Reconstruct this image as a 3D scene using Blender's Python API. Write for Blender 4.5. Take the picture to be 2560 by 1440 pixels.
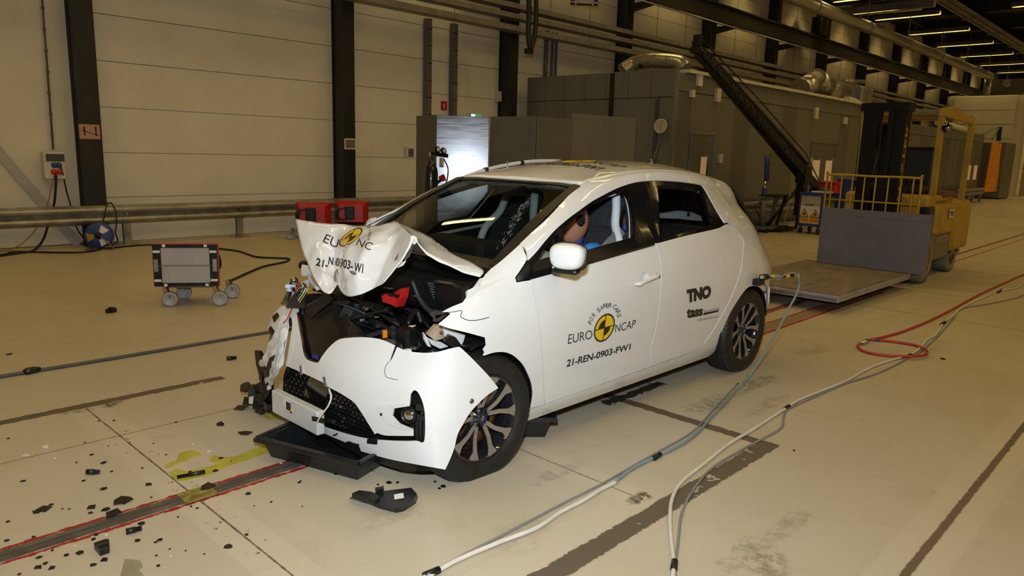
import bpy, bmesh, math, random
import numpy as np
from mathutils import Vector, Matrix
from mathutils.geometry import delaunay_2d_cdt
from mathutils.bvhtree import BVHTree
for _o in list(bpy.data.objects): bpy.data.objects.remove(_o)
scene = bpy.context.scene
COL = scene.collection
random.seed(7)

# ---------------------------------------------------------------- camera
CAMC = np.array([-2.286248, -3.166463, 1.525540])
CR = np.array([0.695131, -0.718297, 0.029005]); CU = np.array([0.112590, 0.148632, 0.982462]); CF = np.array([0.710011, 0.679675, -0.184192])
FPX = 1826.937
cam_data = bpy.data.cameras.new('camera')
cam_data.sensor_fit = 'HORIZONTAL'; cam_data.sensor_width = 36.0
cam_data.lens = FPX / 2560 * 36
cam_data.clip_end = 200
cam = bpy.data.objects.new('camera', cam_data); COL.objects.link(cam)
cam.matrix_world = Matrix(((CR[0], CU[0], -CF[0], CAMC[0]), (CR[1], CU[1], -CF[1], CAMC[1]), (CR[2], CU[2], -CF[2], CAMC[2]), (0, 0, 0, 1)))
scene.camera = cam

# ---------------------------------------------------------------- world, flash, exposure
world = bpy.data.worlds.new('world'); scene.world = world; world.use_nodes = True
bg = world.node_tree.nodes['Background']
bg.inputs[0].default_value = (1.0, 0.69, 0.28, 1); bg.inputs[1].default_value = 0.02
fl = bpy.data.lights.new('camera_flash', 'AREA'); fl.shape = 'DISK'; fl.size = 0.16
fl.energy = 108; fl.color = (0.82, 0.92, 1.0); fl.spread = math.radians(150)
flo = bpy.data.objects.new('camera_flash', fl); COL.objects.link(flo)
_p = CAMC + CU * 0.34 - CR * 0.05 - CF * 0.05
flo.matrix_world = Matrix(((CR[0], CU[0], -CF[0], _p[0]), (CR[1], CU[1], -CF[1], _p[1]), (CR[2], CU[2], -CF[2], _p[2]), (0, 0, 0, 1)))
LAMP_WATT = 39.0            # each ceiling luminaire
LAMP_COL = (1.0, 0.69, 0.23)
scene.view_settings.view_transform = 'Standard'
scene.view_settings.look = 'None'
scene.view_settings.gamma = 1.0
scene.view_settings.exposure = 0.0
scene.view_settings.use_curve_mapping = False
scene.cycles.max_bounces = 5
scene.cycles.diffuse_bounces = 2
scene.cycles.glossy_bounces = 3
scene.cycles.adaptive_threshold = 0.09
scene.cycles.adaptive_min_samples = 16
scene.cycles.light_sampling_threshold = 0.02
scene.cycles.transparent_max_bounces = 12
scene.cycles.sample_clamp_indirect = 6
scene.cycles.caustics_reflective = False
scene.cycles.caustics_refractive = False

# ---------------------------------------------------------------- photograph <-> place
def ray(px, py):
    d = CF * FPX + CR * (px - 1280) - CU * (py - 720)
    return d / np.linalg.norm(d)
def at(px, py, ax, val):
    """point of the place seen at a pixel, on the plane ax = val"""
    d = ray(px, py); i = 'xyz'.index(ax)
    return Vector(CAMC + d * ((val - CAMC[i]) / d[i]))
def proj(P):
    P = np.asarray(P, float); d = P - CAMC
    z = d @ CF
    return np.stack([1280 + FPX * (d @ CR) / z, 720 - FPX * (d @ CU) / z], -1)

# ---------------------------------------------------------------- materials
class S_:
    """a shader value with arithmetic"""
    def __init__(s, nt, so): s.nt, s.so = nt, so
    def _op(s, op, *a, clamp=False):
        n = s.nt.nodes.new('ShaderNodeMath'); n.operation = op; n.use_clamp = clamp
        for i, v in enumerate((s,) + a):
            if isinstance(v, S_): s.nt.links.new(v.so, n.inputs[i])
            else: n.inputs[i].default_value = v
        return S_(s.nt, n.outputs[0])
    def __add__(s, o): return s._op('ADD', o)
    def __sub__(s, o): return s._op('SUBTRACT', o)
    def __mul__(s, o): return s._op('MULTIPLY', o)
    def abs(s): return s._op('ABSOLUTE')
    def max(s, o): return s._op('MAXIMUM', o)
    def min(s, o): return s._op('MINIMUM', o)
    def step(s, lo, hi):
        n = s.nt.nodes.new('ShaderNodeMapRange'); n.clamp = True
        s.nt.links.new(s.so, n.inputs[0]); n.inputs[1].default_value = lo; n.inputs[2].default_value = hi
        return S_(s.nt, n.outputs[0])
def noise(nt, vec, scale, detail=4.0, rough=0.55, dist=0.0):
    n = nt.nodes.new('ShaderNodeTexNoise'); n.inputs['Scale'].default_value = scale
    n.inputs['Detail'].default_value = detail; n.inputs['Roughness'].default_value = rough
    n.inputs['Distortion'].default_value = dist
    if vec is not None: nt.links.new(vec, n.inputs['Vector'])
    return S_(nt, n.outputs[0])
def mixc(nt, fac, a, b):
    n = nt.nodes.new('ShaderNodeMix'); n.data_type = 'RGBA'
    nt.links.new(fac.so, n.inputs[0])
    for i, c in ((6, a), (7, b)):
        if isinstance(c, S_): nt.links.new(c.so, n.inputs[i])
        else: n.inputs[i].default_value = (*c, 1)
    return S_(nt, n.outputs[2])
MATS = {}
def M(name, col, rough=0.5, metal=0.0, var=0.12, sc=6.0, bump=0.0, coat=0.0, spec=0.5, col2=None, emit=0.0, rv=0.12, stretch=None):
    if name in MATS: return MATS[name]
    m = bpy.data.materials.new(name); m.use_nodes = True; nt = m.node_tree
    b = nt.nodes['Principled BSDF']
    tc = nt.nodes.new('ShaderNodeTexCoord'); vec = tc.outputs['Object']
    if stretch:
        mp = nt.nodes.new('ShaderNodeMapping'); mp.inputs['Scale'].default_value = stretch
        nt.links.new(vec, mp.inputs[0]); vec = mp.outputs[0]
    nz = noise(nt, vec, sc, 2.0)
    lo = tuple(max(0, c * (1 - var)) for c in col); hi = col2 or tuple(min(1, c * (1 + var)) for c in col)
    f = nz.step(0.3, 0.7)
    c = mixc(nt, f, lo, hi); nt.links.new(c.so, b.inputs['Base Color'])
    rr = nz.step(0.25, 0.75) * rv + (rough - rv / 2)
    nt.links.new(rr.so, b.inputs['Roughness'])
    b.inputs['Metallic'].default_value = metal
    b.inputs['Specular IOR Level'].default_value = spec
    b.inputs['Coat Weight'].default_value = coat; b.inputs['Coat Roughness'].default_value = 0.04
    if emit:
        b.inputs['Emission Color'].default_value = (*col, 1); b.inputs['Emission Strength'].default_value = emit
    if bump:
        bp = nt.nodes.new('ShaderNodeBump'); bp.inputs['Strength'].default_value = bump; bp.inputs['Distance'].default_value = 0.01
        n2 = noise(nt, vec, sc * 6, 1.0); nt.links.new(n2.so, bp.inputs['Height']); nt.links.new(bp.outputs[0], b.inputs['Normal'])
    MATS[name] = m
    return m
def glass(name, tint, refl=0.04, power=5.0, crack=False):
    """thin sheet: tinted see-through with angle dependent mirror"""
    m = bpy.data.materials.new(name); m.use_nodes = True; nt = m.node_tree
    for n in list(nt.nodes): nt.nodes.remove(n)
    out = nt.nodes.new('ShaderNodeOutputMaterial'); mx = nt.nodes.new('ShaderNodeMixShader')
    tr = nt.nodes.new('ShaderNodeBsdfTransparent'); gl = nt.nodes.new('ShaderNodeBsdfGlossy')
    tr.inputs[0].default_value = (*tint, 1); gl.inputs['Roughness'].default_value = 0.015
    fr = nt.nodes.new('ShaderNodeLayerWeight'); fr.inputs[0].default_value = 0.5
    tc = nt.nodes.new('ShaderNodeTexCoord'); nz = noise(nt, tc.outputs['Object'], 3.0)
    f = S_(nt, fr.outputs['Facing'])._op('POWER', power) * 0.9 + nz * 0.012 + (refl - 0.005)
    nt.links.new(f.so, mx.inputs[0]); nt.links.new(tr.outputs[0], mx.inputs[1]); nt.links.new(gl.outputs[0], mx.inputs[2])
    nt.links.new(mx.outputs[0], out.inputs[0])
    MATS[name] = m
    return m

# ---------------------------------------------------------------- mesh building
ROOTM = {}
def tag(o, label=None, cat=None, group=None, kind=None):
    if label: o['label'] = label
    if cat: o['category'] = cat
    if group: o['group'] = group
    if kind: o['kind'] = kind
    return o
def thing(name, label, cat, loc=(0, 0, 0), rotz=0.0, group=None):
    o = bpy.data.objects.new(name, None); COL.objects.link(o); o.empty_display_size = 0.1
    o.location = loc; o.rotation_euler = (0, 0, rotz)
    ROOTM[o.name] = (Matrix.Translation(Vector(loc)) @ Matrix.Rotation(rotz, 4, 'Z')).inverted()
    return tag(o, label, cat, group)
class MB:
    def __init__(s): s.v, s.f, s.sm = [], [], []
    def add(s, vs, fs, smooth=False):
        n = len(s.v); s.v += [tuple(v) for v in vs]
        for f in fs: s.f.append(tuple(i + n for i in f)); s.sm.append(smooth)
        return s
    def box(s, lo, hi, M4=None):
        x0, y0, z0 = lo; x1, y1, z1 = hi
        vs = [Vector(p) for p in ((x0, y0, z0), (x1, y0, z0), (x1, y1, z0), (x0, y1, z0), (x0, y0, z1), (x1, y0, z1), (x1, y1, z1), (x0, y1, z1))]
        if M4: vs = [M4 @ v for v in vs]
        return s.add(vs, ((0, 3, 2, 1), (4, 5, 6, 7), (0, 1, 5, 4), (1, 2, 6, 5), (2, 3, 7, 6), (3, 0, 4, 7)))
    def cbox(s, c, d, M4=None):
        return s.box([c[i] - d[i] / 2 for i in range(3)], [c[i] + d[i] / 2 for i in range(3)], M4)
    def rbox(s, lo, hi, r=0.01, M4=None):
        """box with chamfered edges"""
        bm = bmesh.new(); bmesh.ops.create_cube(bm, size=1)
        for v in bm.verts: v.co = Vector([lo[i] + (v.co[i] + .5) * (hi[i] - lo[i]) for i in range(3)])
        r = min(r, min(hi[i] - lo[i] for i in range(3)) * 0.45)
        bmesh.ops.bevel(bm, geom=bm.edges[:], offset=r, segments=2, profile=0.5, affect='EDGES')
        return s.bm(bm, M4)
    def bm(s, bm, M4=None, smooth=False):
        bm.verts.index_update()
        vs = [(M4 @ v.co) if M4 else v.co.copy() for v in bm.verts]
        s.add(vs, [[v.index for v in f.verts] for f in bm.faces], smooth); bm.free(); return s
    def beam(s, a, b, w, h=None, up=(0, 0, 1)):
        a, b = Vector(a), Vector(b); h = h or w; d = (b - a); L = d.length; d.normalize()
        u = Vector(up); 
        if abs(u.dot(d)) > .98: u = Vector((1, 0, 0))
        x = d.cross(u).normalized(); z = x.cross(d)
        c = [x * (w / 2) * i + z * (h / 2) * j for i, j in ((-1, -1), (1, -1), (1, 1), (-1, 1))]
        return s.add([a + k for k in c] + [b + k for k in c], ((0, 1, 2, 3), (7, 6, 5, 4), (0, 4, 5, 1), (1, 5, 6, 2), (2, 6, 7, 3), (3, 7, 4, 0)))
    def tube(s, pts, r, n=10, closed=False, caps=True):
        pts = [Vector(p) for p in pts]; m = len(pts); rs = r if isinstance(r, (list, tuple)) else [r] * m
        rings = []; prev = None
        for i, p in enumerate(pts):
            a = pts[(i - 1) % m] if (closed or i > 0) else p; b = pts[(i + 1) % m] if (closed or i < m - 1) else p
            d = (b - a).normalized()
            if prev is None:
                u = d.orthogonal().normalized()
            else:
                u = (prev - d * prev.dot(d)); u = u.normalized() if u.length > 1e-6 else d.orthogonal().normalized()
            prev = u; w = d.cross(u)
            rings.append([p + (u * math.cos(2 * math.pi * k / n) + w * math.sin(2 * math.pi * k / n)) * rs[i] for k in range(n)])
        base = len(s.v); s.v += [tuple(v) for rg in rings for v in rg]
        for i in range(m if closed else m - 1):
            j = (i + 1) % m
            for k in range(n):
                s.f.append((base + i * n + k, base + i * n + (k + 1) % n, base + j * n + (k + 1) % n, base + j * n + k)); s.sm.append(True)
        if caps and not closed:
            s.f.append(tuple(base + k for k in reversed(range(n)))); s.sm.append(False)
            s.f.append(tuple(base + (m - 1) * n + k for k in range(n))); s.sm.append(False)
        return s
    def cyl(s, a, b, r, n=16, r2=None):
        return s.tube([a, b], [r, r if r2 is None else r2], n)
    def lathe(s, prof, n=32, M4=None, smooth=True, closed=False):
        """profile of (radius, height) turned about Z"""
        base = len(s.v); m = len(prof)
        for k in range(n):
            a = 2 * math.pi * k / n
            for (r, h) in prof:
                v = Vector((r * math.cos(a), r * math.sin(a), h)); s.v.append(tuple(M4 @ v if M4 else v))
        for k in range(n):
            k2 = (k + 1) % n
            for i in range(m if closed else m - 1):
                j = (i + 1) % m
                s.f.append((base + k * m + i, base + k2 * m + i, base + k2 * m + j, base + k * m + j)); s.sm.append(smooth)
        return s
    def prism(s, poly, d, M4=None):
        """polygon (list of 3D points) pushed along vector d; concave allowed"""
        d = Vector(d); a = [Vector(p) for p in poly]; n = len(a)
        vs = a + [p + d for p in a]
        if M4: vs = [M4 @ v for v in vs]
        return s.add(vs, [tuple(range(n)), tuple(reversed(range(n, 2 * n)))] + [(i, i + n, (i + 1) % n + n, (i + 1) % n) for i in range(n)])
    def ball(s, c, r, seg=16, rings=10, sx=(1, 1, 1)):
        bm = bmesh.new(); bmesh.ops.create_uvsphere(bm, u_segments=seg, v_segments=rings, radius=r)
        for v in bm.verts: v.co = Vector((v.co[0] * sx[0], v.co[1] * sx[1], v.co[2] * sx[2])) + Vector(c)
        return s.bm(bm, None, True)
    def build(s, name, mat, parent=None, world=True, fix=True):
        me = bpy.data.meshes.new(name)
        vs = s.v
        if parent is not None and world:
            Q = ROOTM[parent.name]; vs = [tuple(Q @ Vector(v)) for v in vs]
        me.from_pydata(vs, [], s.f)
        me.polygons.foreach_set('use_smooth', s.sm)
        if fix:
            bm = bmesh.new(); bm.from_mesh(me); bmesh.ops.recalc_face_normals(bm, faces=bm.faces[:]); bm.to_mesh(me); bm.free()
        me.materials.append(mat); me.update()
        o = bpy.data.objects.new(name, me); COL.objects.link(o)
        if parent is not None:
            o.parent = parent; ROOTM[o.name] = ROOTM[parent.name]
        else: ROOTM[o.name] = Matrix.Identity(4)
        return o
def dup(o, name=None, loc=None, rotz=None, parent=None, deep=True):
    c = o.copy(); COL.objects.link(c); c.parent = parent
    if loc is not None: c.location = loc
    if rotz is not None: c.rotation_euler = (0, 0, rotz)
    if deep:
        for ch in [k for k in COL.objects if k.parent == o]: dup(ch, parent=c)
    return c
def bez(pts, n=8, closed=False):
    """smooth curve through points (Catmull-Rom)"""
    P = [np.array(p, float) for p in pts]; m = len(P); out = []
    for i in range(m if closed else m - 1):
        if closed: a, b, c, d = P[(i - 1) % m], P[i], P[(i + 1) % m], P[(i + 2) % m]
        else:
            b, c = P[i], P[i + 1]; a = P[i - 1] if i else 2 * b - c; d = P[i + 2] if i + 2 < m else 2 * c - b
        for k in range(n):
            t = k / n
            out.append(0.5 * ((2 * b) + (c - a) * t + (2 * a - 5 * b + 4 * c - d) * t * t + (3 * b - a - 3 * c + d) * t ** 3))
    if not closed: out.append(P[-1])
    return out
def text_mesh(txt, size=1.0, bold=0.0, shear=0.0, space=1.0):
    cu = bpy.data.curves.new('t', 'FONT'); cu.body = txt; cu.size = size; cu.offset = bold; cu.shear = shear
    cu.space_character = space; cu.resolution_u = 4
    ob = bpy.data.objects.new('t', cu); COL.objects.link(ob)
    dg = bpy.context.evaluated_depsgraph_get(); me = bpy.data.meshes.new_from_object(ob.evaluated_get(dg))
    vs = [v.co.copy() for v in me.vertices]; fs = [tuple(p.vertices) for p in me.polygons]
    bpy.data.objects.remove(ob); bpy.data.curves.remove(cu); bpy.data.meshes.remove(me)
    return vs, fs
def text_fit(txt, O, U, V, mat, parent, name='lettering', bold=0.0, shear=0.0, off=None, space=1.0):
    """flat print: text stretched to the parallelogram O, O+U, O+V"""
    vs, fs = text_mesh(txt, 1.0, bold, shear, space)
    x0 = min(v.x for v in vs); x1 = max(v.x for v in vs); y0 = min(v.y for v in vs); y1 = max(v.y for v in vs)
    O, U, V = Vector(O), Vector(U), Vector(V); n = U.cross(V).normalized() * (0.0015 if off is None else off)
    b = MB().add([O + U * ((v.x - x0) / (x1 - x0)) + V * ((v.y - y0) / (y1 - y0)) + n for v in vs], fs)
    return b.build(name, mat, parent, fix=False)
# ================================================================ materials of the hall
WALLM = M('cream_wall_panel', (0.74, 0.69, 0.58), 0.55, var=0.05, sc=1.5, rv=0.1)
WALLV = M('cream_wall_flat', (0.69, 0.64, 0.53), 0.55, var=0.08, sc=1.2)
STEEL = M('charcoal_steel', (0.011, 0.0105, 0.0105), 0.5, var=0.2, sc=3)
ROOFM = M('dark_roof_deck', (0.035, 0.03, 0.026), 0.6, var=0.25, sc=2)
GALV = M('galvanised_steel', (0.36, 0.35, 0.33), 0.42, 0.75, var=0.25, sc=5, rv=0.25)
TRAYM = M('tray_steel', (0.22, 0.205, 0.18), 0.5, 0.3, var=0.2, sc=4)
GREYP = M('grey_conduit', (0.13, 0.12, 0.115), 0.45, var=0.1)
BRACE = M('pale_brace', (0.42, 0.40, 0.38), 0.5, var=0.06)
WHITEP = M('white_plastic', (0.72, 0.70, 0.66), 0.4, var=0.04)
BLACKP = M('black_plastic', (0.010, 0.010, 0.011), 0.4, var=0.3, sc=20, spec=.3)
BLACKR = M('black_rubber', (0.009, 0.009, 0.0095), 0.5, var=0.3, sc=14)
DUCTM = M('spiral_duct', (0.40, 0.38, 0.35), 0.35, 0.8, var=0.15, sc=3)
REDP = M('red_paint', (0.50, 0.015, 0.012), 0.4, var=0.15, sc=9)
FOIL = M('foil_duct', (0.55, 0.52, 0.46), 0.3, 0.85, var=0.15, sc=7, bump=0.25)
CHROME = M('chrome', (0.62, 0.62, 0.62), 0.16, 1.0, var=0.08)

def floor_material():
    m = bpy.data.materials.new('beige_epoxy_floor'); m.use_nodes = True; nt = m.node_tree
    b = nt.nodes['Principled BSDF']
    g = nt.nodes.new('ShaderNodeNewGeometry'); pos = g.outputs['Position']
    sx = nt.nodes.new('ShaderNodeSeparateXYZ'); nt.links.new(pos, sx.inputs[0])
    x, y = S_(nt, sx.outputs[0]), S_(nt, sx.outputs[1])
    big = noise(nt, pos, 0.55, 2, 0.6); mid = noise(nt, pos, 2.6, 4, 0.65, 0.6); fine = noise(nt, pos, 90, 1, 0.6)
    rag = noise(nt, pos, 17, 4, 0.75); rag2 = noise(nt, pos, 6, 3, 0.7)
    col = mixc(nt, big.step(0.3, 0.7), (0.46, 0.395, 0.29), (0.52, 0.46, 0.355))
    col = mixc(nt, mid.step(0.56, 0.80) * 0.30, col, (0.30, 0.235, 0.14))
    col = mixc(nt, fine.step(0.45, 0.75) * 0.10, col, (0.30, 0.25, 0.17))
    # scuffs: smeared tyre and dirt marks
    mp = nt.nodes.new('ShaderNodeMapping'); mp.inputs['Scale'].default_value = (1.2, 7.5, 1); mp.inputs['Rotation'].default_value = (0, 0, 0.25)
    nt.links.new(pos, mp.inputs[0]); sm = noise(nt, mp.outputs[0], 1.5, 4, 0.7)
    col = mixc(nt, sm.step(0.62, 0.80) * 0.30, col, (0.16, 0.12, 0.075))
    def band(c, c0, hw, ragk, r=rag):           # 1 inside |c-c0|<hw with ragged edge
        return ((c - c0).abs() + (r - 0.5) * ragk).step(hw + 0.003, hw - 0.003)
    def rng(c, lo, hi): return c.step(lo - 0.006, lo + 0.006) * c.step(hi + 0.006, hi - 0.006)
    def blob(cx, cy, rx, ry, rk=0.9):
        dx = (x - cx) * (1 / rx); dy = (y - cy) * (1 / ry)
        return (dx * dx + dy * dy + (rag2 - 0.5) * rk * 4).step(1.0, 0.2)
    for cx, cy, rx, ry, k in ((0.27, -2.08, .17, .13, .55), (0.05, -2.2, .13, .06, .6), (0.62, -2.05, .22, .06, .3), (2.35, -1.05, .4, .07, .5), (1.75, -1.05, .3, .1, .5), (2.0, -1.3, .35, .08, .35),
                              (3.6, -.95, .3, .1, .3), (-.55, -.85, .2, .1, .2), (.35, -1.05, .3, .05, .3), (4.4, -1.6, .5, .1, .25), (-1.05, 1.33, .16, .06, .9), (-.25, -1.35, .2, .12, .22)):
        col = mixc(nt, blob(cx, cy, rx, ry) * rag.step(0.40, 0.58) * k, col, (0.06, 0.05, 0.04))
    brown = (0.115, 0.090, 0.060)
    L = [(band(y, 1.40, .040, .045) * rag2.step(.33, .36) * rng(x, -9, -.25), brown), (band(y, .80, .006, .01) * rng(x, -9, .2), (0.30, 0.20, 0.10)),
         (band(x, 1.40, .040, .05) * rag2.step(.32, .35) * rng(y, -1.64, -.50), brown), (band(y, -1.598, .050, .045) * rag2.step(.32, .35) * rng(x, -3, 1.44), brown),
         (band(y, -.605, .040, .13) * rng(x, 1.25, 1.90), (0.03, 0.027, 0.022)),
         (band(x, .352, .0028, .009) * rng(y, -1.5, -.2), (0.07, 0.05, 0.03)), (band(x, -1.083, .0034, .012) * rng(y, -9, 1.35), (0.055, 0.04, 0.025)),
         (blob(.33, -1.47, .10, .05) * rag.step(.42, .5), brown)]
    # joint strips of fresher paint beside the seams
    for mk in (band(y, -2.52, .115, .012) * 1.0, band(x, -1.083, .10, .01) * rng(y, -9, 1.35), band(x, .352, .09, .01) * rng(y, -1.5, -.2), band(y, -1.5, .12, .01) * rng(x, -3, .4)):
        col = mixc(nt, mk * 0.30, col, (0.60, 0.53, 0.41))
    L += [(band(y, -2.52, .017, .022), (0.14, 0.10, 0.065)), (band(x, 5.90, .008, .01), (0.2, 0.16, 0.10)), (band(x, 9.9, .01, .01), (0.2, 0.16, 0.10)),
          (band(x, -1.083, .055, .10, rag2) * rag.step(.60, .66) * rng(y, -3, 1.35), brown), (band(x, .352, .05, .10, rag2) * rag.step(.62, .68) * rng(y, -1.5, -.5), brown)]
    allm = None
    for mk, c in L:
        col = mixc(nt, mk, col, c); allm = mk if allm is None else allm.max(mk)
    # red painted edges of the pull track
    for y0, hw, x0, x1 in ((-.070, .011, -9, .2), (-.183, .010, -9, .2), (.012, .012, 1.8, 7), (-.055, .012, 1.8, 60), (-.262, .013, 1.8, 60), (-.430, .016, 1.8, 7)):
        col = mixc(nt, band(y, y0, hw, .055) * rng(x, x0, x1), col, (0.30, 0.020, 0.015))
    col = mixc(nt, band(y, -.345, .065, .02) * rng(x, 1.8, 7.5) * 0.75, col, (0.20, 0.12, 0.065))
    nt.links.new(col.so, b.inputs['Base Color'])
    rr = mid.step(.3, .7) * 0.16 + 0.30 + allm * 0.2
    nt.links.new(rr.so, b.inputs['Roughness'])
    b.inputs['Specular IOR Level'].default_value = 0.35
    bp = nt.nodes.new('ShaderNodeBump'); bp.inputs['Strength'].default_value = 0.12; bp.inputs['Distance'].default_value = 0.004
    h = fine * 0.5 + mid * 0.8 - allm * 1.5
    nt.links.new(h.so, bp.inputs['Height']); nt.links.new(bp.outputs[0], b.inputs['Normal'])
    return m

# ================================================================ hall shell
X0, X1, Y0, Y1, ZC = -8.0, 60.0, -9.0, 8.75, 7.7
fl_o = MB().box((X0, Y0, -.2), (X1, Y1 + .2, 0)).build('floor', floor_material())
tag(fl_o, 'beige epoxy hall floor with worn brown lines', 'floor', kind='structure')
w = MB().box((X0, Y1 + .06, 0), (X1, Y1 + .2, ZC)).build('wall_left', WALLV)
tag(w, 'long cream wall of the hall behind the steel columns', 'wall', kind='structure')
PITCH, COLX = 4.25, 1.155
seams = [0, .005 + .665, 1.33, 1.985, 2.635, 3.285, 3.93, 4.58, 5.23, 5.88, 6.53, 7.2, ZC]
for k in range(13):
    xa = COLX + k * PITCH + .0; xb = xa + PITCH
    for i in range(len(seams) - 1):
        if seams[i] > 5.8 and k < 1: pass
        MB().rbox((xa + .003, Y1, seams[i] + .0035), (xb - .003, Y1 + .06, seams[i + 1] - .0035), .005).build('panel', WALLM, w)
for xa, xb in ((-7.9, -4.95), (-4.94, -1.95), (-1.94, 1.15)):
    MB().rbox((xa, Y1, 0.01), (xb, Y1 + .06, ZC), .006).build('panel', WALLV, w)
for nm, lo, hi in (('wall_right', (X0, Y0 - .2, 0), (X1, Y0, ZC)), ('wall_front', (X0 - .2, Y0, 0), (X0, Y1 + .2, ZC)), ('wall_back', (X1, Y0, 0), (X1 + .2, Y1 + .2, ZC))):
    tag(MB().box(lo, hi).build(nm, WALLV), {'wall_right': 'cream wall on the open side of the hall', 'wall_front': 'cream end wall behind the photographer', 'wall_back': 'cream end wall far down the hall'}[nm], 'wall', kind='structure')
cl = MB().box((X0, Y0, ZC), (X1, Y1 + .2, ZC + .15)).build('ceiling', ROOFM)
tag(cl, 'dark corrugated hall roof', 'ceiling', kind='structure')
for k in range(-2, 14):
    xb = COLX + k * PITCH
    MB().box((xb - .12, Y0, 7.18), (xb + .12, Y1, ZC)).build('roof_beam', STEEL, cl)
for yy in (-7, -4.6, -2.2, .2, 2.6, 5, 7.4):
    MB().box((X0, yy - .06, 7.42), (X1, yy + .06, 7.66)).build('purlin', STEEL, cl)
# ---------------------------------------------------------------- columns
for k in range(-1, 13):
    xb = COLX + k * PITCH
    b = MB()
    for lo, hi in (((xb - .125, 8.40, 0), (xb + .125, 8.425, 7.3)), ((xb - .125, 8.725, 0), (xb + .125, 8.749, 7.3)), ((xb - .10, 8.425, 0), (xb + .10, 8.725, 7.3))): b.box(lo, hi)
    o = b.build('steel_column', STEEL)
    ords = {0: 'nearest black steel column, beside the wall socket box', 1: 'black steel column behind the car bonnet carrying a small white framed notice', 2: 'black steel column rising behind the grey metal screens', 3: 'black steel column above the silver duct hump'}
    tag(o, ords.get(k, 'black steel column along the cream wall further down the hall'), 'column', 'steel columns along the wall', 'structure')
    MB().box((xb - .17, 8.36, 0), (xb + .17, 8.749, .025)).build('base_plate', STEEL, o)
    if k >= 0: MB().prism([(xb - .1, 8.40, 5.12), (xb - .1, 8.40, 5.30), (xb - .1, 7.76, 5.30), (xb - .1, 7.76, 5.22)], (.2, 0, 0)).build('corbel', STEEL, o)
# ---------------------------------------------------------------- crane runway
o = thing('crane_runway_beam', 'dark crane runway beam carried high along the wall columns', 'beam', (8, 7.9, 5.3))
MB().box((8, 7.78, 5.30), (58, 8.02, 5.33)).box((8, 7.78, 5.74), (58, 8.02, 5.77)).box((8, 7.885, 5.33), (58, 7.915, 5.74)).build('girder', STEEL, o)
MB().box((8, 7.87, 5.77), (58, 7.93, 5.82)).build('rail', STEEL, o)
MB().tube([(10, 7.7, 5.22), (58, 7.7, 5.22)], .022, 8).build('conduit', BRACE, o)
# ---------------------------------------------------------------- cable trays
for i, (z0, z1, yy, nm) in enumerate(((3.99, 4.10, 8.06, 'lowest of the three grey cable trays along the wall'), (4.25, 4.35, 8.12, 'middle one of the three grey cable trays along the wall'), (4.46, 4.56, 8.14, 'topmost of the three grey cable trays along the wall'))):
    o = thing('cable_tray', nm, 'cable tray', (5, yy, z0), group='cable trays along the wall')
    x0 = -7.9
    MB().box((x0, yy - .12, z0), (56, yy + .12, z0 + .012)).build('tray_floor', TRAYM, o)
    MB().box((x0, yy - .13, z0), (56, yy - .12, z1)).build('tray_side', TRAYM, o)
    MB().box((x0, yy + .12, z0), (56, yy + .13, z1)).build('tray_side', TRAYM, o)
    for j in range(9):
        yb = yy - .08 + (j % 4) * .05
        if j < 3: MB().tube([(x0, yb, z0 + .03), (56, yb, z0 + .03)], .018, 6).build('cable', BLACKR, o)
    if i == 0:
        for j in range(44):
            xx = -7.9 + j * 1.42
            MB().tube([(xx, 8.20, 3.98), (xx, 8.20, 7.6)], .006, 5).build('hanger_rod', GREYP, o)
# ---------------------------------------------------------------- ducts under the roof
o = thing('round_air_duct', 'long round silver air duct under the dark roof', 'duct', (14, 5.9, 5.8))
MB().tube([(13, 6, 5.85), (41, 6, 5.85)], .18, 20).build('pipe', DUCTM, o)
for j in range(8):
    MB().tube([(15.2 + 4.25 * j - .03, 6, 5.85), (15.2 + 4.25 * j + .03, 6, 5.85)], .20, 20).build('saddle', GALV, o)
    MB().tube([(15.2 + 4.25 * j, 6, 6.03), (15.2 + 4.25 * j, 6, 7.6)], .012, 6).build('hanger_rod', GALV, o)
MB().tube([(40.9, 6, 5.7), (40.9, 6, 4.9)], .17, 14).build('drop_pipe', DUCTM, o)
o = thing('ceiling_cable_tray', 'wide bundle of pipes under the roof at the right', 'cable tray', (10, 4.5, 6.9))
for j in range(5):
    MB().tube([(8, 4.3 + j * .13, 6.95 + .02 * (j % 2)), (58, 4.3 + j * .13, 6.95 + .02 * (j % 2))], .045, 8).build('pipe', TRAYM, o)
for j in range(12): MB().box((9 + j * 4.25, 4.2, 6.86), (9.05 + j * 4.25, 4.95, 6.90)).build('bracket', GALV, o)
o = thing('crane_bridge', 'pale transverse crane bridge crossing under the roof', 'beam', (24.5, 2, 6.0))
MB().box((24.4, 4.3, 6.42), (24.65, 8.0, 6.66)).build('girder', TRAYM, o)
MB().tube([(24.33, 4.6, 6.36), (24.33, 7.6, 6.36)], .05, 8).build('festoon_pipe', GALV, o)
MB().box((24.2, 7.75, 5.83), (24.9, 8.05, 6.42)).build('end_carriage', STEEL, o)
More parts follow.
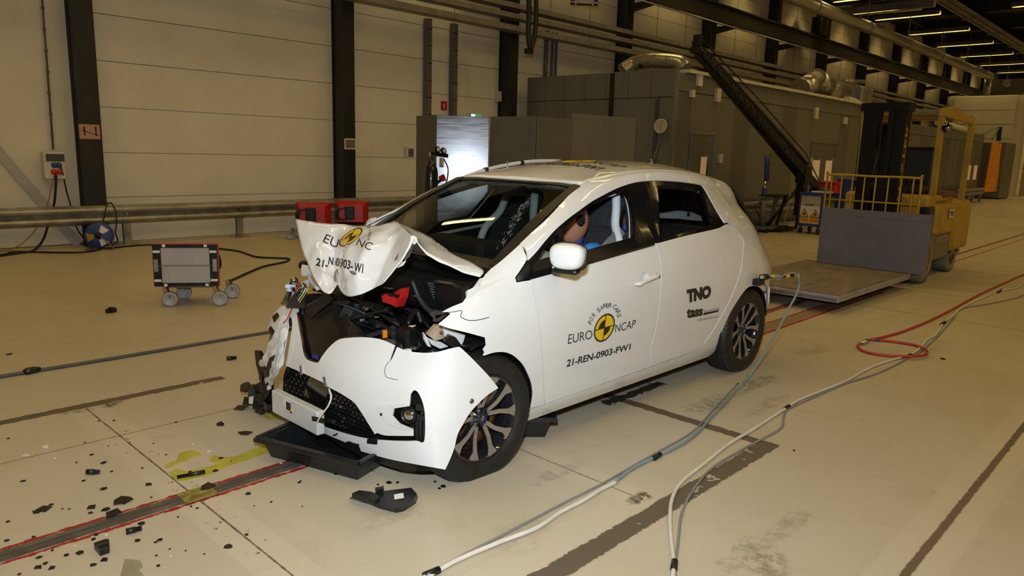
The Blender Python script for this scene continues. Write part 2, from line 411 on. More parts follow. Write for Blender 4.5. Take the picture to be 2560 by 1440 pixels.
# ---------------------------------------------------------------- luminaires
LHOUS = M('lamp_housing', (0.14, 0.135, 0.12), 0.4, var=0.04)
TUBEM = M('fluorescent_tube', LAMP_COL, 0.4, var=0.0, emit=6.0)
def luminaire(x, yc, z=6.95, L=2.3):
    o = thing('fluorescent_luminaire', 'twin tube fluorescent batten hanging under the dark hall roof', 'ceiling lamp', (x, yc, z), group='fluorescent battens under the hall roof')
    y0, y1 = yc - L / 2, yc + L / 2
    MB().box((x - .11, y0, z + .08), (x + .11, y1, z + .10)).box((x - .115, y0, z - .05), (x - .105, y1, z + .10)).box((x + .105, y0, z - .05), (x + .115, y1, z + .10)).build('housing', LHOUS, o)
    for a, b_ in ((y0 + .03, yc - .02), (yc + .02, y1 - .03)):
        MB().tube([(x, a, z + .062), (x, b_, z + .062)], .018, 8).build('tube', TUBEM, o)
    for yy in (y0 + .3, y1 - .3): MB().tube([(x, yy, z + .1), (x, yy, 7.45)], .006, 5).build('hanger_rod', GALV, o)
    l = bpy.data.lights.new('tube_light', 'AREA'); l.shape = 'RECTANGLE'; l.size = .14; l.size_y = L - .1
    l.energy = LAMP_WATT; l.color = LAMP_COL
    lo = bpy.data.objects.new('tube_light', l); COL.objects.link(lo); lo.parent = o; lo.location = (0, 0, .040)
for k in range(-2, 12):
    for yc in (6.4, 1.9, -2.6, -7.0):
        luminaire(COLX + 2.1 + k * PITCH, yc)
# ================================================================ background equipment
SHEET = M('grey_sheet_panel', (0.165, 0.165, 0.15), 0.38, 0.15, var=0.10, sc=1.5, rv=0.14, stretch=(1, 1, .25))
SHEETD = M('dark_sheet_panel', (0.125, 0.125, 0.112), 0.42, 0.15, var=0.12, sc=1.5)
SHINE = M('brushed_steel_sheet', (0.17, 0.17, 0.18), 0.21, 0.9, var=0.25, sc=5, rv=0.12, stretch=(.4, .4, 6))
FRAMEM = M('dull_aluminium', (0.34, 0.34, 0.34), 0.35, 0.85, var=0.1)
LITWIN = M('lit_window', (0.70, 0.50, 0.25), 0.4, var=0.05, emit=0.16)
CREAMB = M('cream_box', (0.60, 0.56, 0.46), 0.45, var=0.05)
YELLOW = M('forklift_yellow', (0.40, 0.245, 0.018), 0.42, var=0.18, sc=4)
BROWNG = M('forklift_grey', (0.16, 0.14, 0.115), 0.5, var=0.2, sc=4)
BLUEP = M('blue_paint', (0.025, 0.05, 0.22), 0.45, var=0.2)
WOODP = M('weathered_plywood', (0.17, 0.15, 0.13), 0.65, var=0.25, sc=4, col2=(.22, .17, .13), stretch=(1, 4, 1))
LILAC = M('lilac_grey_board', (0.145, 0.135, 0.155), 0.55, var=0.10, sc=3)
LILACL = M('lilac_edge', (0.33, 0.31, 0.34), 0.5, var=0.12, sc=6)
ORCLOTH = M('orange_curtain', (0.65, 0.26, 0.02), 0.7, var=0.2, sc=3)
# ---------------------------------------------------------------- guard rail along the wall
def guard_rail(name_lab, xa, xb, y, posts, ztop=.589, facing=-1, grp=None):
    o = thing('guard_rail', name_lab, 'guard rail', (xa, y, 0), group=grp)
    h = ztop - .317; prof = [(0, 0), (.03, .012), (.075, .04), (.085, .065), (.075, .095), (.03, .118), (.01, .135), (.03, .155), (.075, .178), (.085, .207), (.075, .235), (.03, .262), (0, .272)]
    P = [(facing * d, .317 + z) for d, z in prof]; b = MB()
    for (d0, z0), (d1, z1) in zip(P[:-1], P[1:]):
        b.add([(xa, y + d0, z0), (xb, y + d0, z0), (xb, y + d1, z1), (xa, y + d1, z1)], [(0, 1, 2, 3)], True)
    for (d0, z0), (d1, z1) in zip(P[:-1], P[1:]):
        b.add([(xa, y + d0 - facing * .004, z0), (xb, y + d0 - facing * .004, z0), (xb, y + d1 - facing * .004, z1), (xa, y + d1 - facing * .004, z1)], [(3, 2, 1, 0)], True)
    b.build('w_beam', GALV, o, fix=False)
    for x in posts:
        p = MB().box((x - .05, y + .0, 0), (x + .05, y + .02, ztop - .03)).box((x - .05, y + .075, 0), (x + .05, y + .08, ztop - .03)).box((x - .008, y + .02, 0), (x + .008, y + .075, ztop - .03)).build('post', GALV, o)
        MB().box((x - .14, y - .06, 0), (x + .14, y + .14, .012)).build('foot_plate', GALV, p)
        MB().cyl((x, y - .012, .455), (x, y - .03, .455), .018, 8).build('bolt', GALV, p)
    return o
guard_rail('long galvanised crash barrier along the cream wall behind the floodlight trolley', -4.0, 6.95, 8.385, (-3.7, -1.95, -.21, 1.53, 3.27, 5.01, 6.6))
guard_rail('galvanised crash barrier in front of the grey test chamber', 10.3, 16.2, 4.25, (10.6, 12.4, 14.2, 16.0), ztop=.62)
guard_rail('short crash barrier at the end of the far chamber', 29.3, 33.6, 4.1, (29.4, 30.8, 32.2, 33.5))
# ---------------------------------------------------------------- wall fittings at the left
_p, _q = at(212, 628, 'y', 8.735), at(-60, 315, 'y', 8.735); _f = lambda x: _p.lerp(_q, (x - _p.x) / (_q.x - _p.x))
o = MB().beam(_f(-2.9), _f(.97), .13, .02, up=(0, 1, 0)).build('diagonal_brace', BRACE); tag(o, 'pale grey diagonal brace against the wall left of the socket box', 'brace')
o = thing('power_conduit', 'dark conduit pipe running up the wall from the socket box', 'conduit', tuple(at(133, 372, 'y', 8.68)))
MB().tube([at(133, 374, 'y', 8.70), at(133, 374, 'y', 8.70).lerp(at(104, -20, 'y', 8.70), 2.7)], .014, 8).build('pipe', GREYP, o)
for k in range(7):
    q = at(107 + k * 3.9, 20 + k * 53, 'y', 8.70); MB().cyl(q - Vector((0, 0, .018)), q + Vector((0, 0, .018)), .022, 8).build('clip', GREYP, o)
p0, p1 = at(113, 448, 'y', 8.55), at(161, 380, 'y', 8.55)
o = thing('socket_box', 'cream power socket box with red and blue outlets on the wall', 'socket box', (p0.x, 8.6, p0.z))
MB().rbox((p0.x, 8.55, p0.z), (p1.x, 8.70, p1.z), .012).build('housing', CREAMB, o)
MB().box((p0.x + .03, 8.54, p1.z - .13), (p1.x - .01, 8.552, p1.z - .03)).build('display_window', M('smoked_window', (.06, .075, .08), .2), o)
for px, py, mt in ((136, 413, BLUEP), (147, 413, BLUEP), (135, 430, REDP), (149, 430, REDP)):
    q = at(px, py, 'y', 8.54); MB().lathe([(0, .03), (.032, .03), (.038, 0), (.038, -.03)], 14, Matrix.Translation(q) @ Matrix.Rotation(math.pi / 2, 4, 'X')).build('socket', mt, o)
def cable(name, lab, pts, r, mt, cat='cable', n=8, grp=None, sides=8):
    o = MB().tube(bez(pts, n), r, sides).build(name, mt); return tag(o, lab, cat, grp)
G = .012
cable('power_cable', 'thick black cable hanging from the socket box to the floor behind the barrier', [at(140, 436, 'y', 8.52), at(139, 470, 'y', 8.56), at(134, 515, 'y', 8.60), at(118, 570, 'y', 8.60), at(105, 604, 'y', 8.62), (at(80, 628, 'z', G)), at(40, 634, 'z', G), at(-20, 642, 'z', G), at(-300, 672, 'z', G)], .016, BLACKR)
cable('power_cable', 'thin black cable from the socket box down behind the black column', [at(152, 418, 'y', 8.52), at(158, 440, 'y', 8.56), at(167, 480, 'y', 8.62), at(176, 512, 'y', 8.62), at(190, 565, 'y', 8.62), at(205, 590, 'y', 8.5), at(230, 622, 'z', .05)], .010, BLACKR)
cable('orange_cable', 'thin orange cable hanging from the socket box to the floor', [at(136, 436, 'y', 8.53), at(131, 460, 'y', 8.58), at(126, 478, 'y', 8.6), at(120, 505, 'y', 8.6), at(92, 570, 'y', 8.58), at(55, 608, 'y', 8.6), at(20, 625, 'z', G), at(-30, 630, 'z', G), at(-300, 655, 'z', G)], .006, M('orange_rubber', (.42, .10, .02), .5))
cable('floor_cable', 'black cable along the floor from the blue reel to the floodlight on casters', [at(-320, 668, 'z', G), at(-20, 640, 'z', G), at(30, 630, 'z', G), at(75, 630, 'z', G), at(200, 631, 'z', G), at(262, 622, 'z', G), at(350, 613, 'z', G), at(430, 611, 'z', G), at(500, 617, 'z', G), at(560, 623, 'z', G), at(600, 629, 'z', G), at(640, 642, 'z', G), at(690, 645, 'z', G), at(722, 647, 'z', G), at(712, 655, 'z', G), at(660, 666, 'z', G), at(625, 680, 'z', G), at(585, 698, 'z', G), at(570, 705, 'z', G)], .014, BLACKR)
cable('barrier_loop_cable', 'black cable looped over the crash barrier above the blue reel', [at(257, 560, 'y', 8.27), at(262, 535, 'y', 8.27), at(268, 509, 'y', 8.34), at(274, 508, 'y', 8.37), at(280, 509, 'y', 8.34), at(290, 530, 'y', 8.27), at(291, 560, 'y', 8.27), at(288, 580, 'y', 8.25), at(294, 602, 'z', .05), at(278, 612, 'z', .03)], .009, BLACKR)
# cable reel
rc = at(249, 598, 'y', 8.05); o = thing('cable_reel', 'round blue cable reel with yellow and white labels standing by the column foot', 'cable reel', (rc.x, 8.05, 0), rotz=-.45)
Qr = Matrix.Translation((rc.x, 8.05, .20)) @ Matrix.Rotation(-.45, 4, 'Z') @ Matrix.Rotation(math.pi / 2, 4, 'X')
MB().lathe([(0, .075), (.05, .08), (.165, .07), (.175, .06), (.165, .05), (.09, .045), (.09, -.045), (.165, -.05), (.175, -.06), (.165, -.07), (0, -.07)], 32, Qr).build('drum', BLUEP, o)
MB().lathe([(.095, .04), (.14, .03), (.14, -.03), (.095, -.04)], 28, Qr, closed=True).build('wound_cable', BLACKR, o)
for a, mt in ((.9, WHITEP), (3.3, YELLOW), (5.3, WHITEP)):
    c = [(.06 * math.cos(a - .45), .06 * math.sin(a - .45), .0815), (.155 * math.cos(a - .4), .155 * math.sin(a - .4), .0735), (.155 * math.cos(a + .4), .155 * math.sin(a + .4), .0735), (.06 * math.cos(a + .45), .06 * math.sin(a + .45), .0815)]
    MB().add([Qr @ Vector(p) for p in c], [(0, 1, 2, 3)]).build('label', mt, o)
MB().lathe([(0, .095), (.04, .092), (.045, .08)], 16, Qr).build('hub', BLACKP, o)
Qg = Matrix.Translation((rc.x, 8.05, 0)) @ Matrix.Rotation(-.45, 4, 'Z')
for yy in (-.10, .10): MB().tube(bez([Qg @ Vector(p) for p in ((-.17, yy, .012), (.17, yy, .012), (.12, yy, .10), (.03, yy, .20))], 5), .010, 8).build('stand', GREYP, o)
# notices on columns and wall
def notice(name, lab, px0, py0, px1, py1, ax, v, mt, frame=None, th=.01):
    a, b_ = at(px0, py1, ax, v), at(px1, py0, ax, v)
    o = thing(name, lab, 'sign', tuple(a)); MB().box((a.x, v - th, a.z), (b_.x, v, b_.z)).build('board', frame or WHITEP, o)
    m_ = .02; MB().box((a.x + m_, v - th - .002, a.z + m_), (b_.x - m_, v - th, b_.z - m_)).build('print', mt, o)
    return o, a, b_
o, a, b_ = notice('notice_board', 'orange tinted notice picture on the nearest black column', 199, 312, 248, 347, 'y', 8.399, M('pink_print', (.46, .26, .20), .5, var=.1), M('orange_edge', (.50, .25, .10), .5))
for t in (.25, .8): MB().box((a.x + (b_.x - a.x) * t - .008, 8.384, a.z + .05), (a.x + (b_.x - a.x) * t + .008, 8.387, b_.z - .03)).build('print_mark', BLACKP, o)
MB().beam((a.x + .03, 8.385, b_.z - .08), (b_.x - .02, 8.385, a.z + .05), .002, .008).build('print_mark', BLACKP, o)
notice('framed_notice', 'small white framed grey notice on the column behind the bonnet', 861, 347, 889, 373, 'y', 8.399, M('grey_brown_print', (.16, .13, .11), .6))
o, a, b_ = notice('wall_picture', 'small framed black and white photo beside the grey screens', 1018, 369, 1035, 395, 'y', 8.745, M('photo_print', (.10, .10, .11), .5, var=.6, sc=14))
o, a, b_ = notice('cream_switch', 'small cream switch box left of the framed photo', 1011, 368, 1017, 391, 'y', 8.745, CREAMB, CREAMB, .04)
o, a, b_ = notice('fire_extinguisher_sign', 'red fire extinguisher sign on the wall between the conduits', 1102, 254, 1117, 275, 'y', 8.745, REDP, REDP)
cxs = (a.x + b_.x) / 2; MB().box((cxs - .012, 8.73, a.z + .04), (cxs + .012, 8.732, b_.z - .045)).build('extinguisher_symbol', WHITEP, o)
EXITG = M('exit_green', (.05, .45, .16), .5, emit=.6); o = thing('exit_sign', 'green lit emergency exit sign peeking over the grey screens', 'sign', (8.1, 8.0, 2.1))
a, b_ = at(1177, 296, 'y', 8.6), at(1204, 284, 'y', 8.6)
MB().box((a.x, 8.6, a.z - .06), (b_.x, 8.749, b_.z)).build('housing', WHITEP, o); MB().box((a.x + .12, 8.595, a.z - .05), (b_.x - .01, 8.60, b_.z - .03)).build('green_panel', EXITG, o)
MB().box((a.x + .01, 8.595, a.z - .05), (a.x + .12, 8.60, b_.z - .03)).build('white_panel', M('exit_white', (.7, 1, .85), .5, emit=1.6), o)
for i, (px, lab) in enumerate(((1068, 'left one of the two grey vertical cable ducts below the trays'), (1132, 'right one of the two grey vertical cable ducts beside the red sign'))):
    a = at(px, 290, 'y', 8.66); o = MB().box((a.x - .06, 8.60, 2.0), (a.x + .06, 8.72, 4.05)).build('vertical_duct', GREYP); tag(o, lab, 'cable duct')
    for k in range(6): MB().box((a.x - .065, 8.595, 2.2 + k * .33), (a.x + .065, 8.602, 2.215 + k * .33)).build('joint', STEEL, o)
a = at(1245, 240, 'y', 8.7); o = MB().box((a.x - .06, 8.64, a.z - .12), (a.x + .06, 8.749, a.z + .1)).build('junction_box', CREAMB); tag(o, 'small cream junction box on the wall beside the dark column', 'box')
for px in (1370, 1385, 1395):
    a = at(px, 100, 'y', 8.66); b_ = at(px, 180, 'y', 8.66); o = MB().tube([(a.x, 8.70, 2.9), (a.x, 8.70, 4.3)], .03 if px != 1370 else .05, 8).build('drop_pipe', GREYP); tag(o, {1370: 'thick grey drop pipe above the chamber roof by the column', 1385: 'middle one of three grey drop pipes above the chamber', 1395: 'right one of three grey drop pipes above the chamber'}[px], 'pipe')
# hanging black hoses with hook
o = thing('hanging_hose', 'pair of black hoses hanging in a loop from the crane', 'hose', tuple(at(1325, 130, 'y', 6.5)))
for px, r_ in ((1322, .05), (1340, .045)):
    MB().tube(bez([at(px, -40, 'y', 6.5), at(px, 40, 'y', 6.5), at(px - 4 + (px < 1330) * 3, 90, 'y', 6.5), at(1326, 124, 'y', 6.5)], 5), r_, 10).build('hose', BLACKR, o)
q = at(1322, 128, 'y', 6.5); MB().cbox(q, (.14, .10, .09)).build('clamp', BLACKP, o)
MB().tube([at(1331, -40, 'y', 6.5), at(1331, -300, 'y', 6.5)], .03, 8).build('hose', BLACKR, o)
# ---------------------------------------------------------------- folding grey screens
SCP = [((1040, 290), (1090, 287), SHEETD, 'narrow dark end leaf of the grey folding screen next to the wall'), ((1090, 287), (1225, 292), SHINE, 'bright reflecting steel leaf of the folding screen behind the gas bottle'), ((1225, 292), (1340, 290), SHEET, 'dull grey leaf of the folding screen right of the bright one'), ((1346, 292), (1432, 300), SHEETD, 'recessed dark leaf of the folding screen behind the car roof'), ((1432, 283), (1592, 296), SHEET, 'wide grey leaf of the folding screen nearest to the clock')]
_a = at(1090, 287, 'z', 2.1); _r = ray(1168, 440); _d = Vector((_r[1], -_r[0], 0)).normalized(); _e = ray(1225, 292)
_k = np.linalg.solve(np.array([[_d.x, -_e[0]], [_d.y, -_e[1]]]), np.array([CAMC[0] - _a.x, CAMC[1] - _a.y]))[0]; _b = _a + _d * float(_k)
SCE = {1040: (at(1040, 290, 'z', 2.1), _a), 1090: (_a, _b), 1225: (_b, at(1340, 290, 'z', 2.1))}
for (p, q, mt, lab) in SCP:
    zt = 2.1 if p[0] != 1346 else 2.0
    a, b_ = SCE.get(p[0], (at(*p, 'z', zt), at(*q, 'z', zt))); d = (b_ - a); d.z = 0; L = d.length
    o = thing('screen_leaf', lab, 'screen', (a.x, a.y, 0), math.atan2(d.y, d.x), group='leaves of the folding screen')
    Q = Matrix.Translation((a.x, a.y, 0)) @ Matrix.Rotation(math.atan2(d.y, d.x), 4, 'Z')
    if p[0] == 1090: Q = Q @ Matrix.Translation((0, -.09, 0)) @ Matrix.Rotation(math.radians(-2.4), 4, 'X')
    MB().rbox((0.01, -.0, .06), (L - .01, .03, zt), .006, Q).build('sheet', mt, o)
    for x_ in (.02, L - .08): MB().box((x_, -.05, 0), (x_ + .06, .08, .06), Matrix.Translation((a.x, a.y, 0)) @ Matrix.Rotation(math.atan2(d.y, d.x), 4, 'Z')).build('foot', STEEL, o)
o = MB().tube([at(1340, 293, 'z', 2.08), at(1434, 302, 'z', 2.02)], .012, 6).build('tie_rod', FRAMEM); tag(o, 'thin pale rod linking two leaves of the grey screen', 'rod')
# gas bottle
gp = at(1077, 480, 'z', .62); gp = at(1077, 475, 'y', 6.35); o = thing('gas_bottle', 'black gas bottle with gauges in front of the bright steel screen', 'gas bottle', (gp.x, gp.y, 0))
Qg = Matrix.Translation((gp.x, gp.y, 0))
MB().lathe([(0, .02), (.105, .02), (.115, .04), (.115, 1.12), (.10, 1.22), (.06, 1.30), (.035, 1.34), (.035, 1.40), (0, 1.40)], 24, Qg).build('bottle', M('gloss_black_bottle', (.01, .01, .012), .2, coat=.5), o)
MB().cbox((gp.x, gp.y, 1.43), (.05, .05, .07)).build('valve', CHROME, o)
for dx, dz in ((.03, .12), (.16, .10)):
    MB().lathe([(0, .03), (.045, .03), (.05, .02), (.05, -.01), (0, -.01)], 16, Matrix.Translation((gp.x + dx, gp.y - .12, 1.40 + dz)) @ Matrix.Rotation(math.pi / 2, 4, 'X')).build('gauge', BLACKP, o)
    MB().lathe([(0, .031), (.036, .031)], 16, Matrix.Translation((gp.x + dx, gp.y - .121, 1.40 + dz)) @ Matrix.Rotation(math.pi / 2, 4, 'X')).build('gauge_face', WHITEP, o)
MB().beam((gp.x, gp.y - .08, 1.45), (gp.x + .28, gp.y - .08, 1.42), .05, .05).build('regulator', BLACKP, o)
MB().cbox((gp.x + .15, gp.y - .09, 1.31), (.05, .05, .14)).build('flow_meter', CREAMB, o)
MB().tube(bez([(gp.x + .18, gp.y - .1, 1.38), (gp.x + .27, gp.y - .12, 1.2), (gp.x + .22, gp.y - .12, .95), (gp.x + .08, gp.y - .12, .82)], 6), .009, 8).build('hose', BLACKR, o)
o = thing('red_torch_handle', 'red tool handle leaning beside the gas bottle', 'tool', tuple(at(1110, 445, 'y', 6.3)), group=None)
MB().beam(at(1090, 458, 'y', 6.3), at(1102, 449, 'y', 6.3), .03, .03).build('shaft', BLACKP, o); MB().prism([at(*p, 'y', 6.3) for p in ((1100, 442), (1110, 436), (1113, 442), (1115, 450), (1104, 452))], (0, .04, 0)).build('grip', REDP, o)
# ---------------------------------------------------------------- test chamber
CX, CY, CZ, CXE = 10.0, 4.5, 3.13, 19.8
ch = thing('test_chamber', 'long grey sheet metal test chamber standing in the hall', 'chamber', (CX, CY, 0))
MB().box((CX + .05, CY + .05, .02), (CXE, 8.3, CZ - .06)).build('core', SHEETD, ch)
n = 7
for k in range(n):
    ya, yb = CY + (8.3 - CY) * k / n, CY + (8.3 - CY) * (k + 1) / n
    MB().rbox((CX, ya + .002, .1), (CX + .05, yb - .002, CZ - .52), .006).build('panel', SHEET, ch); MB().rbox((CX - .01, ya + .004, CZ - .51), (CX + .05, yb - .004, CZ), .006).build('panel', SHEET, ch)
xs = [CX, 10.62, 11.58, 12.35, 13.1, 13.9, 14.7, 15.5, 16.5, 18.25, 19.0, CXE]
for k in range(len(xs) - 1):
    xa, xb = xs[k], xs[k + 1]; dr = k in (1, 8)
    MB().rbox((xa + .002, CY, 1.98 if dr else .1), (xb - .002, CY + .05, CZ - .40), .006).build('panel', SHEET if k % 3 else SHEETD, ch)
    MB().rbox((xa + .004, CY - .008, CZ - .39), (xb - .004, CY + .05, CZ - .06), .006).build('panel', SHEET, ch)
MB().box((CX + .3, CY - .10, CZ - .05), (CXE, CY + .16, CZ + .01)).build('roof_edge_lagging', M('lagging_cream', (.66, .60, .50), .6, var=.2, sc=9, bump=.4), ch)
MB().box((CX - .02, CY - .03, 0), (CX + .06, CY + .02, CZ)).build('corner_post', FRAMEM, ch)
pst = MB().box((CX - .045, CY + .34, .1), (CX - .01, CY + .40, CZ - .5)).build('perforated_upright', M('blue_grey_steel', (.11, .13, .16), .4, .5), ch)
hl = MB()
for k in range(46): hl.cbox((CX - .047, CY + .37, .3 + k * .05), (.003, .02, .018))
o = hl.build('perforation', BLACKP, pst); o['kind'] = 'stuff'
MB().box((CX - .05, CY + 1.42, .1), (CX, CY + 1.50, CZ - .02)).build('joint_post', STEEL, ch)
for xa, xb, lv in ((10.66, 11.54, ((.50, .80),)), (16.55, 18.2, ((.10, .38), (.60, .88)))):
    d = MB().rbox((xa, CY - .01, .1), (xb, CY + .04, 1.96), .006).build('door', SHEETD, ch)
    for lo, hi in (((xa - .03, CY - .03, .1), (xa, CY, 2.0)), ((xb, CY - .03, .1), (xb + .03, CY, 2.0)), ((xa, CY - .03, 1.96), (xb, CY, 2.0))): MB().box(lo, hi).build('door_frame', FRAMEM, d)
    for a, b_ in lv:
        w_ = xb - xa; MB().box((xa + w_ * a, CY - .022, .75), (xa + w_ * b_ - .06, CY - .012, 1.52)).build('door_window', LITWIN, d); MB().box((xa + w_ * b_ - .06, CY - .03, .7), (xa + w_ * b_ - .0, CY - .011, 1.57)).build('pull_bar', CHROME, d)
for px, py, w_, h_, mt in ((1749, 198, .16, .26, WHITEP), (1731, 234, .13, .14, CREAMB), (1795, 238, .16, .26, CREAMB), (1801, 396, .10, .18, CREAMB), (2040, 283, .2, .28, CREAMB), (2113, 302, .22, .18, CREAMB), (2028, 405, .10, .2, CREAMB)):
    q = at(px, py, 'y', CY - .04); MB().box((q.x - w_ / 2, CY - .07, q.z - h_ / 2), (q.x + w_ / 2, CY - .005, q.z + h_ / 2)).build('sensor_box', mt, ch)
MB().box((14.2, CY - .012, .55), (15.4, CY - .002, 1.65)).build('service_hatch', SHEETD, ch)
q = at(1652, 315, 'x', CX - .06); o = thing('wall_clock', 'round cream wall clock on the end of the grey chamber', 'clock', tuple(q))
Qk = Matrix.Translation(q) @ Matrix.Rotation(-math.pi / 2, 4, 'Y')
MB().lathe([(0, .02), (.115, .02), (.12, .03), (.135, .03), (.14, -.03), (0, -.03)], 32, Qk).build('case', CREAMB, o); MB().lathe([(0, .021), (.112, .021)], 32, Qk).build('dial', M('dial_beige', (.50, .42, .32), .5), o)
for a, L in ((2.2, .06), (4.6, .09)): MB().beam(q + Vector((-.024, 0, 0)), q + Vector((-.024, L * math.cos(a), L * math.sin(a))), .006, .003).build('hand', BLACKP, o)
# ducts on the chamber roof
o = thing('roof_foil_duct', 'crumpled silver duct hump on the chamber roof near the clock', 'duct', (11, 6, CZ))
MB().tube(bez([at(1556, 178, 'x', 11.0), at(1585, 160, 'x', 11.2), at(1625, 152, 'x', 11.2), at(1668, 153, 'x', 11.2), at(1700, 158, 'x', 11.2), at(1712, 172, 'x', 11.2)], 6), .16, 16).build('flex_pipe', FOIL, o)
MB().lathe([(0, .02), (.045, .02), (.05, 0)], 12, Matrix.Translation(at(1602, 164, 'x', 10.98)) @ Matrix.Rotation(-math.pi / 2, 4, 'Y')).build('port', BLACKP, o)
o = thing('roof_air_unit', 'silver duct elbow and grey air unit on the chamber roof', 'air unit', (17, 6, CZ))
MB().tube([at(2000, 222, 'y', 5.6), at(2040, 203, 'y', 5.6)], .28, 18).build('elbow', FOIL, o)
MB().tube([at(2036, 200, 'y', 5.6), at(2062, 216, 'y', 5.6)], .33, 18).build('elbow', FOIL, o)
a = at(2052, 196, 'y', 5.7); MB().tube([a + Vector((0, 0, -.3)), a + Vector((1.6, 0, -.3))], .33, 18).build('drum', DUCTM, o)
a = at(2100, 205, 'y', 5.6); MB().rbox((a.x, 5.6, CZ), (a.x + 1.9, 6.6, a.z), .03).build('fan_box', DUCTM, o)
a = at(2158, 215, 'y', 5.4); MB().rbox((a.x, 5.4, CZ), (a.x + 1.0, 6.3, a.z), .05).build('fan_box', GALV, o)
MB().tube([at(2110, 203, 'y', 5.6), at(2160, 204, 'y', 5.6)], .06, 8).build('pipe', DUCTM, o)
o = MB().tube(bez([at(2115, 250, 'y', 4.6), at(2128, 252, 'y', 4.6), at(2142, 258, 'y', 4.6), at(2150, 268, 'y', 4.6)], 4), .10, 12).build('lagged_pipe_end', CREAMB); tag(o, 'pale rounded pipe end on the chamber roof edge beside the mast', 'pipe')
# second chamber further off with orange curtain
c2 = thing('far_chamber', 'second grey chamber far down the hall behind the forklift', 'chamber', (23, 4.5, 0))
MB().box((23, 4.55, .02), (34.5, 8.2, 2.75)).build('core', SHEETD, c2)
for k in range(9):
    xa = 23 + k * 1.278; MB().rbox((xa + .005, 4.5, .55), (xa + 1.27, 4.55, 2.45), .006).build('panel', SHEET if k % 2 else SHEETD, c2); MB().rbox((xa + .005, 4.49, 2.46), (xa + 1.27, 4.55, 2.78), .006).build('panel', SHEET, c2)
    MB().rbox((xa + .02, 4.5, .05), (xa + .6, 4.56, .5), .006).build('panel', GALV, c2)
for px in (2422, 2438): q = at(px, 432, 'y', 4.48); MB().box((q.x - .25, 4.48, .9), (q.x + .25, 4.499, 1.5)).build('window', LITWIN, c2)
MB().tube([at(2345, 306, 'y', 4.6), at(2400, 322, 'y', 4.6), at(2412, 325, 'y', 4.6)], .12, 12).build('lagged_pipe', CREAMB, c2)
b = MB(); a0 = at(2484, 356, 'y', 4.35); a1 = at(2505, 360, 'y', 4.35); zt = 2.5; nn = 24
for k in range(nn):
    for (t0, t1) in ((k / nn, (k + 1) / nn),):
        X = lambda t: a0.x - .2 + (a1.x - a0.x + .5) * t; Yv = lambda t: 4.35 + .08 * math.sin(t * 26)
        b.add([(X(t0) - .2 * 1, Yv(t0), .35), (X(t1) - .2, Yv(t1), .35), (X(t1), Yv(t1), zt), (X(t0), Yv(t0), zt)], [(0, 1, 2, 3)], True)
o = b.build('orange_curtain', ORCLOTH, fix=False); tag(o, 'bright orange strip curtain at the end of the far chamber', 'curtain')
o = thing('tall_grey_locker', 'tall dark grey cabinet right of the orange curtain', 'cabinet', (35, 4.2, 0)); xl, xr = at(2508, 420, 'y', 4.15).x, at(2532, 420, 'y', 4.15).x; MB().rbox((xl, 4.15, .05), (xr, 5.6, 2.55), .03).build('body', SHEET, o); MB().box((xl + .1, 4.17, 0), (xr - .1, 5.5, .05)).build('plinth', STEEL, o)
o = thing('inner_building', 'cream panelled inner building at the far end of the hall', 'building', (42, 4.3, 0))
MB().box((42.05, 4.35, 0), (52, 7.6, 5.0)).build('core', WALLV, o)
for k in range(7): MB().rbox((42, 4.9, .02 + k * .71), (42.05, 7.6, .70 + k * .71), .006).build('panel', WALLM, o)
for k in range(7): MB().rbox((42, 4.3, .02 + k * .71), (42.6, 4.36, .70 + k * .71), .006).build('panel', WALLM, o)
MB().rbox((42.7, 4.28, .05), (46, 4.36, 4.2), .02).build('roller_door', M('tan_shutter', (.28, .21, .12), .6, stretch=(.2, .2, 12), sc=6, var=.2), o)
o = thing('wall_bracket_arm', 'thin grey jib arm above the orange curtain', 'bracket', tuple(at(2498, 350, 'y', 4.6)))
MB().beam(at(2496, 352, 'y', 4.6), at(2500, 317, 'y', 4.6), .16, .16).build('post', BLUEP, o); MB().beam(at(2497, 320, 'y', 4.6), at(2480, 348, 'y', 4.6), .06, .06).build('strut', GREYP, o)
MB().tube([at(2496, 318, 'y', 4.6), at(2450, 338, 'y', 4.6)], .02, 6).build('wire', GREYP, o)
# ---------------------------------------------------------------- camera boom on tripod
bo = thing('camera_boom', 'black lattice camera boom rising to the left on a tripod', 'camera boom', (13.0, 3.2, 0))
A, B_, T_ = at(1748, 128, 'y', 3.3), at(2005, 425, 'y', 3.3), at(2052, 478, 'y', 3.3)
d = (B_ - A).normalized(); up = Vector((-d.z, 0, d.x)); wd = Vector((0, 1, 0))
for sgn in (-1, 1):
    for s2 in (-1, 1):
        MB().tube([A + up * .05 * s2 + wd * .07 * sgn, B_ + up * .13 * s2 + wd * .10 * sgn], .026, 6).build('chord', BLACKP, bo)
n = 34
for k in range(n):
    p = A.lerp(B_, k / n); q = A.lerp(B_, (k + 1) / n); s = 1 if k % 2 else -1; ha, hb = .05 + .08 * k / n, .05 + .08 * (k + 1) / n
    MB().tube([p + up * ha * s - wd * .085, q - up * hb * s - wd * .085], .017, 5).build('lacing', BLACKP, bo)
    MB().tube([p + up * ha * s + wd * .085, q - up * hb * s + wd * .085], .017, 5).build('lacing', BLACKP, bo)
for sg_ in (-1, 1): MB().add([A + up * .04 + wd * .08 * sg_, A - up * .04 + wd * .08 * sg_, B_ - up * .11 + wd * .08 * sg_, B_ + up * .11 + wd * .08 * sg_, A + up * .04 + wd * .086 * sg_, A - up * .04 + wd * .086 * sg_, B_ - up * .11 + wd * .086 * sg_, B_ + up * .11 + wd * .086 * sg_], [(0, 1, 2, 3), (7, 6, 5, 4), (0, 4, 5, 1), (1, 5, 6, 2), (2, 6, 7, 3), (3, 7, 4, 0)]).build('web_plate', BLACKP, bo)
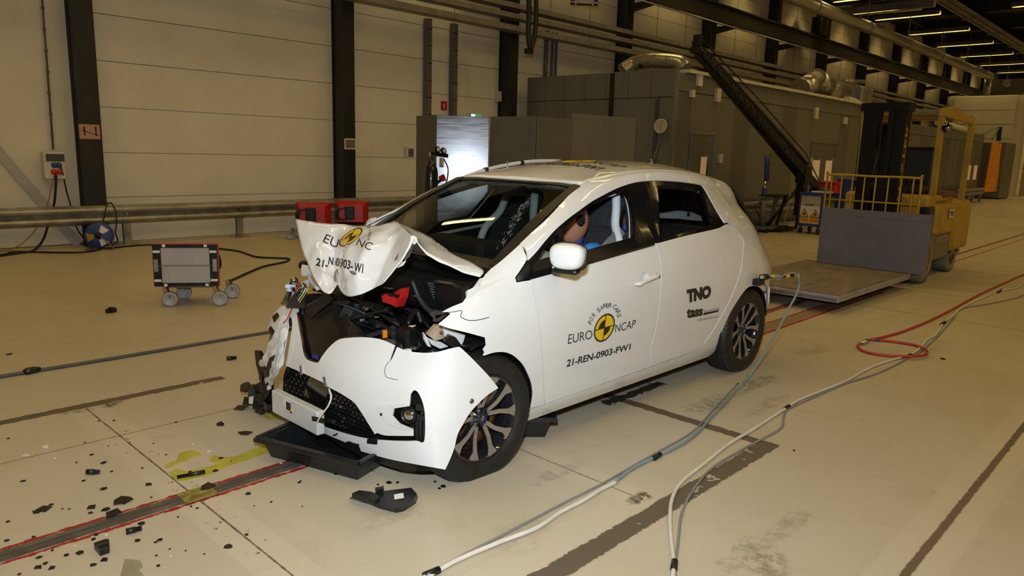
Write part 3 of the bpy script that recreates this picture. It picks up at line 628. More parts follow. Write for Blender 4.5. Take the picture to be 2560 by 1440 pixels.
MB().tube([A + up * .2, A.lerp(B_, .5) + up * .32, B_ + up * .36, T_ + up * .1], .012, 6).build('tension_wire', BLACKP, bo)
MB().tube([A.lerp(B_, .35) + up * .16, B_ + up * .24], .02, 6).build('control_rod', BLACKP, bo)
hb_ = MB()
for k in range(40):
    for s2 in (-.35, .35):
        q = A.lerp(B_, (k + .5) / 40) + up * (.04 + .07 * k / 40) * s2 - wd * .0875; hb_.lathe([(0, .002), (.018, .002), (.018, -.002)], 8, Matrix.Translation(q) @ Matrix.Rotation(math.pi / 2, 4, 'X'))
o = hb_.build('plate_hole', M('hole_pale', (.10, .085, .055), .6), bo); o['kind'] = 'stuff'
MB().cbox(B_ + Vector((.08, 0, -.1)), (.24, .22, .34)).build('pivot_head', BLACKP, bo)
MB().beam(B_, T_, .10, .16).build('tail', BLACKP, bo)
MB().cbox(T_ + Vector((.1, 0, -.1)), (.5, .4, .35)).build('counterweight', BLACKP, bo)
foot = Vector((B_.x, 3.3, 0))
MB().beam(B_ + Vector((.05, 0, -.2)), foot + Vector((.05, 0, .35)), .16, .16).build('column', BLACKP, bo)
for a in (.4, 2.5, 4.6): MB().tube([B_ + Vector((0, 0, -.3)), foot + Vector((.75 * math.cos(a), .75 * math.sin(a), .02))], .03, 8).build('leg', BLACKP, bo)
for k, dz in enumerate((0, .10, .2)): MB().cbox(A + Vector((.02 * k - .1, 0, dz)), (.16 - .03 * k, .12, .09)).build('camera_head', BLACKP, bo)
# blue pump stand, black table stand, broom
q = at(1912, 578, 'z', 0); o = thing('blue_cylinder_stand', 'upright blue cylinder on a grey wheeled stand behind the car tail', 'stand', (q.x, q.y, 0))
MB().tube([at(1918, 389, 'y', q.y), at(1916, 452, 'y', q.y)], .05, 12).build('cylinder', BLUEP, o); MB().tube([at(1914, 452, 'y', q.y), at(1908, 500, 'y', q.y)], .03, 10).build('rod', CHROME, o)
MB().tube([at(1912, 470, 'y', q.y), at(1909, 492, 'y', q.y)], .05, 10).build('sleeve', BLUEP, o)
MB().tube([at(1908, 500, 'y', q.y), Vector((at(1906, 560, 'y', q.y).x, q.y, .1))], .07, 12).build('pedestal', GREYP, o)
MB().box((q.x - .35, q.y - .2, .06), (q.x + .5, q.y + .2, .12)).build('base', GREYP, o)
for dx in (-.3, .45): MB().cyl((q.x + dx, q.y - .2, .05), (q.x + dx, q.y - .16, .05), .05, 12).build('wheel', BLACKR, o)
MB().tube(bez([at(1898, 540, 'y', q.y), at(1888, 515, 'y', q.y), at(1900, 508, 'y', q.y), at(1912, 520, 'y', q.y)], 5), .012, 6).build('hose', BLACKR, o)
q = at(1945, 575, 'z', 0); o = thing('black_table_stand', 'black tilting table stand between the blue cylinder and the boom', 'stand', (q.x, q.y, 0))
MB().box(at(1920, 489, 'y', q.y) - Vector((0, .2, .02)), at(1968, 487, 'y', q.y) + Vector((0, .2, .01))).build('top', BLACKP, o)
MB().beam(at(1942, 492, 'y', q.y), Vector((at(1925, 570, 'y', q.y).x, q.y, .05)), .08, .06).build('strut', GREYP, o); MB().beam(at(1964, 492, 'y', q.y), Vector((at(1940, 560, 'y', q.y).x, q.y, .05)), .05, .05).build('strut', BLACKP, o)
MB().box((q.x - .5, q.y - .25, .02), (q.x + .3, q.y + .25, .08)).build('base', STEEL, o)
q = at(1958, 580, 'z', 0); o = thing('broom', 'broom with pale handle leaning by the black table stand', 'broom', (q.x, q.y, 0)); MB().tube([Vector((q.x, q.y, .12)), at(1976, 481, 'y', q.y)], .016, 8).build('handle', M('pale_wood', (.35, .28, .18), .6), o); MB().rbox((q.x - .16, q.y - .04, 0), (q.x + .16, q.y + .04, .14), .02).build('head', BLACKR, o)
# danger trolley
q0, q1 = at(1990, 582, 'z', 0.0), at(2048, 588, 'z', 0.0); dv = (q1 - q0); L = .95; an = math.atan2(dv.y, dv.x)
tr = thing('danger_trolley', 'blue framed trolley with two yellow electrical danger signs', 'trolley', (q0.x, q0.y, 0), an); Q = Matrix.Translation((q0.x, q0.y, 0)) @ Matrix.Rotation(an, 4, 'Z')
L = dv.length; Hh = .86
MB().rbox((0, 0, .16), (L, .55, .22), .01, Q).build('base_frame', BLUEP, tr); MB().rbox((0, 0, Hh - .07), (L, .55, Hh), .01, Q).build('top_frame', BLUEP, tr)
for x in (0, L - .04): MB().box((x, 0, .2), (x + .04, .04, Hh - .05), Q).build('post', BLUEP, tr)
MB().box((.04, .01, .22), (L - .04, .03, Hh - .07), Q).build('panel', M('cream_panel', (.48, .42, .32), .5), tr); MB().box((.04, .005, .22), (L - .04, .0095, Hh - .28), Q).build('sign_sheet', WHITEP, tr)
SIGNO = M('sign_orange', (.80, .34, .01), .5, var=.05)
for cx in (.27, .73):
    x = L * cx; w_ = L * .215
    MB().prism([(x - w_, .003, .34), (x + w_, .003, .34), (x, .003, .34 + w_ * 1.75)], (0, -.0005, 0), Q).build('warning_triangle_edge', BLACKP, tr); MB().prism([(x - w_ * .82, .002, .355), (x + w_ * .82, .002, .355), (x, .002, .34 + w_ * 1.56)], (0, -.0006, 0), Q).build('warning_triangle', SIGNO, tr)
    MB().prism([(x + .02, .001, .34 + w_ * 1.15), (x - .035, .001, .34 + w_ * .62), (x + .0, .001, .34 + w_ * .62), (x - .02, .001, .34 + w_ * .18), (x + .04, .001, .34 + w_ * .75), (x + .006, .001, .34 + w_ * .75)], (0, -.0006, 0), Q).build('lightning_bolt', BLACKP, tr)
    MB().box((x - w_, .002, .235), (x + w_, .004, .325), Q).build('caption_plate', SIGNO, tr)
    text_fit('Danger', Q @ Vector((x - w_ * .85, .0015, .275)), Q.to_3x3() @ Vector((w_ * 1.7, 0, 0)), Q.to_3x3() @ Vector((0, 0, .04)), BLACKP, tr, off=.001)
text_fit('GEEL', Q @ Vector((L * .27, .008, Hh - .285)), Q.to_3x3() @ Vector((L * .4, 0, 0)), Q.to_3x3() @ Vector((0, 0, .05)), BLACKP, tr, off=.001, bold=.02)
for x in (.06, L - .06):
    for y in (.05, .5): MB().cyl(Q @ Vector((x - .02, y, .065)), Q @ Vector((x + .02, y, .065)), .065, 14).build('caster', BLACKR, tr); MB().box((x - .025, y - .02, .1), (x + .025, y + .02, .17), Q).build('caster_fork', GREYP, tr)
for nm, lab, lo, hi, mt in (('red_toolbox', 'open red toolbox on the danger trolley', (.30, .2, Hh), (L + .15, .5, Hh + .24), REDP), ('green_case', 'small green case on the danger trolley', (L - .12, .05, Hh), (L + .05, .18, Hh + .10), M('green_plastic', (.03, .16, .07), .5)), ('white_papers', 'white papers lying on the danger trolley', (.22, .03, Hh), (.62, .17, Hh + .035), WHITEP), ('blue_box', 'blue box behind the red toolbox', (.50, .56, Hh - .5), (L + .4, .9, Hh + .3), BLUEP)):
    o = thing(nm, lab, 'box', tuple(Q @ Vector(lo))); MB().rbox(lo, hi, .01, Q).build('body', mt, o)
    if nm != 'white_papers': MB().rbox((lo[0] + .01, lo[1] - .004, hi[2] - .05), (hi[0] - .01, hi[1] + .004, hi[2] - .04), .002, Q).build('lid_edge', BLACKP, o)
    else: MB().rbox((lo[0] + .1, lo[1] + .01, hi[2]), (hi[0], hi[1] + .02, hi[2] + .005), .001, Q).build('top_sheet', WHITEP, o)
# ---------------------------------------------------------------- forklift with board and platform
fk = thing('forklift', 'yellow forklift truck facing the car with raised guard and black mast', 'forklift', (8.8, 0, 0))
def fbox(nm, lo, hi, mt, r=.02, par=None): return MB().rbox(lo, hi, r).build(nm, mt, par or fk)
fbox('chassis', (7.95, -.50, .22), (10.05, .55, .62), BROWNG, .05)
fbox('counterweight', (9.35, -.54, .30), (10.25, .60, 1.02), YELLOW, .08)
fbox('battery_cover', (8.55, -.53, .58), (9.38, .59, .99), YELLOW, .05)
fbox('seat_deck', (9.0, -.40, .98), (9.7, .45, 1.10), YELLOW, .05)
fbox('dash_cowl', (8.12, -.50, .55), (8.40, .55, 1.12), YELLOW, .04)
st_ = fbox('seat', (9.0, -.18, 1.08), (9.45, .28, 1.22), BLACKR, .05); fbox('seat_back', (9.38, -.18, 1.15), (9.55, .28, 1.75), BLACKR, .05, st_)
fbox('front_step', (8.05, -.53, .45), (8.32, -.42, .98), BLACKP, .02)
fbox('red_deck', (9.15, -.42, 1.08), (9.70, -.20, 1.15), M('maroon', (.14, .04, .04), .5), .01)
for x0, x1, yy in ((8.50, 8.42, -.44), (8.50, 8.42, .50), (9.85, 9.88, -.46), (9.85, 9.88, .52)):
    MB().beam((x0, yy, .6), (x1 if x0 < 9 else x1, yy, 2.12), .065, .08).build('guard_post', YELLOW, fk)
for yy in (-.45, .51): MB().beam((8.38, yy, 2.17), (9.92, yy, 2.13), .065, .08).build('guard_bar', YELLOW, fk)
for x in (8.42, 8.9, 9.4, 9.88): MB().beam((x, -.45, 2.17), (x, .51, 2.17), .08, .06).build('guard_bar', YELLOW, fk)
MB().box((8.36, -.46, 2.16), (9.95, .52, 2.19)).build('guard_roof', BROWNG, fk)
MB().prism([(8.35, -.47, 2.12), (8.9, -.47, 2.20), (9.95, -.47, 2.05), (9.95, -.47, 2.12), (8.9, -.47, 2.27), (8.35, -.47, 2.22)], (0, .05, 0)).build('guard_visor', YELLOW, fk)
q = Vector((8.38, -.52, 1.98)); lp = MB().lathe([(0, .02), (.045, .018), (.065, .0), (.058, -.04), (0, -.055)], 20, Matrix.Translation(q) @ Matrix.Rotation(-math.pi / 2, 4, 'Y')).build('work_lamp', M('lamp_mirror', (.25, .26, .3), .1, 1.0, var=.5, sc=30), fk)
# mast
MASTB = M('mast_black', (.0035, .0035, .0035), .5, spec=.25)
for y0, y1 in ((.17, .30), (-.21, -.08)):
    MB().box((7.78, y0, .12), (7.98, y1, 2.24)).build('mast_channel', MASTB, fk)
for y0, y1 in ((.10, .17), (-.08, -.01)): MB().box((7.74, y0, .15), (7.90, y1, 2.20)).build('inner_mast', MASTB, fk)
MB().box((7.765, -.24, 2.16), (7.99, .34, 2.26)).build('mast_head', MASTB, fk); MB().box((7.72, -.22, 1.2), (7.78, .32, 1.28)).build('mast_crossbar', MASTB, fk)
MB().cyl((7.86, .045, .2), (7.86, .045, 2.0), .035, 12).build('lift_cylinder', MASTB, fk)
MB().cyl((7.80, .20, .9), (7.80, .20, 1.7), .008, 8).build('chain', CHROME, fk); MB().cyl((7.80, -.12, .9), (7.80, -.12, 1.9), .008, 8).build('chain', CHROME, fk)
MB().tube(bez([(7.8, .12, 1.75), (7.75, .08, 1.5), (7.78, .14, 1.2), (7.8, .16, .9)], 5), .02, 8).build('hydraulic_hose', BLACKR, fk)
wv, wf = text_mesh('HYSTER', 1.0, .02)
x0 = min(v.x for v in wv); x1 = max(v.x for v in wv); y0 = min(v.y for v in wv); y1 = max(v.y for v in wv)
MB().add([(7.80 + .10 * (v.y - y0) / (y1 - y0), -.2115, 1.05 + .95 * (v.x - x0) / (x1 - x0)) for v in wv], wf).build('lettering', YELLOW, fk, fix=False)
MB().add([(8.75 + .55 * (v.x - x0) / (x1 - x0), -.502, .47 + .09 * (v.y - y0) / (y1 - y0)) for v in wv], wf).build('lettering', M('faded_cream', (.42, .36, .25), .6), fk, fix=False)
wv, wf = text_mesh('TNO', 1.0, .03); x0 = min(v.x for v in wv); x1 = max(v.x for v in wv); y0 = min(v.y for v in wv); y1 = max(v.y for v in wv)
MB().box((8.98, -.545, .80), (9.22, -.5405, .92)).build('label_plate', CREAMB, fk)
MB().add([(9.0 + .2 * (v.x - x0) / (x1 - x0), -.547, .825 + .07 * (v.y - y0) / (y1 - y0)) for v in wv], wf).build('lettering', BLACKP, fk, fix=False)
# wheels, steering wheel
PALER = M('pale_tyre', (.22, .20, .17), .7, var=.15)
def fwheel(x, y, r, w_, hubm):
    Qw_ = Matrix.Translation((x, y, r)) @ Matrix.Rotation(math.pi / 2, 4, 'X')
    t_ = MB().lathe([(r * .62, w_ / 2), (r * .95, w_ / 2), (r, w_ / 2 - .03), (r, -w_ / 2 + .03), (r * .95, -w_ / 2), (r * .62, -w_ / 2)], 32, Qw_, closed=True).build('wheel', PALER, fk)
    MB().lathe([(0, w_ / 2 - .02), (r * .2, w_ / 2 - .01), (r * .25, w_ / 2 - .06), (r * .5, w_ / 2 - .05), (r * .62, w_ / 2 - .005), (r * .62, -w_ / 2)], 24, Qw_).build('wheel_disc', hubm, t_)
    for k in range(6): a = math.pi / 3 * k; MB().cyl(Qw_ @ Vector((r * .38 * math.cos(a), r * .38 * math.sin(a), w_ / 2 - .055)), Qw_ @ Vector((r * .38 * math.cos(a), r * .38 * math.sin(a), w_ / 2 - .03)), .014, 6).build('wheel_nut', BLACKP, t_)
for y in (-.42, .46): fwheel(8.12, y, .29, .27, YELLOW)
for y in (-.40, .44): fwheel(9.62, y, .24, .20, M('brown_hub', (.11, .07, .03), .5, var=.3))
MB().tube([(8.55 + .16 * math.cos(a) * .4, .05 + .17 * math.sin(a), 1.22 + .16 * math.cos(a)) for a in [2 * math.pi * k / 20 for k in range(20)]], .014, 6, closed=True).build('steering_wheel', BLACKP, fk)
MB().cyl((8.38, .05, 1.08), (8.55, .05, 1.22), .02, 8).build('steering_column', BLACKP, fk)
# forks under the platform
for y in (-.22, .28): MB().box((5.6, y - .05, .075), (7.74, y + .05, .115)).build('fork', BLACKP, fk)
MB().box((7.62, -.42, .12), (7.74, .48, .60)).build('carriage', BLACKP, fk)
# yellow load rail
lr = thing('load_rail', 'yellow tubular rail standing above the grey board', 'rail', (7.5, 0, .2))
zr0, zr1 = at(2180, 505, 'x', 7.5).z, at(2180, 441, 'x', 7.5).z
ys = [at(px, 450, 'x', 7.5).y for px in (2068, 2080, 2105, 2132, 2162, 2190, 2222, 2254, 2285, 2304)]
MB().tube(bez([(7.5, ys[0], .2), (7.5, ys[0], zr1 - .06), (7.5, ys[0] - .05, zr1), (7.5, (ys[0] + ys[-1]) / 2, zr1), (7.5, ys[-1] + .05, zr1), (7.5, ys[-1], zr1 - .06), (7.5, ys[-1], .2)], 8), .015, 8).build('hoop', YELLOW, lr)
MB().tube([(7.5, ys[0], zr0), (7.5, ys[-1], zr0)], .011, 8).build('mid_bar', YELLOW, lr)
for y in ys[1:-1]: MB().tube([(7.5, y, .2), (7.5, y, zr1)], .010, 6).build('upright', YELLOW, lr)
o = thing('upright_board', 'large lilac grey board standing upright on the lifted platform', 'board', (7.4, -.1, .2))
MB().rbox((7.385, -.745, .202), (7.42, .55, .925), .004).build('board', LILAC, o); MB().box((7.378, -.73, .84), (7.385, .1, .925)).build('overlap_sheet', LILAC, o)
MB().box((7.42, -.70, .202), (7.47, -.65, .9)).build('batten', LILAC, o); MB().box((7.42, .45, .202), (7.47, .50, .9)).build('batten', LILAC, o)
o = thing('lifted_platform', 'flat plywood topped platform resting on the forklift forks', 'platform', (6.3, 0, .12))
MB().rbox((5.18, -.555, .118), (7.53, .75, .188), .006).build('frame', LILACL, o); MB().rbox((5.19, -.545, .188), (7.52, .74, .200), .003).build('plywood_top', WOODP, o)
MB().box((5.176, -.54, .13), (5.18, .5, .16)).build('scuff_strip', LILAC, o)
# ---------------------------------------------------------------- floodlights
LENS = M('frosted_lens', (.40, .38, .37), .28, var=.06, sc=3, rv=.1)
WHEELG = M('grey_caster', (.34, .33, .33), .5, var=.08)
def floodlight(lab, x, y, rz, casters=True, z0=.19, grp='red floodlight units'):
    o = thing('floodlight', lab, 'floodlight', (x, y, 0 if casters else z0), rz, group=grp); Q = Matrix.Translation((x, y, 0)) @ Matrix.Rotation(rz, 4, 'Z')
    w_, h_ = .285, .40
    b = MB(); f0 = [(-w_, -.02, z0), (w_, -.02, z0), (w_, -.02, z0 + h_), (-w_, -.02, z0 + h_)]; f1 = [(-.20, .22, z0 + .05), (.20, .22, z0 + .05), (.20, .22, z0 + h_ - .06), (-.20, .22, z0 + h_ - .06)]
    fm = [(-w_, .03, z0), (w_, .03, z0), (w_, .03, z0 + h_), (-w_, .03, z0 + h_)]
    b.add([Q @ Vector(p) for p in f0 + fm + f1], [(i, (i + 1) % 4, (i + 1) % 4 + 4, i + 4) for i in range(4)] + [(i + 4, (i + 1) % 4 + 4, (i + 1) % 4 + 8, i + 8) for i in range(4)] + [(8, 9, 10, 11), (3, 2, 1, 0)]).build('housing', REDP, o)
    fr_ = MB()
    for lo, hi in (((-w_ + .006, -.035, z0 + .005), (-w_ + .075, -.02, z0 + h_ - .005)), ((w_ - .075, -.035, z0 + .005), (w_ - .006, -.02, z0 + h_ - .005)), ((-w_ + .075, -.035, z0 + .005), (w_ - .075, -.02, z0 + .035)), ((-w_ + .075, -.035, z0 + h_ - .035), (w_ - .075, -.02, z0 + h_ - .005))): fr_.box(lo, hi, Q)
    bz = fr_.build('bezel', BLACKP, o)
    MB().box((-w_ + .075, -.028, z0 + .035), (w_ - .075, -.022, z0 + h_ - .035), Q).build('lens', LENS, o)
    MB().beam(Q @ Vector((-w_, -.038, z0 + h_ / 2)), Q @ Vector((w_, -.038, z0 + h_ / 2)), .006, .006).build('wire_guard', GREYP, o)
    for x_, z_, ww, hh in ((-w_ + .04, .33, .06, .022), (-w_ + .04, .06, .06, .022), (w_ - .04, .33, .06, .022), (w_ - .04, .06, .06, .022), (-.18, .385, .028, .024), (.18, .385, .028, .024), (-.18, .016, .028, .024), (.18, .016, .028, .024)):
        MB().cbox((x_, -.038, z0 + z_), (ww, .006, hh), Q).build('white_tab', WHITEP, bz)
    for x_ in (-w_ + .03, w_ - .03): MB().rbox((x_ - .02, -.042, z0 + .14), (x_ + .02, -.034, z0 + .26), .004, Q).build('side_latch', FRAMEM, bz)
    MB().rbox((-.06, .22, z0 + .10), (.10, .30, z0 + .32), .015, Q).build('ballast_box', BLACKP, o)
    for k in range(3): MB().tube(bez([Q @ Vector(p) for p in ((.08, .26, z0 + .30), (.19 + .02 * k, .28, z0 + .26), (.20 + .02 * k, .28, z0 + .12), (.08, .26, z0 + .09))], 5), .012, 8).build('coiled_cable', BLACKR, o)
    if casters:
        MB().box((-.22, .02, z0 - .02), (.22, .36, z0), Q).build('chassis', GREYP, o)
        for cx, cy in ((-.2, .0), (.24, .0), (-.15, .36), (.30, .36)):
            MB().beam(Q @ Vector((cx, cy, z0 - .01)), Q @ Vector((cx + .04, cy - .02, .075)), .03, .05).build('caster_fork', CHROME, o)
            Qc_ = Q @ Matrix.Translation((cx + .045, cy - .02, .0705)) @ Matrix.Rotation(.12, 4, 'Z') @ Matrix.Rotation(math.pi / 2, 4, 'X')
            wh = MB().lathe([(0, .016), (.05, .017), (.054, .022), (.070, .016), (.070, -.016), (.054, -.022), (.05, -.017), (0, -.016)], 24, Qc_).build('caster_wheel', WHEELG, o)
            MB().lathe([(.0685, .018), (.0712, .012), (.0712, -.012), (.0685, -.018)], 24, Qc_, closed=True).build('caster_tread', BLACKR, wh)
    else:
        for x_ in (-w_ - .02, w_ + .02): MB().beam(Q @ Vector((x_, .05, z0 + .2)), Q @ Vector((x_, .05, z0 + .75)), .03, .015).build('yoke', BLACKP, o)
    return o
floodlight('red floodlight on casters standing alone on the floor left of the car', .475, 3.70, -.585)
floodlight('left one of two red floodlights by the barrier behind the bonnet', 4.25, 7.75, 2.5)
floodlight('right one of two red floodlights by the barrier behind the bonnet', 5.00, 7.75, 2.5)
a = at(1460, 14, 'y', 7.0); floodlight('red floodlight mounted high up at the top edge of the picture', a.x, 7.0, -.75, casters=False, z0=a.z)
# ================================================================ car: materials
PAINT = M('white_car_paint', (0.75, 0.75, 0.75), 0.32, var=0.012, sc=2, coat=1.0, rv=0.04)
INNERW = M('white_primer', (0.66, 0.66, 0.66), 0.45, var=0.08, sc=9)
GLOSSB = M('gloss_black', (0.006, 0.006, 0.007), 0.12, var=0.2, sc=8, coat=0.6)
SATINB = M('satin_black', (0.0065, 0.0065, 0.007), 0.36, var=0.25, sc=15)
DARKIN = M('dark_interior', (0.012, 0.012, 0.014), 0.7, var=0.3, sc=10)
SEATC = M('grey_seat_cloth', (0.020, 0.021, 0.024), 0.85, var=0.25, sc=40)
SEATW = M('white_seat_trim', (0.66, 0.68, 0.70), 0.5, var=0.05)
ALU = M('diamond_cut_alloy', (0.33, 0.29, 0.245), 0.33, 0.55, var=0.07, sc=20)
RIMB = M('gloss_rim_dark', (0.018, 0.018, 0.022), 0.12, 0.3, var=0.2, sc=10, coat=0.8)
TYRE = M('tyre_rubber', (0.009, 0.0088, 0.0085), 0.55, var=0.25, sc=18)
RUST = M('rusty_disc', (0.20, 0.085, 0.035), 0.5, 0.5, var=0.4, sc=16)
BLUEC = M('blue_ring', (0.025, 0.04, 0.20), 0.25, 0.4, var=0.1)
GREYM = M('grey_metal', (0.32, 0.32, 0.33), 0.3, 0.9, var=0.25, sc=18)
INKB = M('black_print', (0.012, 0.012, 0.012), 0.4, var=0.05)
INKG = M('grey_print', (0.20, 0.20, 0.21), 0.4, var=0.05)
INKY = M('yellow_print', (0.80, 0.52, 0.01), 0.4, var=0.03)
INKBL = M('blue_print', (0.04, 0.09, 0.55), 0.4, var=0.05)
WGLASS = glass('windscreen_glass', (0.74, 0.77, 0.75))
TGLASS = glass('tinted_rear_glass', (0.84, 0.86, 0.85))
CGLASS = glass('clear_lens', (0.85, 0.85, 0.85))
LIGHTG = M('pale_grey_tube', (0.50, 0.52, 0.58), 0.4, var=0.05)
BEAMG = M('crash_beam_grey', (0.62, 0.62, 0.60), 0.45, 0.1, var=0.06, sc=10)
REDL = M('red_tail_lens', (0.10, 0.006, 0.006), 0.12, var=0.15, coat=1.0)
ORANGE = M('orange_plug', (0.75, 0.20, 0.01), 0.45, var=0.08)

# ================================================================ body surface: sections along x
YC = -.075                       # middle plane of the car
_XK = np.array([-.35, -.1, .14, .34, .60, .72, .94, 1.23, 1.5, 1.8, 2.25, 2.6, 2.9, 3.1, 3.25])
_n = np.ones(15)
def _c(*v): return np.array(v, float)
_PY = [
 _c(.70, .74, .752, .755, .755, .755, .755, .755, .755, .755, .755, .75, .72, .66, .50),
 _c(.74, .785, .798, .80, .80, .80, .80, .80, .80, .80, .80, .80, .77, .70, .54),
 _c(.765, .815, .825, .827, .825, .822, .82, .82, .82, .82, .828, .83, .80, .73, .57),
 _c(.785, .840, .852, .855, .855, .852, .85, .85, .85, .85, .856, .852, .825, .755, .60),
 _c(.79, .838, .85, .86, .866, .867, .868, .868, .868, .868, .868, .855, .815, .74, .58),
 _c(.765, .79, .80, .815, .82, .82, .82, .82, .82, .815, .785, .75, .69, .60, .45),
 _c(.74, .755, .765, .778, .733, .705, .67, .63, .61, .60, .59, .575, .55, .50, .38),
 _c(.70, .70, .70, .70, .65, .628, .578, .562, .552, .548, .53, .50, .47, .42, .30),
 _c(.35, .35, .35, .35, .33, .33, .32, .31, .31, .31, .30, .28, .26, .22, .15),
 _n * .075]
_PZ = [
 _n * .155, _n * .235, _n * .36, _n * .56,
 _c(.70, .745, .765, .77, .77, .77, .77, .775, .78, .785, .79, .78, .77, .75, .74),
 _c(.745, .84, .90, .922, .945, .957, .978, 1.005, 1.028, 1.045, 1.07, 1.06, 1.02, .93, .86),
 _c(.765, .872, .936, 1.01, 1.145, 1.195, 1.265, 1.333, 1.368, 1.367, 1.333, 1.26, 1.17, 1.03, .92),
 _c(.775, .892, .972, 1.078, 1.19, 1.252, 1.347, 1.392, 1.420, 1.427, 1.405, 1.36, 1.29, 1.12, .97),
 _c(.80, .92, 1.0, 1.09, 1.205, 1.26, 1.352, 1.424, 1.458, 1.468, 1.458, 1.42, 1.352, 1.19, 1.0),
 _c(.81, .93, 1.01, 1.10, 1.215, 1.265, 1.355, 1.432, 1.468, 1.478, 1.474, 1.44, 1.376, 1.21, 1.01)]
def _herm(xk, yk):
    d = np.gradient(yk, xk)
    def f(x):
        i = np.clip(np.searchsorted(xk, x) - 1, 0, len(xk) - 2)
        h = xk[i + 1] - xk[i]; t = (x - xk[i]) / h
        return ((2 * t**3 - 3 * t**2 + 1) * yk[i] + (t**3 - 2 * t**2 + t) * h * d[i] + (-2 * t**3 + 3 * t**2) * yk[i + 1] + (t**3 - t**2) * h * d[i + 1])
    return f
_FY = [_herm(_XK, a) for a in _PY]; _FZ = [_herm(_XK, a) for a in _PZ]
def BODY(x, t):
    """near (left) side of the body: x along the car, t = 0 sill ... 9 middle of the roof"""
    x = np.asarray(x, float); t = np.clip(np.asarray(t, float), 0, 8.9999)
    Y = np.stack([f(x) for f in _FY], -1); Z = np.stack([f(x) for f in _FZ], -1)
    Y = np.concatenate([2 * Y[..., :1] - Y[..., 1:2], Y, (.15 - Y[..., 8:9])], -1); Z = np.concatenate([2 * Z[..., :1] - Z[..., 1:2], Z, Z[..., 8:9]], -1)
    i = np.floor(t).astype(int); u = t - i
    def cr(A):
        a, b, c, d = (np.take_along_axis(A, (i + k)[..., None], -1)[..., 0] for k in range(4))
        return 0.5 * (2 * b + (c - a) * u + (2 * a - 5 * b + 4 * c - d) * u * u + (3 * b - a - 3 * c + d) * u**3)
    return np.stack([x, -cr(Y), cr(Z)], -1)
_BP = np.array([(.16, -.872), (.05, -.872), (-.1, -.868), (-.25, -.84), (-.33, -.75), (-.37, -.6), (-.405, -.4), (-.42, -.2), (-.415, 0), (-.40, .2), (-.385, .42), (-.33, .64), (-.19, .76), (-.02, .80)])
_bpd = np.array(bez(_BP, 24)); _bl = np.concatenate([[0], np.cumsum(np.linalg.norm(np.diff(_bpd, axis=0), axis=1))])
_bn = np.gradient(_bpd, axis=0); _bn = np.stack([-_bn[:, 1], _bn[:, 0]], -1); _bn /= np.linalg.norm(_bn, axis=1)[:, None]
_bn *= -1 if _bn[0, 1] > 0 else 1
_zk = np.array([.04, .12, .22, .35, .5, .6, .68, .78]); _dk = np.array([-.02, 0, .012, .022, .0, -.05, -.10, -.17])
_fd = _herm(_zk, _dk)
def BUMP(s, z):
    """front bumper: s metres round the nose from the near wheel, z height"""
    s = np.clip(np.asarray(s, float), 0, _bl[-1]); z = np.asarray(z, float)
    px = np.interp(s, _bl, _bpd[:, 0]); py = np.interp(s, _bl, _bpd[:, 1]); nx = np.interp(s, _bl, _bn[:, 0]); ny = np.interp(s, _bl, _bn[:, 1])
    d = _fd(np.clip(z, .04, .78)); k = np.where(ny < -.8, .35, 1.0)
    k = 1.0 - .65 * np.clip((-ny - .35) / .55, 0, 1)
    return np.stack([px + nx * d * k, py + ny * d * k, z], -1)
class Surf:
    def __init__(s, fn, u, v):
        s.fn = fn; U, V = np.meshgrid(np.linspace(*u), np.linspace(*v), indexing='ij'); s.lo = (u[0], v[0]); s.hi = (u[1], v[1])
        s.U, s.V = U.ravel(), V.ravel(); P = fn(s.U, s.V); s.P = proj(P)
        N = s.normal(s.U, s.V); k = int(np.argmin(((CAMC - P)**2).sum(-1))); s.sg = 1.0 if np.dot(N[k], CAMC - P[k]) > 0 else -1.0; N = N * s.sg; s.ok = (np.sum(N * (CAMC - P), -1) > 0.02 * np.linalg.norm(CAMC - P, axis=-1))
    def normal(s, u, v):
        e = 1e-3; a = s.fn(u + e, v) - s.fn(u - e, v); b = s.fn(u, v + e) - s.fn(u, v - e)
        n = np.cross(a, b); return n / (np.linalg.norm(n, axis=-1)[..., None] + 1e-12)
    def uv(s, px):
        q = np.asarray(px, float); D = ((s.P[None] - q[:, None])**2).sum(-1) + np.where(s.ok, 0, 1e6)[None]
        k = D.argmin(1); u, v = s.U[k].copy(), s.V[k].copy(); e = 1e-4
        for _ in range(12):
            p0 = proj(s.fn(u, v)); a = (proj(s.fn(u + e, v)) - p0) / e; b = (proj(s.fn(u, v + e)) - p0) / e; r = q - p0
            aa = (a * a).sum(-1) + 1e-3; bb = (b * b).sum(-1) + 1e-3; ab = (a * b).sum(-1); ra = (r * a).sum(-1); rb = (r * b).sum(-1); dt = aa * bb - ab * ab
            u = np.clip(u + np.clip((ra * bb - rb * ab) / dt, -.3, .3), s.lo[0], s.hi[0]); v = np.clip(v + np.clip((rb * aa - ra * ab) / dt, -.3, .3), s.lo[1], s.hi[1])
        return np.stack([u, v], -1)
BS = Surf(BODY, (-.35, 3.25, 72), (0, 9, 90))
FS = Surf(BUMP, (0.0, float(_bl[-1]), 70), (.05, .77, 36))
def shrink(px, g):
    P = np.array(px, float); n = len(P); A = 0.5 * np.sum(P[:, 0] * np.roll(P[:, 1], -1) - np.roll(P[:, 0], -1) * P[:, 1]); sg = 1 if A > 0 else -1
    out = []
    for i in range(n):
        a = P[i] - P[i - 1]; b = P[(i + 1) % n] - P[i]
        na = np.array([-a[1], a[0]]) * sg / (np.linalg.norm(a) + 1e-9); nb = np.array([-b[1], b[0]]) * sg / (np.linalg.norm(b) + 1e-9)
        m = na + nb; l = np.linalg.norm(m)
        out.append(P[i] + (m / l * g / max(l / 2, .5) if l > .3 else 0))
    return out
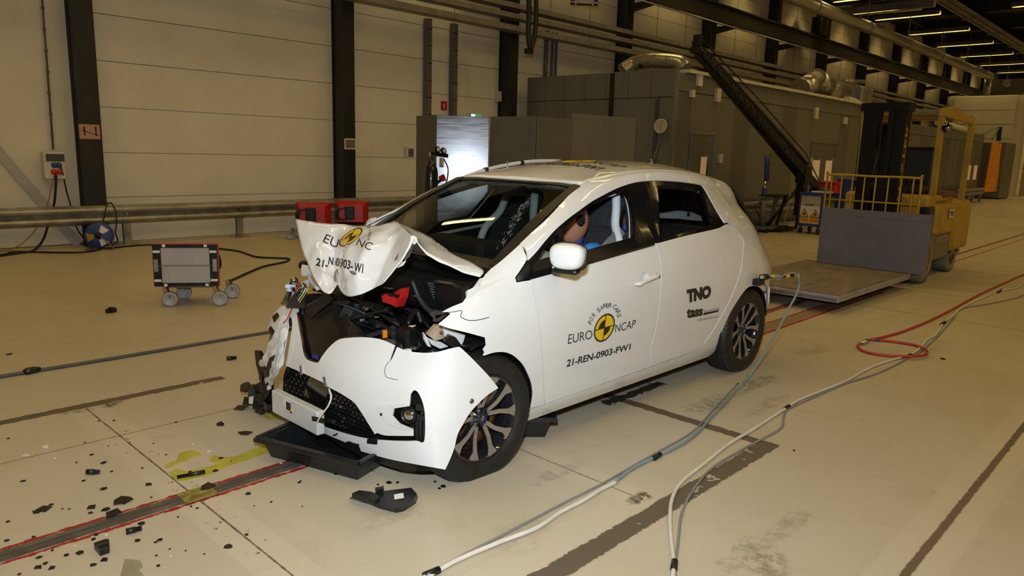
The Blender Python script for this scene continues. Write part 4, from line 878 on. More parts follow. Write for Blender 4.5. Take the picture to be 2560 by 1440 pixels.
def outline(*segs, n=5, gap=1.1):
    """corners between segments, smooth curves inside them (pixels)"""
    pts = []
    for sgm in segs:
        c = bez(sgm, n) if len(sgm) > 2 else [np.array(p, float) for p in sgm]
        pts += c if not pts or np.linalg.norm(pts[-1] - c[0]) > .5 else c[1:]
    if np.linalg.norm(pts[-1] - pts[0]) < .5: pts.pop()
    return shrink(pts, gap) if gap else pts
def insides(Q, poly):
    Q = np.asarray(Q, float).reshape(-1, 2); P = np.asarray(poly, float); R = np.roll(P, 1, 0); x, y = Q[:, :1], Q[:, 1:]
    c = ((P[:, 1] > y) != (R[:, 1] > y)); dy = np.where(P[:, 1] == R[:, 1], 1e-12, R[:, 1] - P[:, 1])
    return ((c & (x < (R[:, 0] - P[:, 0]) * (y - P[:, 1]) / dy + P[:, 0])).sum(1) % 2) == 1
def patch(surf, uv, name, mat, parent, thick=.012, holes=(), off=0.0, du=.05, dv=.05, sv=.15, mirror=False, side=1, jit=0.0, rim=True):
    """sheet cut out of a surface by an outline in surface coordinates, with real thickness"""
    K = np.array([1.0, sv]); loops = [np.asarray(uv) * K] + [np.asarray(h) * K for h in holes]
    vs, es = [], []
    for lp in loops:
        L = []
        for i in range(len(lp)):
            a, b = lp[i], lp[(i + 1) % len(lp)]; m = max(1, int(np.linalg.norm(b - a) / .03))
            L += [a + (b - a) * k / m for k in range(m)]
        b0 = len(vs); vs += L; es += [(b0 + i, b0 + (i + 1) % len(L)) for i in range(len(L))]
    nb = len(vs); bd = np.array(vs)
    lo = loops[0].min(0); hi = loops[0].max(0); gx = np.arange(lo[0] + du / 2, hi[0], du); gy = np.arange(lo[1] + dv / 2, hi[1], dv)
    G = np.stack(np.meshgrid(gx, gy, indexing='ij'), -1).reshape(-1, 2)
    if len(G):
        k = insides(G, loops[0])
        for h in loops[1:]: k &= ~insides(G, h)
        G = G[k]
    if len(G): vs += list(G[((G[:, None] - bd[None])**2).sum(-1).min(1) > (.42 * du)**2])
    r = delaunay_2d_cdt([Vector(v) for v in vs], es, [], 1, 1e-5)
    pv, fs = np.array([tuple(v) for v in r[0]]), [f for f in r[2]]
    cen = np.array([pv[list(f)].mean(0) for f in fs]); k = insides(cen, loops[0])
    for h in loops[1:]: k &= ~insides(cen, h)
    keep = [tuple(f) for f, z in zip(fs, k) if z]
    U, V = pv[:, 0], pv[:, 1] / sv
    P = surf.fn(U, V); N = surf.normal(U, V); N *= surf.sg
    if jit:
        rs = np.random.RandomState(len(pv)); P = P + N * (rs.rand(len(pv), 1) - .5) * jit
    P = P + N * off; Q = P - N * thick
    if mirror: P = P * np.array([1, -1, 1]) + np.array([0, 2 * YC, 0]); Q = Q * np.array([1, -1, 1]) + np.array([0, 2 * YC, 0])
    n = len(P); b = MB(); b.add(list(P), keep, True)
    if thick:
        b.add(list(Q), [tuple(reversed(f)) for f in keep], True)
        cnt = {}
        for f in keep:
            for i in range(len(f)):
                e = (f[i], f[(i + 1) % len(f)]); cnt[e] = 1
        rimf = [(e[1], e[0], e[0] + n, e[1] + n) for e in cnt if (e[1], e[0]) not in cnt]
        for f in rimf: b.f.append(f); b.sm.append(False)
    o = b.build(name, mat, parent)
    if thick:
        me = o.data; sh = me.attributes.get('sharp_edge') or me.attributes.new('sharp_edge', 'BOOLEAN', 'EDGE')
        rs_ = set()
        for f in rimf: rs_.add(tuple(sorted((f[0], f[1])))); rs_.add(tuple(sorted((f[2], f[3]))))
        for e in me.edges:
            if tuple(sorted(e.vertices)) in rs_: sh.data[e.index].value = True
    return o
# ================================================================ car root
car = thing('car', 'white five door hatchback with crushed front end and test stickers', 'car', (1.3, 0, 0))
def both(px_or_uv, name, mat, pl, pr, isuv=False, surf=None, **kw):
    """the same sheet on the near and the far side"""
    surf = surf or BS; uv = px_or_uv if isuv else surf.uv(px_or_uv)
    a = patch(surf, uv, name, mat, pl, **kw); b = patch(surf, uv, name, mat, pr, mirror=True, **kw)
    return a, b
# ---------------------------------------------------------------- traced lines of the near side
DLO_UP = [(1291, 696), (1320, 653), (1356, 611), (1387, 576), (1419, 548), (1450, 525), (1481, 503), (1512, 486), (1544, 470), (1575, 459), (1606, 453)]
DLO_UP2 = [(1606, 453), (1637, 451), (1669, 452), (1700, 454), (1731, 458), (1752, 462)]
DLO_RR = [(1752, 462), (1759, 467), (1775, 495), (1794, 529), (1811, 559)]
DLO_LO1 = [(1294, 703), (1330, 697), (1390, 681), (1450, 664), (1512, 646), (1575, 627), (1637, 609)]
DLO_LO2 = [(1637, 609), (1700, 592), (1750, 580), (1794, 570), (1811, 561)]
FD_FRONT = [(1330, 697), (1333, 704), (1335, 734), (1344, 790), (1353, 859), (1358, 930), (1361, 1013)]
FD_REAR = [(1637, 609), (1641, 612), (1650, 645), (1653, 682), (1650, 745), (1640, 820), (1628, 868), (1625, 918)]
RD_REAR = [(1811, 561), (1822, 560), (1840, 577), (1850, 589), (1859, 608), (1856, 636), (1850, 682), (1826, 745), (1799, 796), (1780, 828), (1758, 860)]
SILL_TOP1 = [(1361, 1013), (1490, 966), (1625, 918)]
SILL_TOP2 = [(1625, 918), (1690, 895), (1733, 878), (1758, 860)]
# doors
fd_o = outline(FD_FRONT, SILL_TOP1, FD_REAR[::-1], [(1637, 609), (1575, 627), (1512, 646), (1450, 664), (1390, 681), (1330, 697)])
rd_o = outline(FD_REAR, SILL_TOP2, RD_REAR[::-1], [(1811, 561), (1794, 570), (1750, 580), (1700, 592), (1637, 609)])
DISH = BS.uv([(1612, 697)])[0]; _dt = 1 / np.linalg.norm((BODY(DISH[0], DISH[1] + .01) - BODY(DISH[0], DISH[1] - .01)) / .02)
def dish_ring(r, n=28): return np.array([(DISH[0] + r * math.cos(2 * math.pi * k / n), DISH[1] + r * .95 * _dt * math.sin(2 * math.pi * k / n)) for k in range(n)])
fdl, fdr = both(fd_o, 'front_door', PAINT, car, car, thick=.02, holes=[dish_ring(.043)])
bw = MB(); rg = []
for r_, d_ in ((.0445, .0), (.041, .004), (.034, .011), (.022, .018), (.008, .021)):
    q = dish_ring(r_); P = BODY(q[:, 0], q[:, 1]); N = BS.normal(q[:, 0], q[:, 1]) * BS.sg; rg.append(P - N * d_)
bw.add([p for L_ in rg for p in L_], [(a * 28 + i, a * 28 + (i + 1) % 28, (a + 1) * 28 + (i + 1) % 28, (a + 1) * 28 + i) for a in range(4) for i in range(28)] + [tuple(4 * 28 + i for i in range(28))], True)
bw.build('handle_dish', PAINT, fdl, fix=False)
rdl, rdr = both(rd_o, 'rear_door', PAINT, car, car, thick=.02)
both(outline(FD_FRONT, SILL_TOP1, FD_REAR[::-1], [(1637, 609), (1450, 664), (1330, 697)], gap=6), 'door_card', DARKIN, fdl, fdr, thick=.03, off=-.05, du=.09, dv=.09)
both(outline(FD_REAR, SILL_TOP2, RD_REAR[::-1], [(1811, 561), (1700, 592), (1637, 609)], gap=6), 'door_card', DARKIN, rdl, rdr, thick=.03, off=-.05, du=.09, dv=.09)
# black window frames: front door with open glass, rear door with tinted pane
FG = outline([(1409, 641), (1480, 621), (1540, 604), (1588, 611)][:3] + [(1586, 592)], [(1586, 592), (1589, 570), (1586, 532), (1578, 497), (1566, 476)], [(1566, 476), (1540, 483), (1512, 496), (1481, 514), (1450, 536), (1425, 557), (1409, 573)], gap=0)
QG = outline([(1348, 650), (1398, 640)], [(1398, 640), (1398, 585)], [(1398, 585), (1380, 600), (1362, 622), (1348, 645)], gap=0)
fr_f = outline([(1291, 696), (1294, 703)], DLO_LO1[:-1] + [(1637, 609)], [(1637, 609), (1634, 560), (1628, 510), (1616, 465), (1606, 453)], DLO_UP[::-1], gap=.6)
fl_, fr_ = both(fr_f, 'window_frame', GLOSSB, fdl, fdr, thick=.03, off=-.004, holes=[BS.uv(FG), BS.uv(QG)], du=.04, dv=.04)
both(outline([(1346, 652), (1400, 641)], [(1400, 641), (1400, 582)], [(1400, 582), (1378, 600), (1346, 645)], gap=0), 'quarter_pane', TGLASS, fdl, fdr, thick=.004, off=-.022)
RG = outline([(1650, 599), (1700, 584), (1750, 570), (1780, 562)], [(1780, 562), (1772, 525), (1757, 478)], [(1757, 478), (1740, 470), (1700, 465), (1644, 463)], [(1644, 463), (1649, 520), (1650, 599)], gap=0)
fr_r = outline([(1637, 609), (1634, 560), (1628, 510), (1616, 465), (1606, 453)], DLO_UP2, DLO_RR, DLO_LO2[::-1], gap=.6)
both(fr_r, 'window_frame', GLOSSB, rdl, rdr, thick=.03, off=-.004, holes=[BS.uv(RG)], du=.04, dv=.04)
both(shrink(RG, -2), 'window_pane', TGLASS, rdl, rdr, thick=.004, off=-.022)
# front window left down on the near side; far side has its pane up
patch(BS, BS.uv(shrink(FG, -2)), 'window_pane', TGLASS, fdr, thick=.004, off=-.022, mirror=True)
for dl, sg in ((fdl, -1), (fdr, 1)):         # chrome weatherstrip line under the windows
    pts = [tuple(BODY(u, v) * np.array([1, -sg, 1]) + np.array([0, YC + sg * YC, 0])) for u, v in BS.uv(bez([(1408, 677), (1450, 664), (1512, 646), (1575, 628), (1634, 611)], 4))]
    MB().tube([(p[0], p[1] + sg * .004, p[2]) for p in pts], .006, 6).build('weatherstrip', SATINB, dl)
# fender, near side (torn) and far side
ARCH_F = [(1326, 1022), (1331, 991), (1330, 969), (1324, 947), (1309, 916), (1293, 898), (1276, 886), (1256, 881), (1233, 883), (1211, 890)]
fen = outline([(1300, 609), (1306, 614), (1319, 648)], [(1319, 648), (1305, 671), (1289, 694)], [(1289, 694), (1292, 705)], [(1292, 705), (1331, 699)], FD_FRONT[1:], [(1361, 1013), (1326, 1022)], ARCH_F, [(1211, 890), (1207, 890)], [(1207, 890), (1211, 882)], [(1211, 882), (1207, 874)], [(1207, 874), (1215, 863)], [(1215, 863), (1213, 845)],
              [(1213, 845), (1169, 833), (1121, 821), (1094, 810)], [(1094, 810), (1125, 784)], [(1125, 784), (1119, 781), (1101, 781)], [(1101, 781), (1127, 767), (1159, 754)], [(1159, 754), (1185, 738), (1198, 715), (1203, 702), (1211, 687)],
              [(1211, 687), (1227, 671), (1244, 658), (1269, 637), (1300, 609)], gap=1.0)
fe_l = patch(BS, BS.uv(fen), 'front_fender', PAINT, car, thick=.006)
fe_r = patch(BS, np.array([(.30, 6.2), (.31, 5.0), (.34, 4.0), (.37, 2.6), (.42, 1.05), (.34, 1.1), (.31, 2.0), (.22, 2.9), (.10, 3.3), (.13, 4.2), (.16, 5.2), (.20, 6.3), (.24, 6.95), (.33, 6.95)]), 'front_fender', PAINT, car, thick=.006, mirror=True)
# crack with a flap of torn plastic skin on the fender
crk = [tuple(BODY(u, v) + np.array([0, -.001, 0])) for u, v in BS.uv(bez([(1101, 781), (1130, 780), (1152, 776), (1154, 782), (1151, 790), (1160, 797), (1175, 801), (1200, 799), (1222, 793)], 3))]
MB().tube(crk, .0016, 5).build('crack', SATINB, fe_l)
# side frame: A pillar, roof rail, C pillar, rear quarter
ARCH_R = [(1808, 821), (1824, 785), (1845, 750), (1866, 722), (1882, 715), (1897, 717), (1910, 729)]
top_u = [(x, 7.0) for x in np.arange(.95, 2.86, .1)]
tailcut = [(2.90, 6.9), (2.97, 6.5), (2.99, 6.0), (3.02, 5.5), (3.06, 5.0), (3.10, 4.5), (3.08, 4.0), (3.03, 3.5), (2.95, 3.0)]
side_uv = np.vstack([BS.uv(outline([(1300, 609), (1338, 573), (1369, 545), (1400, 512), (1431, 479), (1447, 466)], gap=0)), top_u, tailcut,
                     BS.uv(bez([(1910, 729), (1897, 717), (1882, 715), (1866, 722), (1845, 750), (1824, 785), (1808, 821)], 5)), BS.uv([(1788, 843)]),
                     BS.uv(bez([(1760, 861), (1782, 829), (1801, 797), (1828, 746), (1852, 683), (1858, 637), (1861, 608), (1852, 588), (1841, 575), (1824, 558), (1813, 557)], 4)),
                     BS.uv(bez(DLO_RR[::-1][1:], 4)), BS.uv(bez(DLO_UP2[::-1][1:] , 3)), BS.uv(bez(DLO_UP[::-1][1:-2], 3)), BS.uv([(1321, 650), (1308, 616), (1302, 611)])])
both(side_uv, 'body_side', PAINT, car, car, isuv=True, thick=.01)
sill = outline([(1326, 1023), (1361, 1014), (1490, 967), (1625, 919), (1690, 896), (1733, 879), (1760, 861)], [(1760, 861), (1788, 843), (1808, 821)], [(1808, 821), (1798, 855), (1786, 880), (1767, 895)], [(1767, 895), (1592, 956), (1450, 1007), (1317, 1054)], [(1317, 1054), (1326, 1023)], gap=.8)
both(sill, 'sill', PAINT, car, car, thick=.012)
# inner structure closing the panel gaps
both(np.array([(.47, .4), (.45, 4.6), (1.38, 4.7), (2.42, 4.7), (2.30, 2.0), (2.25, .4)]), 'inner_panel', M('inner_grey', (.22, .22, .22), .6), car, car, isuv=True, thick=.004, off=-.026, du=.15, dv=.1)
# ---------------------------------------------------------------- roof
def roof_grid(x0, x1, nx, t0, ny):
    X = np.linspace(x0, x1, nx); T = np.concatenate([np.linspace(t0, 9, ny)]); L = BODY(*np.meshgrid(X, T, indexing='ij'))
    return np.concatenate([L, (L * np.array([1, -1, 1]) + np.array([0, 2 * YC, 0]))[:, -2::-1]], 1)
def grid_mesh(G, name, mat, parent, thick=.01):
    a, b_ = G.shape[:2]; n = a * b_; N = np.cross(np.gradient(G, axis=0), np.gradient(G, axis=1)); N /= np.linalg.norm(N, axis=-1)[..., None] + 1e-9
    N *= 1 if N[..., 2].mean() > 0 else -1
    P = list(G.reshape(-1, 3)) + list((G - N * thick).reshape(-1, 3)); f = []
    for i in range(a - 1):
        for j in range(b_ - 1):
            q = (i * b_ + j, i * b_ + j + 1, (i + 1) * b_ + j + 1, (i + 1) * b_ + j); f += [q, tuple(k + n for k in reversed(q))]
    m = MB().add(P, f, True)
    ed = [(i * b_, (i + 1) * b_) for i in range(a - 1)] + [((i + 1) * b_ - 1, (i + 2) * b_ - 1) for i in range(a - 1)] + [(j, j + 1) for j in range(b_ - 1)] + [((a - 1) * b_ + j, (a - 1) * b_ + j + 1) for j in range(b_ - 1)]
    for e in ed: m.f.append((e[0], e[1], e[1] + n, e[0] + n)); m.sm.append(False)
    return m.build(name, mat, parent)
roof = grid_mesh(roof_grid(.955, 2.86, 40, 7.02, 12), 'roof', PAINT, car)
liner = grid_mesh(roof_grid(1.0, 2.8, 12, 7.05, 6) - np.array([0, 0, .045]), 'headliner', M('headliner_grey', (0.30, 0.30, 0.29), .9, var=.05), car)
# tail: spoiler, tailgate with black window, rear bumper, lamps
R2 = roof_grid(2.87, 3.02, 4, 6.9, 10); R2[2:, :, 2] += np.array([.012, .022])[:, None]
grid_mesh(R2, 'roof_spoiler', PAINT, car, .03)
def tail_grid(zs, inset, xs, yw):
    G = []
    for z, x, w_ in zip(zs, xs, yw):
        yy = np.linspace(-1, 1, 15); G.append(np.stack([x - inset - .10 * np.abs(yy)**2.5, YC + yy * (w_ - .075), np.full(15, z)], -1))
    return np.array(G)
grid_mesh(tail_grid([1.30, 1.2, 1.1, 1.0, .94], .0, [2.98, 3.06, 3.12, 3.17, 3.19], [.50, .55, .59, .62, .64]), 'rear_window', GLOSSB, car, .01)
grid_mesh(tail_grid([.935, .85, .75, .65, .60], .0, [3.20, 3.23, 3.24, 3.23, 3.22], [.63, .66, .67, .67, .67]), 'tailgate', PAINT, car, .02)
grid_mesh(tail_grid([.60, .52, .42, .32, .24, .17], .0, [3.24, 3.27, 3.28, 3.26, 3.22, 3.15], [.70, .72, .72, .70, .66, .60]), 'rear_bumper', PAINT, car, .02)
tl_ = [at(*p, 'y', -.70) for p in ((1874, 588), (1884, 591), (1896, 606), (1908, 630), (1911, 648), (1904, 660), (1896, 646), (1886, 618))]
MB().prism(tl_, (-.03, .09, .0)).build('tail_lamp', REDL, car); MB().prism([Vector((p.x, 2 * YC - p.y, p.z)) for p in tl_], (-.03, -.09, .0)).build('tail_lamp', REDL, car)
# ---------------------------------------------------------------- windscreen
def ws(u, v):
    u = np.asarray(u, float); v = np.asarray(v, float)
    yb = YC + .600 * u; xb = .145 + .06 * u**2; zb = .985 - .018 * u**2
    yt = YC + .492 * u; xt = .972 - .035 * u**2; zt = 1.356 - .012 * u**4
    b = .028 * np.sin(np.pi * v) * (1 - .4 * u**2)
    return np.stack([xb + (xt - xb) * v - b * .4, yb + (yt - yb) * v, zb + (zt - zb) * v + b], -1)
UG, VG = np.linspace(-1, 1, 25), np.linspace(0, 1, 16)
wsc = grid_mesh(ws(*np.meshgrid(UG, VG, indexing='ij')), 'windscreen', WGLASS, car, .005)
for uu in ((-1.045, -.93), (.93, 1.045)):
    fr = MB()
    A = ws(*np.meshgrid(np.array(uu), VG, indexing='ij')) + np.array([-.004, 0, .007])
    for j in range(15): fr.add([A[0, j], A[1, j], A[1, j + 1], A[0, j + 1], A[0, j] - np.array([0, 0, .012]), A[1, j] - np.array([0, 0, .012]), A[1, j + 1] - np.array([0, 0, .012]), A[0, j + 1] - np.array([0, 0, .012])], [(0, 1, 2, 3), (7, 6, 5, 4), (0, 4, 5, 1), (2, 6, 7, 3), (1, 5, 6, 2), (3, 7, 4, 0)])
    fr.build('windscreen_trim', SATINB, wsc)
A = ws(*np.meshgrid(UG, np.array([.955, 1.0]), indexing='ij')) + np.array([-.002, 0, .003])
grid_mesh(A, 'header_band', SATINB, wsc, .004)
grid_mesh(ws(*np.meshgrid(UG, np.array([-.06, .05]), indexing='ij')) + np.array([-.002, 0, .003]), 'cowl_band', SATINB, wsc, .01)
# star-shaped cracks low on the near side of the glass
rs = random.Random(3); ck = MB()
for k in range(120):
    t = rs.random()**.8; u0 = -.90 + .26 * t + rs.gauss(0, .018); v0 = .16 + .50 * t + rs.gauss(0, .03); a = rs.choice([.9, 2.2, rs.uniform(0, 3.1)]); L = rs.uniform(.008, .034)
    u1, v1 = u0 + L * math.cos(a), v0 + L * 1.3 * math.sin(a)
    ck.tube([ws(q, w_) + np.array([-.003, 0, .004]) for q, w_ in ((u0, v0), ((u0 + u1) / 2 + rs.uniform(-.004, .004), (v0 + v1) / 2), (u1, v1))], rs.choice([.0006, .0008, .0012]), 3)
o = ck.build('crack_web', M('cracked_glass', (0.20, 0.25, 0.24), .2, var=.6, sc=60), wsc); o['kind'] = 'stuff'
# ---------------------------------------------------------------- underbody and engine bay tub
MB().rbox((.0, -.70, .17), (3.05, .55, .30), .03).build('underbody', SATINB, car)
MB().box((.16, -.70, .30), (.22, .55, .96)).build('firewall', SATINB, car)
MB().rbox((.2, -.72, .28), (2.7, .57, .36), .02).build('cabin_floor', DARKIN, car)
# ================================================================ wheels
def wheel(name_loc, camber=0.0, steer=0.0, flat=0.0, side=-1):
    """wheel with its axis along y, outer face towards -y (side=-1)"""
    x, y, z = name_loc
    R, Wd = .312, .195
    Q = Matrix.Translation((x, y, z)) @ Matrix.Rotation(steer, 4, 'Z') @ Matrix.Rotation(camber, 4, 'X')
    if side > 0: Q = Q @ Matrix.Rotation(math.pi, 4, 'Z')
    Y = Matrix.Rotation(math.pi / 2, 4, 'X')          # lathe z axis -> -y (outer)
    prof = [(.212, .085), (.222, .092), (.245, .0985), (.275, .0995), (.294, .092), (.305, .076), (.311, .055), (.312, .052), (.304, .050), (.304, .044), (.3125, .042), (.3135, .018), (.305, .016), (.305, .010), (.3135, .008), (.3135, -.008), (.305, -.010), (.305, -.016), (.3135, -.018), (.3125, -.042), (.304, -.044), (.304, -.050), (.312, -.052), (.305, -.076), (.29, -.094), (.25, -.0985), (.212, -.085)]
    b = MB().lathe(prof, 72, Y)
    vs = []
    for v in b.v:
        v = Vector(v)
        if flat and v.z < -.12:
            k = (-.12 - v.z) / .2; lim = -z + .001 if not camber else -z + .001
            v.y -= (0.012 if v.y < 0 else -.02) * flat * max(0, min(1, k)) ; v.x *= 1 + .22 * flat * k * k
        w_ = Q @ v
        if w_.z < .001: w_.z = .001
        vs.append(tuple(w_))
    b.v = vs
    ty = b.build('tyre', TYRE, car)
    tr = MB()                                            # sipes across the shoulder
    for k in range(64):
        a = 2 * math.pi * k / 64
        for sgn in (-1, 1):
            c = Vector((.3115 * math.cos(a), sgn * .062, .3115 * math.sin(a))); d = Vector((.301 * math.cos(a + .03), sgn * .088, .301 * math.sin(a + .03)))
            if (Q @ c).z > .03 and not (x < .05 and y < 0 and (Q @ c).x < -.05 and sgn < 0): tr.beam(Q @ c, Q @ d, .005, .004)
    o = tr.build('tread_block', SATINB, ty); o['kind'] = 'stuff'
    rim = MB().lathe([(.212, .088), (.206, .092), (.198, .085), (.186, .04), (.182, -.08), (.20, -.085), (.212, -.085)], 48, Q @ Y).build('rim', RIMB, car)
    MB().lathe([(.06, .02), (.15, .015), (.15, -.005), (.06, -.01)], 36, Q @ Y, closed=True).build('brake_disc', RUST, car)
    MB().lathe([(.0, -.02), (.19, -.02), (.19, -.05), (0, -.05)], 24, Q @ Y).build('brake_backplate', RUST, car)
    MB().cbox((.09, .01, .10), (.10, .06, .09), Q).build('brake_caliper', GREYM, car)
    # ten spokes: alternating pairs leaning to the rim
    for k in range(5):
        for sgn in (-1, 1):
            a0 = 2 * math.pi * k / 5 + .32; da = sgn * .30
            def P(r, a, d): return Vector((r * math.cos(a), -d, r * math.sin(a)))
            ai, ao = a0 + sgn * .16, a0 + sgn * .33
            fr_ = [P(.048, ai - .20, .062), P(.048, ai + .20, .062), P(.11, (ai * .55 + ao * .45) + .10, .074), P(.165, ao + .085, .083), P(.204, ao + .155, .088), P(.206, ao + .0, .089), P(.204, ao - .155, .088), P(.165, ao - .075, .083), P(.11, (ai * .55 + ao * .45) - .10, .074)]
            sp = MB().prism([Q @ p for p in fr_], (Q.to_3x3() @ Vector((0, .004, 0)))).build('spoke', ALU, rim)
            bk = [Q @ (p + Vector((0, .004, 0))) for p in fr_]; bb = []
            for i, p in enumerate(fr_):
                c = sum(fr_, Vector()) / len(fr_); bb.append(Q @ (p + (c - p) * .06 + Vector((0, .035, 0))))
            n = len(fr_); MB().add(bk + bb, [(i, (i + 1) % n, (i + 1) % n + n, i + n) for i in range(n)] + [tuple(range(n, 2 * n))]).build('spoke_flank', RIMB, rim)
    MB().lathe([(.0, .075), (.026, .076), (.028, .066), (.062, .060), (.066, .03), (.0, .03)], 28, Q @ Y).build('hub', RIMB, rim)
    MB().lathe([(.0248, .0762), (.0278, .0772), (.0285, .072), (.0248, .072)], 28, Q @ Y, closed=True).build('cap_ring', BLUEC, rim)
    dm = lambda k: [(0, -.0785, .017 * k), (.0105 * k, -.0785, 0), (0, -.0785, -.017 * k), (-.0105 * k, -.0785, 0)]
    A, B_ = dm(1), dm(.45); lg = MB()
    lg.add([Q @ Vector(p) for p in A + B_], [(i, (i + 1) % 4, (i + 1) % 4 + 4, i + 4) for i in range(4)]); lg.build('cap_emblem', CHROME, rim)
    for k in range(4):
        a = 2 * math.pi * k / 4 + .5; c = Vector((.045 * math.cos(a), -.062, .045 * math.sin(a)))
        MB().cyl(Q @ c, Q @ (c + Vector((0, -.012, 0))), .008, 6).build('wheel_bolt', GREYM, rim)
    return ty
wheel((0.0, -.738, .283), flat=1.0, camber=.0, steer=-.05)
wheel((2.588, -.755, .300))
wheel((0.10, .53, .290), side=1, flat=.5)
wheel((2.588, .605, .300), side=1)
# wheel arch liners
for sg in (-1, 1):
    for xc, zc, rr, front in ((.03, .30, .338, 1), (2.60, .31, .345, 0)):
        b = MB(); n = 18
        lo_, hi_ = (-12, 108 if sg < 0 else 80) if front else (-15, 195)
        for k in range(n):
            a0, a1 = math.radians(lo_ + (hi_ - lo_) * k / n), math.radians(lo_ + (hi_ - lo_) * (k + 1) / n)
            yo = .80 if front else .825
            yo = yo - .03 * (k < 2)
            f = [(xc + rr * math.cos(a), sg * y + (-.15 if sg > 0 else 0), zc + rr * math.sin(a)) for a, y in ((a0, yo), (a1, yo), (a1, .50), (a0, .50))]
            g = [(xc + (rr + .012) * math.cos(a), sg * y + (-.15 if sg > 0 else 0), zc + (rr + .012) * math.sin(a)) for a, y in ((a0, yo), (a1, yo), (a1, .50), (a0, .50))]
            b.add(f + g, [(0, 1, 2, 3), (7, 6, 5, 4), (0, 4, 5, 1), (2, 6, 7, 3)])
        b.build('wheel_arch_liner', SATINB, car)
        MB().box((xc - (.2 if front else .34), sg * .50 - .01, .2), (xc + .34, sg * .50 + .01, .64)).build('wheel_well_wall', SATINB, car)
# torn front half of the near liner, hanging forward
MB().prism([at(*p, 'y', -.72) for p in ((1150, 842), (1215, 846), (1222, 866), (1214, 890), (1230, 905), (1200, 925), (1160, 880))], (0, .02, .004)).build('torn_arch_liner', SATINB, car)
# ================================================================ front bumper remains
V_L = [(742, 785), (753, 847), (762, 891), (777, 903), (795, 907)]
V_R = [(795, 907), (807, 888), (824, 867), (845, 850), (866, 845), (907, 843), (951, 848), (987, 863)]
LAMP_E = [(993, 867), (1009, 874), (1034, 880), (1065, 882), (1096, 879), (1127, 871), (1148, 867)]
ARC_B = [(1246, 970), (1220, 987), (1198, 1007), (1176, 1031), (1158, 1060), (1144, 1087), (1136, 1120), (1124, 1151), (1113, 1174)]
FOG = [[(1054, 1108), (1061, 1100), (1063, 1065), (1060, 1019), (1047, 984), (1035, 976), (1026, 986)], [(1026, 986), (1024, 1010)], [(1024, 1010), (982, 1019)], [(982, 1019), (979, 1041), (997, 1060), (1033, 1074)], [(1033, 1074), (1033, 1090)]]
cover = outline(V_L, V_R, [(987, 863), (973, 903)], [(973, 903), (978, 900), (993, 867)], LAMP_E, [(1148, 867), (1157, 874), (1182, 898), (1222, 940), (1246, 970)], ARC_B,
                [(1113, 1174), (1029, 1159), (966, 1146), (902, 1128)], [(902, 1128), (897, 1116), (880, 1113)], [(880, 1113), (830, 1092), (788, 1074)], [(788, 1074), (787, 1060)],
                [(787, 1060), (850, 1081), (900, 1094), (936, 1099), (980, 1102), (1020, 1103), (1041, 1103), (1054, 1108)], *FOG, [(1033, 1090), (966, 1089), (944, 1083), (937, 1086)],
                [(937, 1086), (910, 1042), (890, 1012), (877, 1000), (845, 980), (820, 967), (807, 956)], [(807, 956), (760, 934), (714, 914)], [(714, 914), (722, 870), (730, 817), (728, 790)], [(728, 790), (742, 785)], gap=0)
bump = patch(FS, FS.uv(cover), 'front_bumper', PAINT, car, thick=.006, du=.035, dv=.035, sv=1.0)
def fpatch(px, name, mat, off, parent=None, thick=.004, du=.04, jit=0.0, gap=0, smooth=False):
    return patch(FS, FS.uv(outline(px, gap=gap) if smooth else shrink(px, gap)), name, mat, parent or car, thick=thick, off=off, du=du, dv=du, sv=1.0, jit=jit)
# far corner of the bumper and the torn hanging strip
fpatch([(743, 768), (722, 764), (700, 765), (683, 783), (667, 808), (662, 818), (683, 846), (690, 841), (697, 829), (716, 795), (729, 789), (743, 784)], 'bumper_corner', PAINT, -.004, thick=.006)
fpatch([(660, 818), (657, 830), (655, 862), (656, 898), (661, 905), (672, 885), (684, 848)], 'fog_lamp_recess', GLOSSB, -.03)
fpatch([(727, 795), (731, 817), (724, 870), (712, 912), (701, 938), (689, 959), (674, 988), (662, 1004), (648, 1022), (639, 1021), (650, 1000), (660, 985), (668, 955), (675, 930), (677, 917), (667, 915), (657, 913), (656, 906), (664, 897), (671, 884), (680, 860), (689, 841), (692, 834), (698, 828), (708, 815), (712, 800), (719, 792)], 'torn_bumper_strip', PAINT, .018, thick=.004, du=.03, jit=.02)
fpatch([(720, 800), (727, 830), (718, 875), (705, 915), (697, 930), (692, 910), (700, 880), (708, 845), (712, 812)], 'torn_bumper_rib', INNERW, .032, thick=.008, du=.025, jit=.018)
fpatch([(690, 893), (703, 886), (694, 912), (683, 935), (681, 918)], 'torn_bumper_gap', SATINB, .036, thick=.003, du=.03)
for px in ([(692, 829), (697, 822), (705, 833), (700, 843)], [(682, 921), (693, 921), (692, 936), (684, 938)], [(700, 800), (712, 790), (716, 797), (704, 812)]):
    fpatch(px, 'plastic_scrap', SATINB, .05, thick=.006)
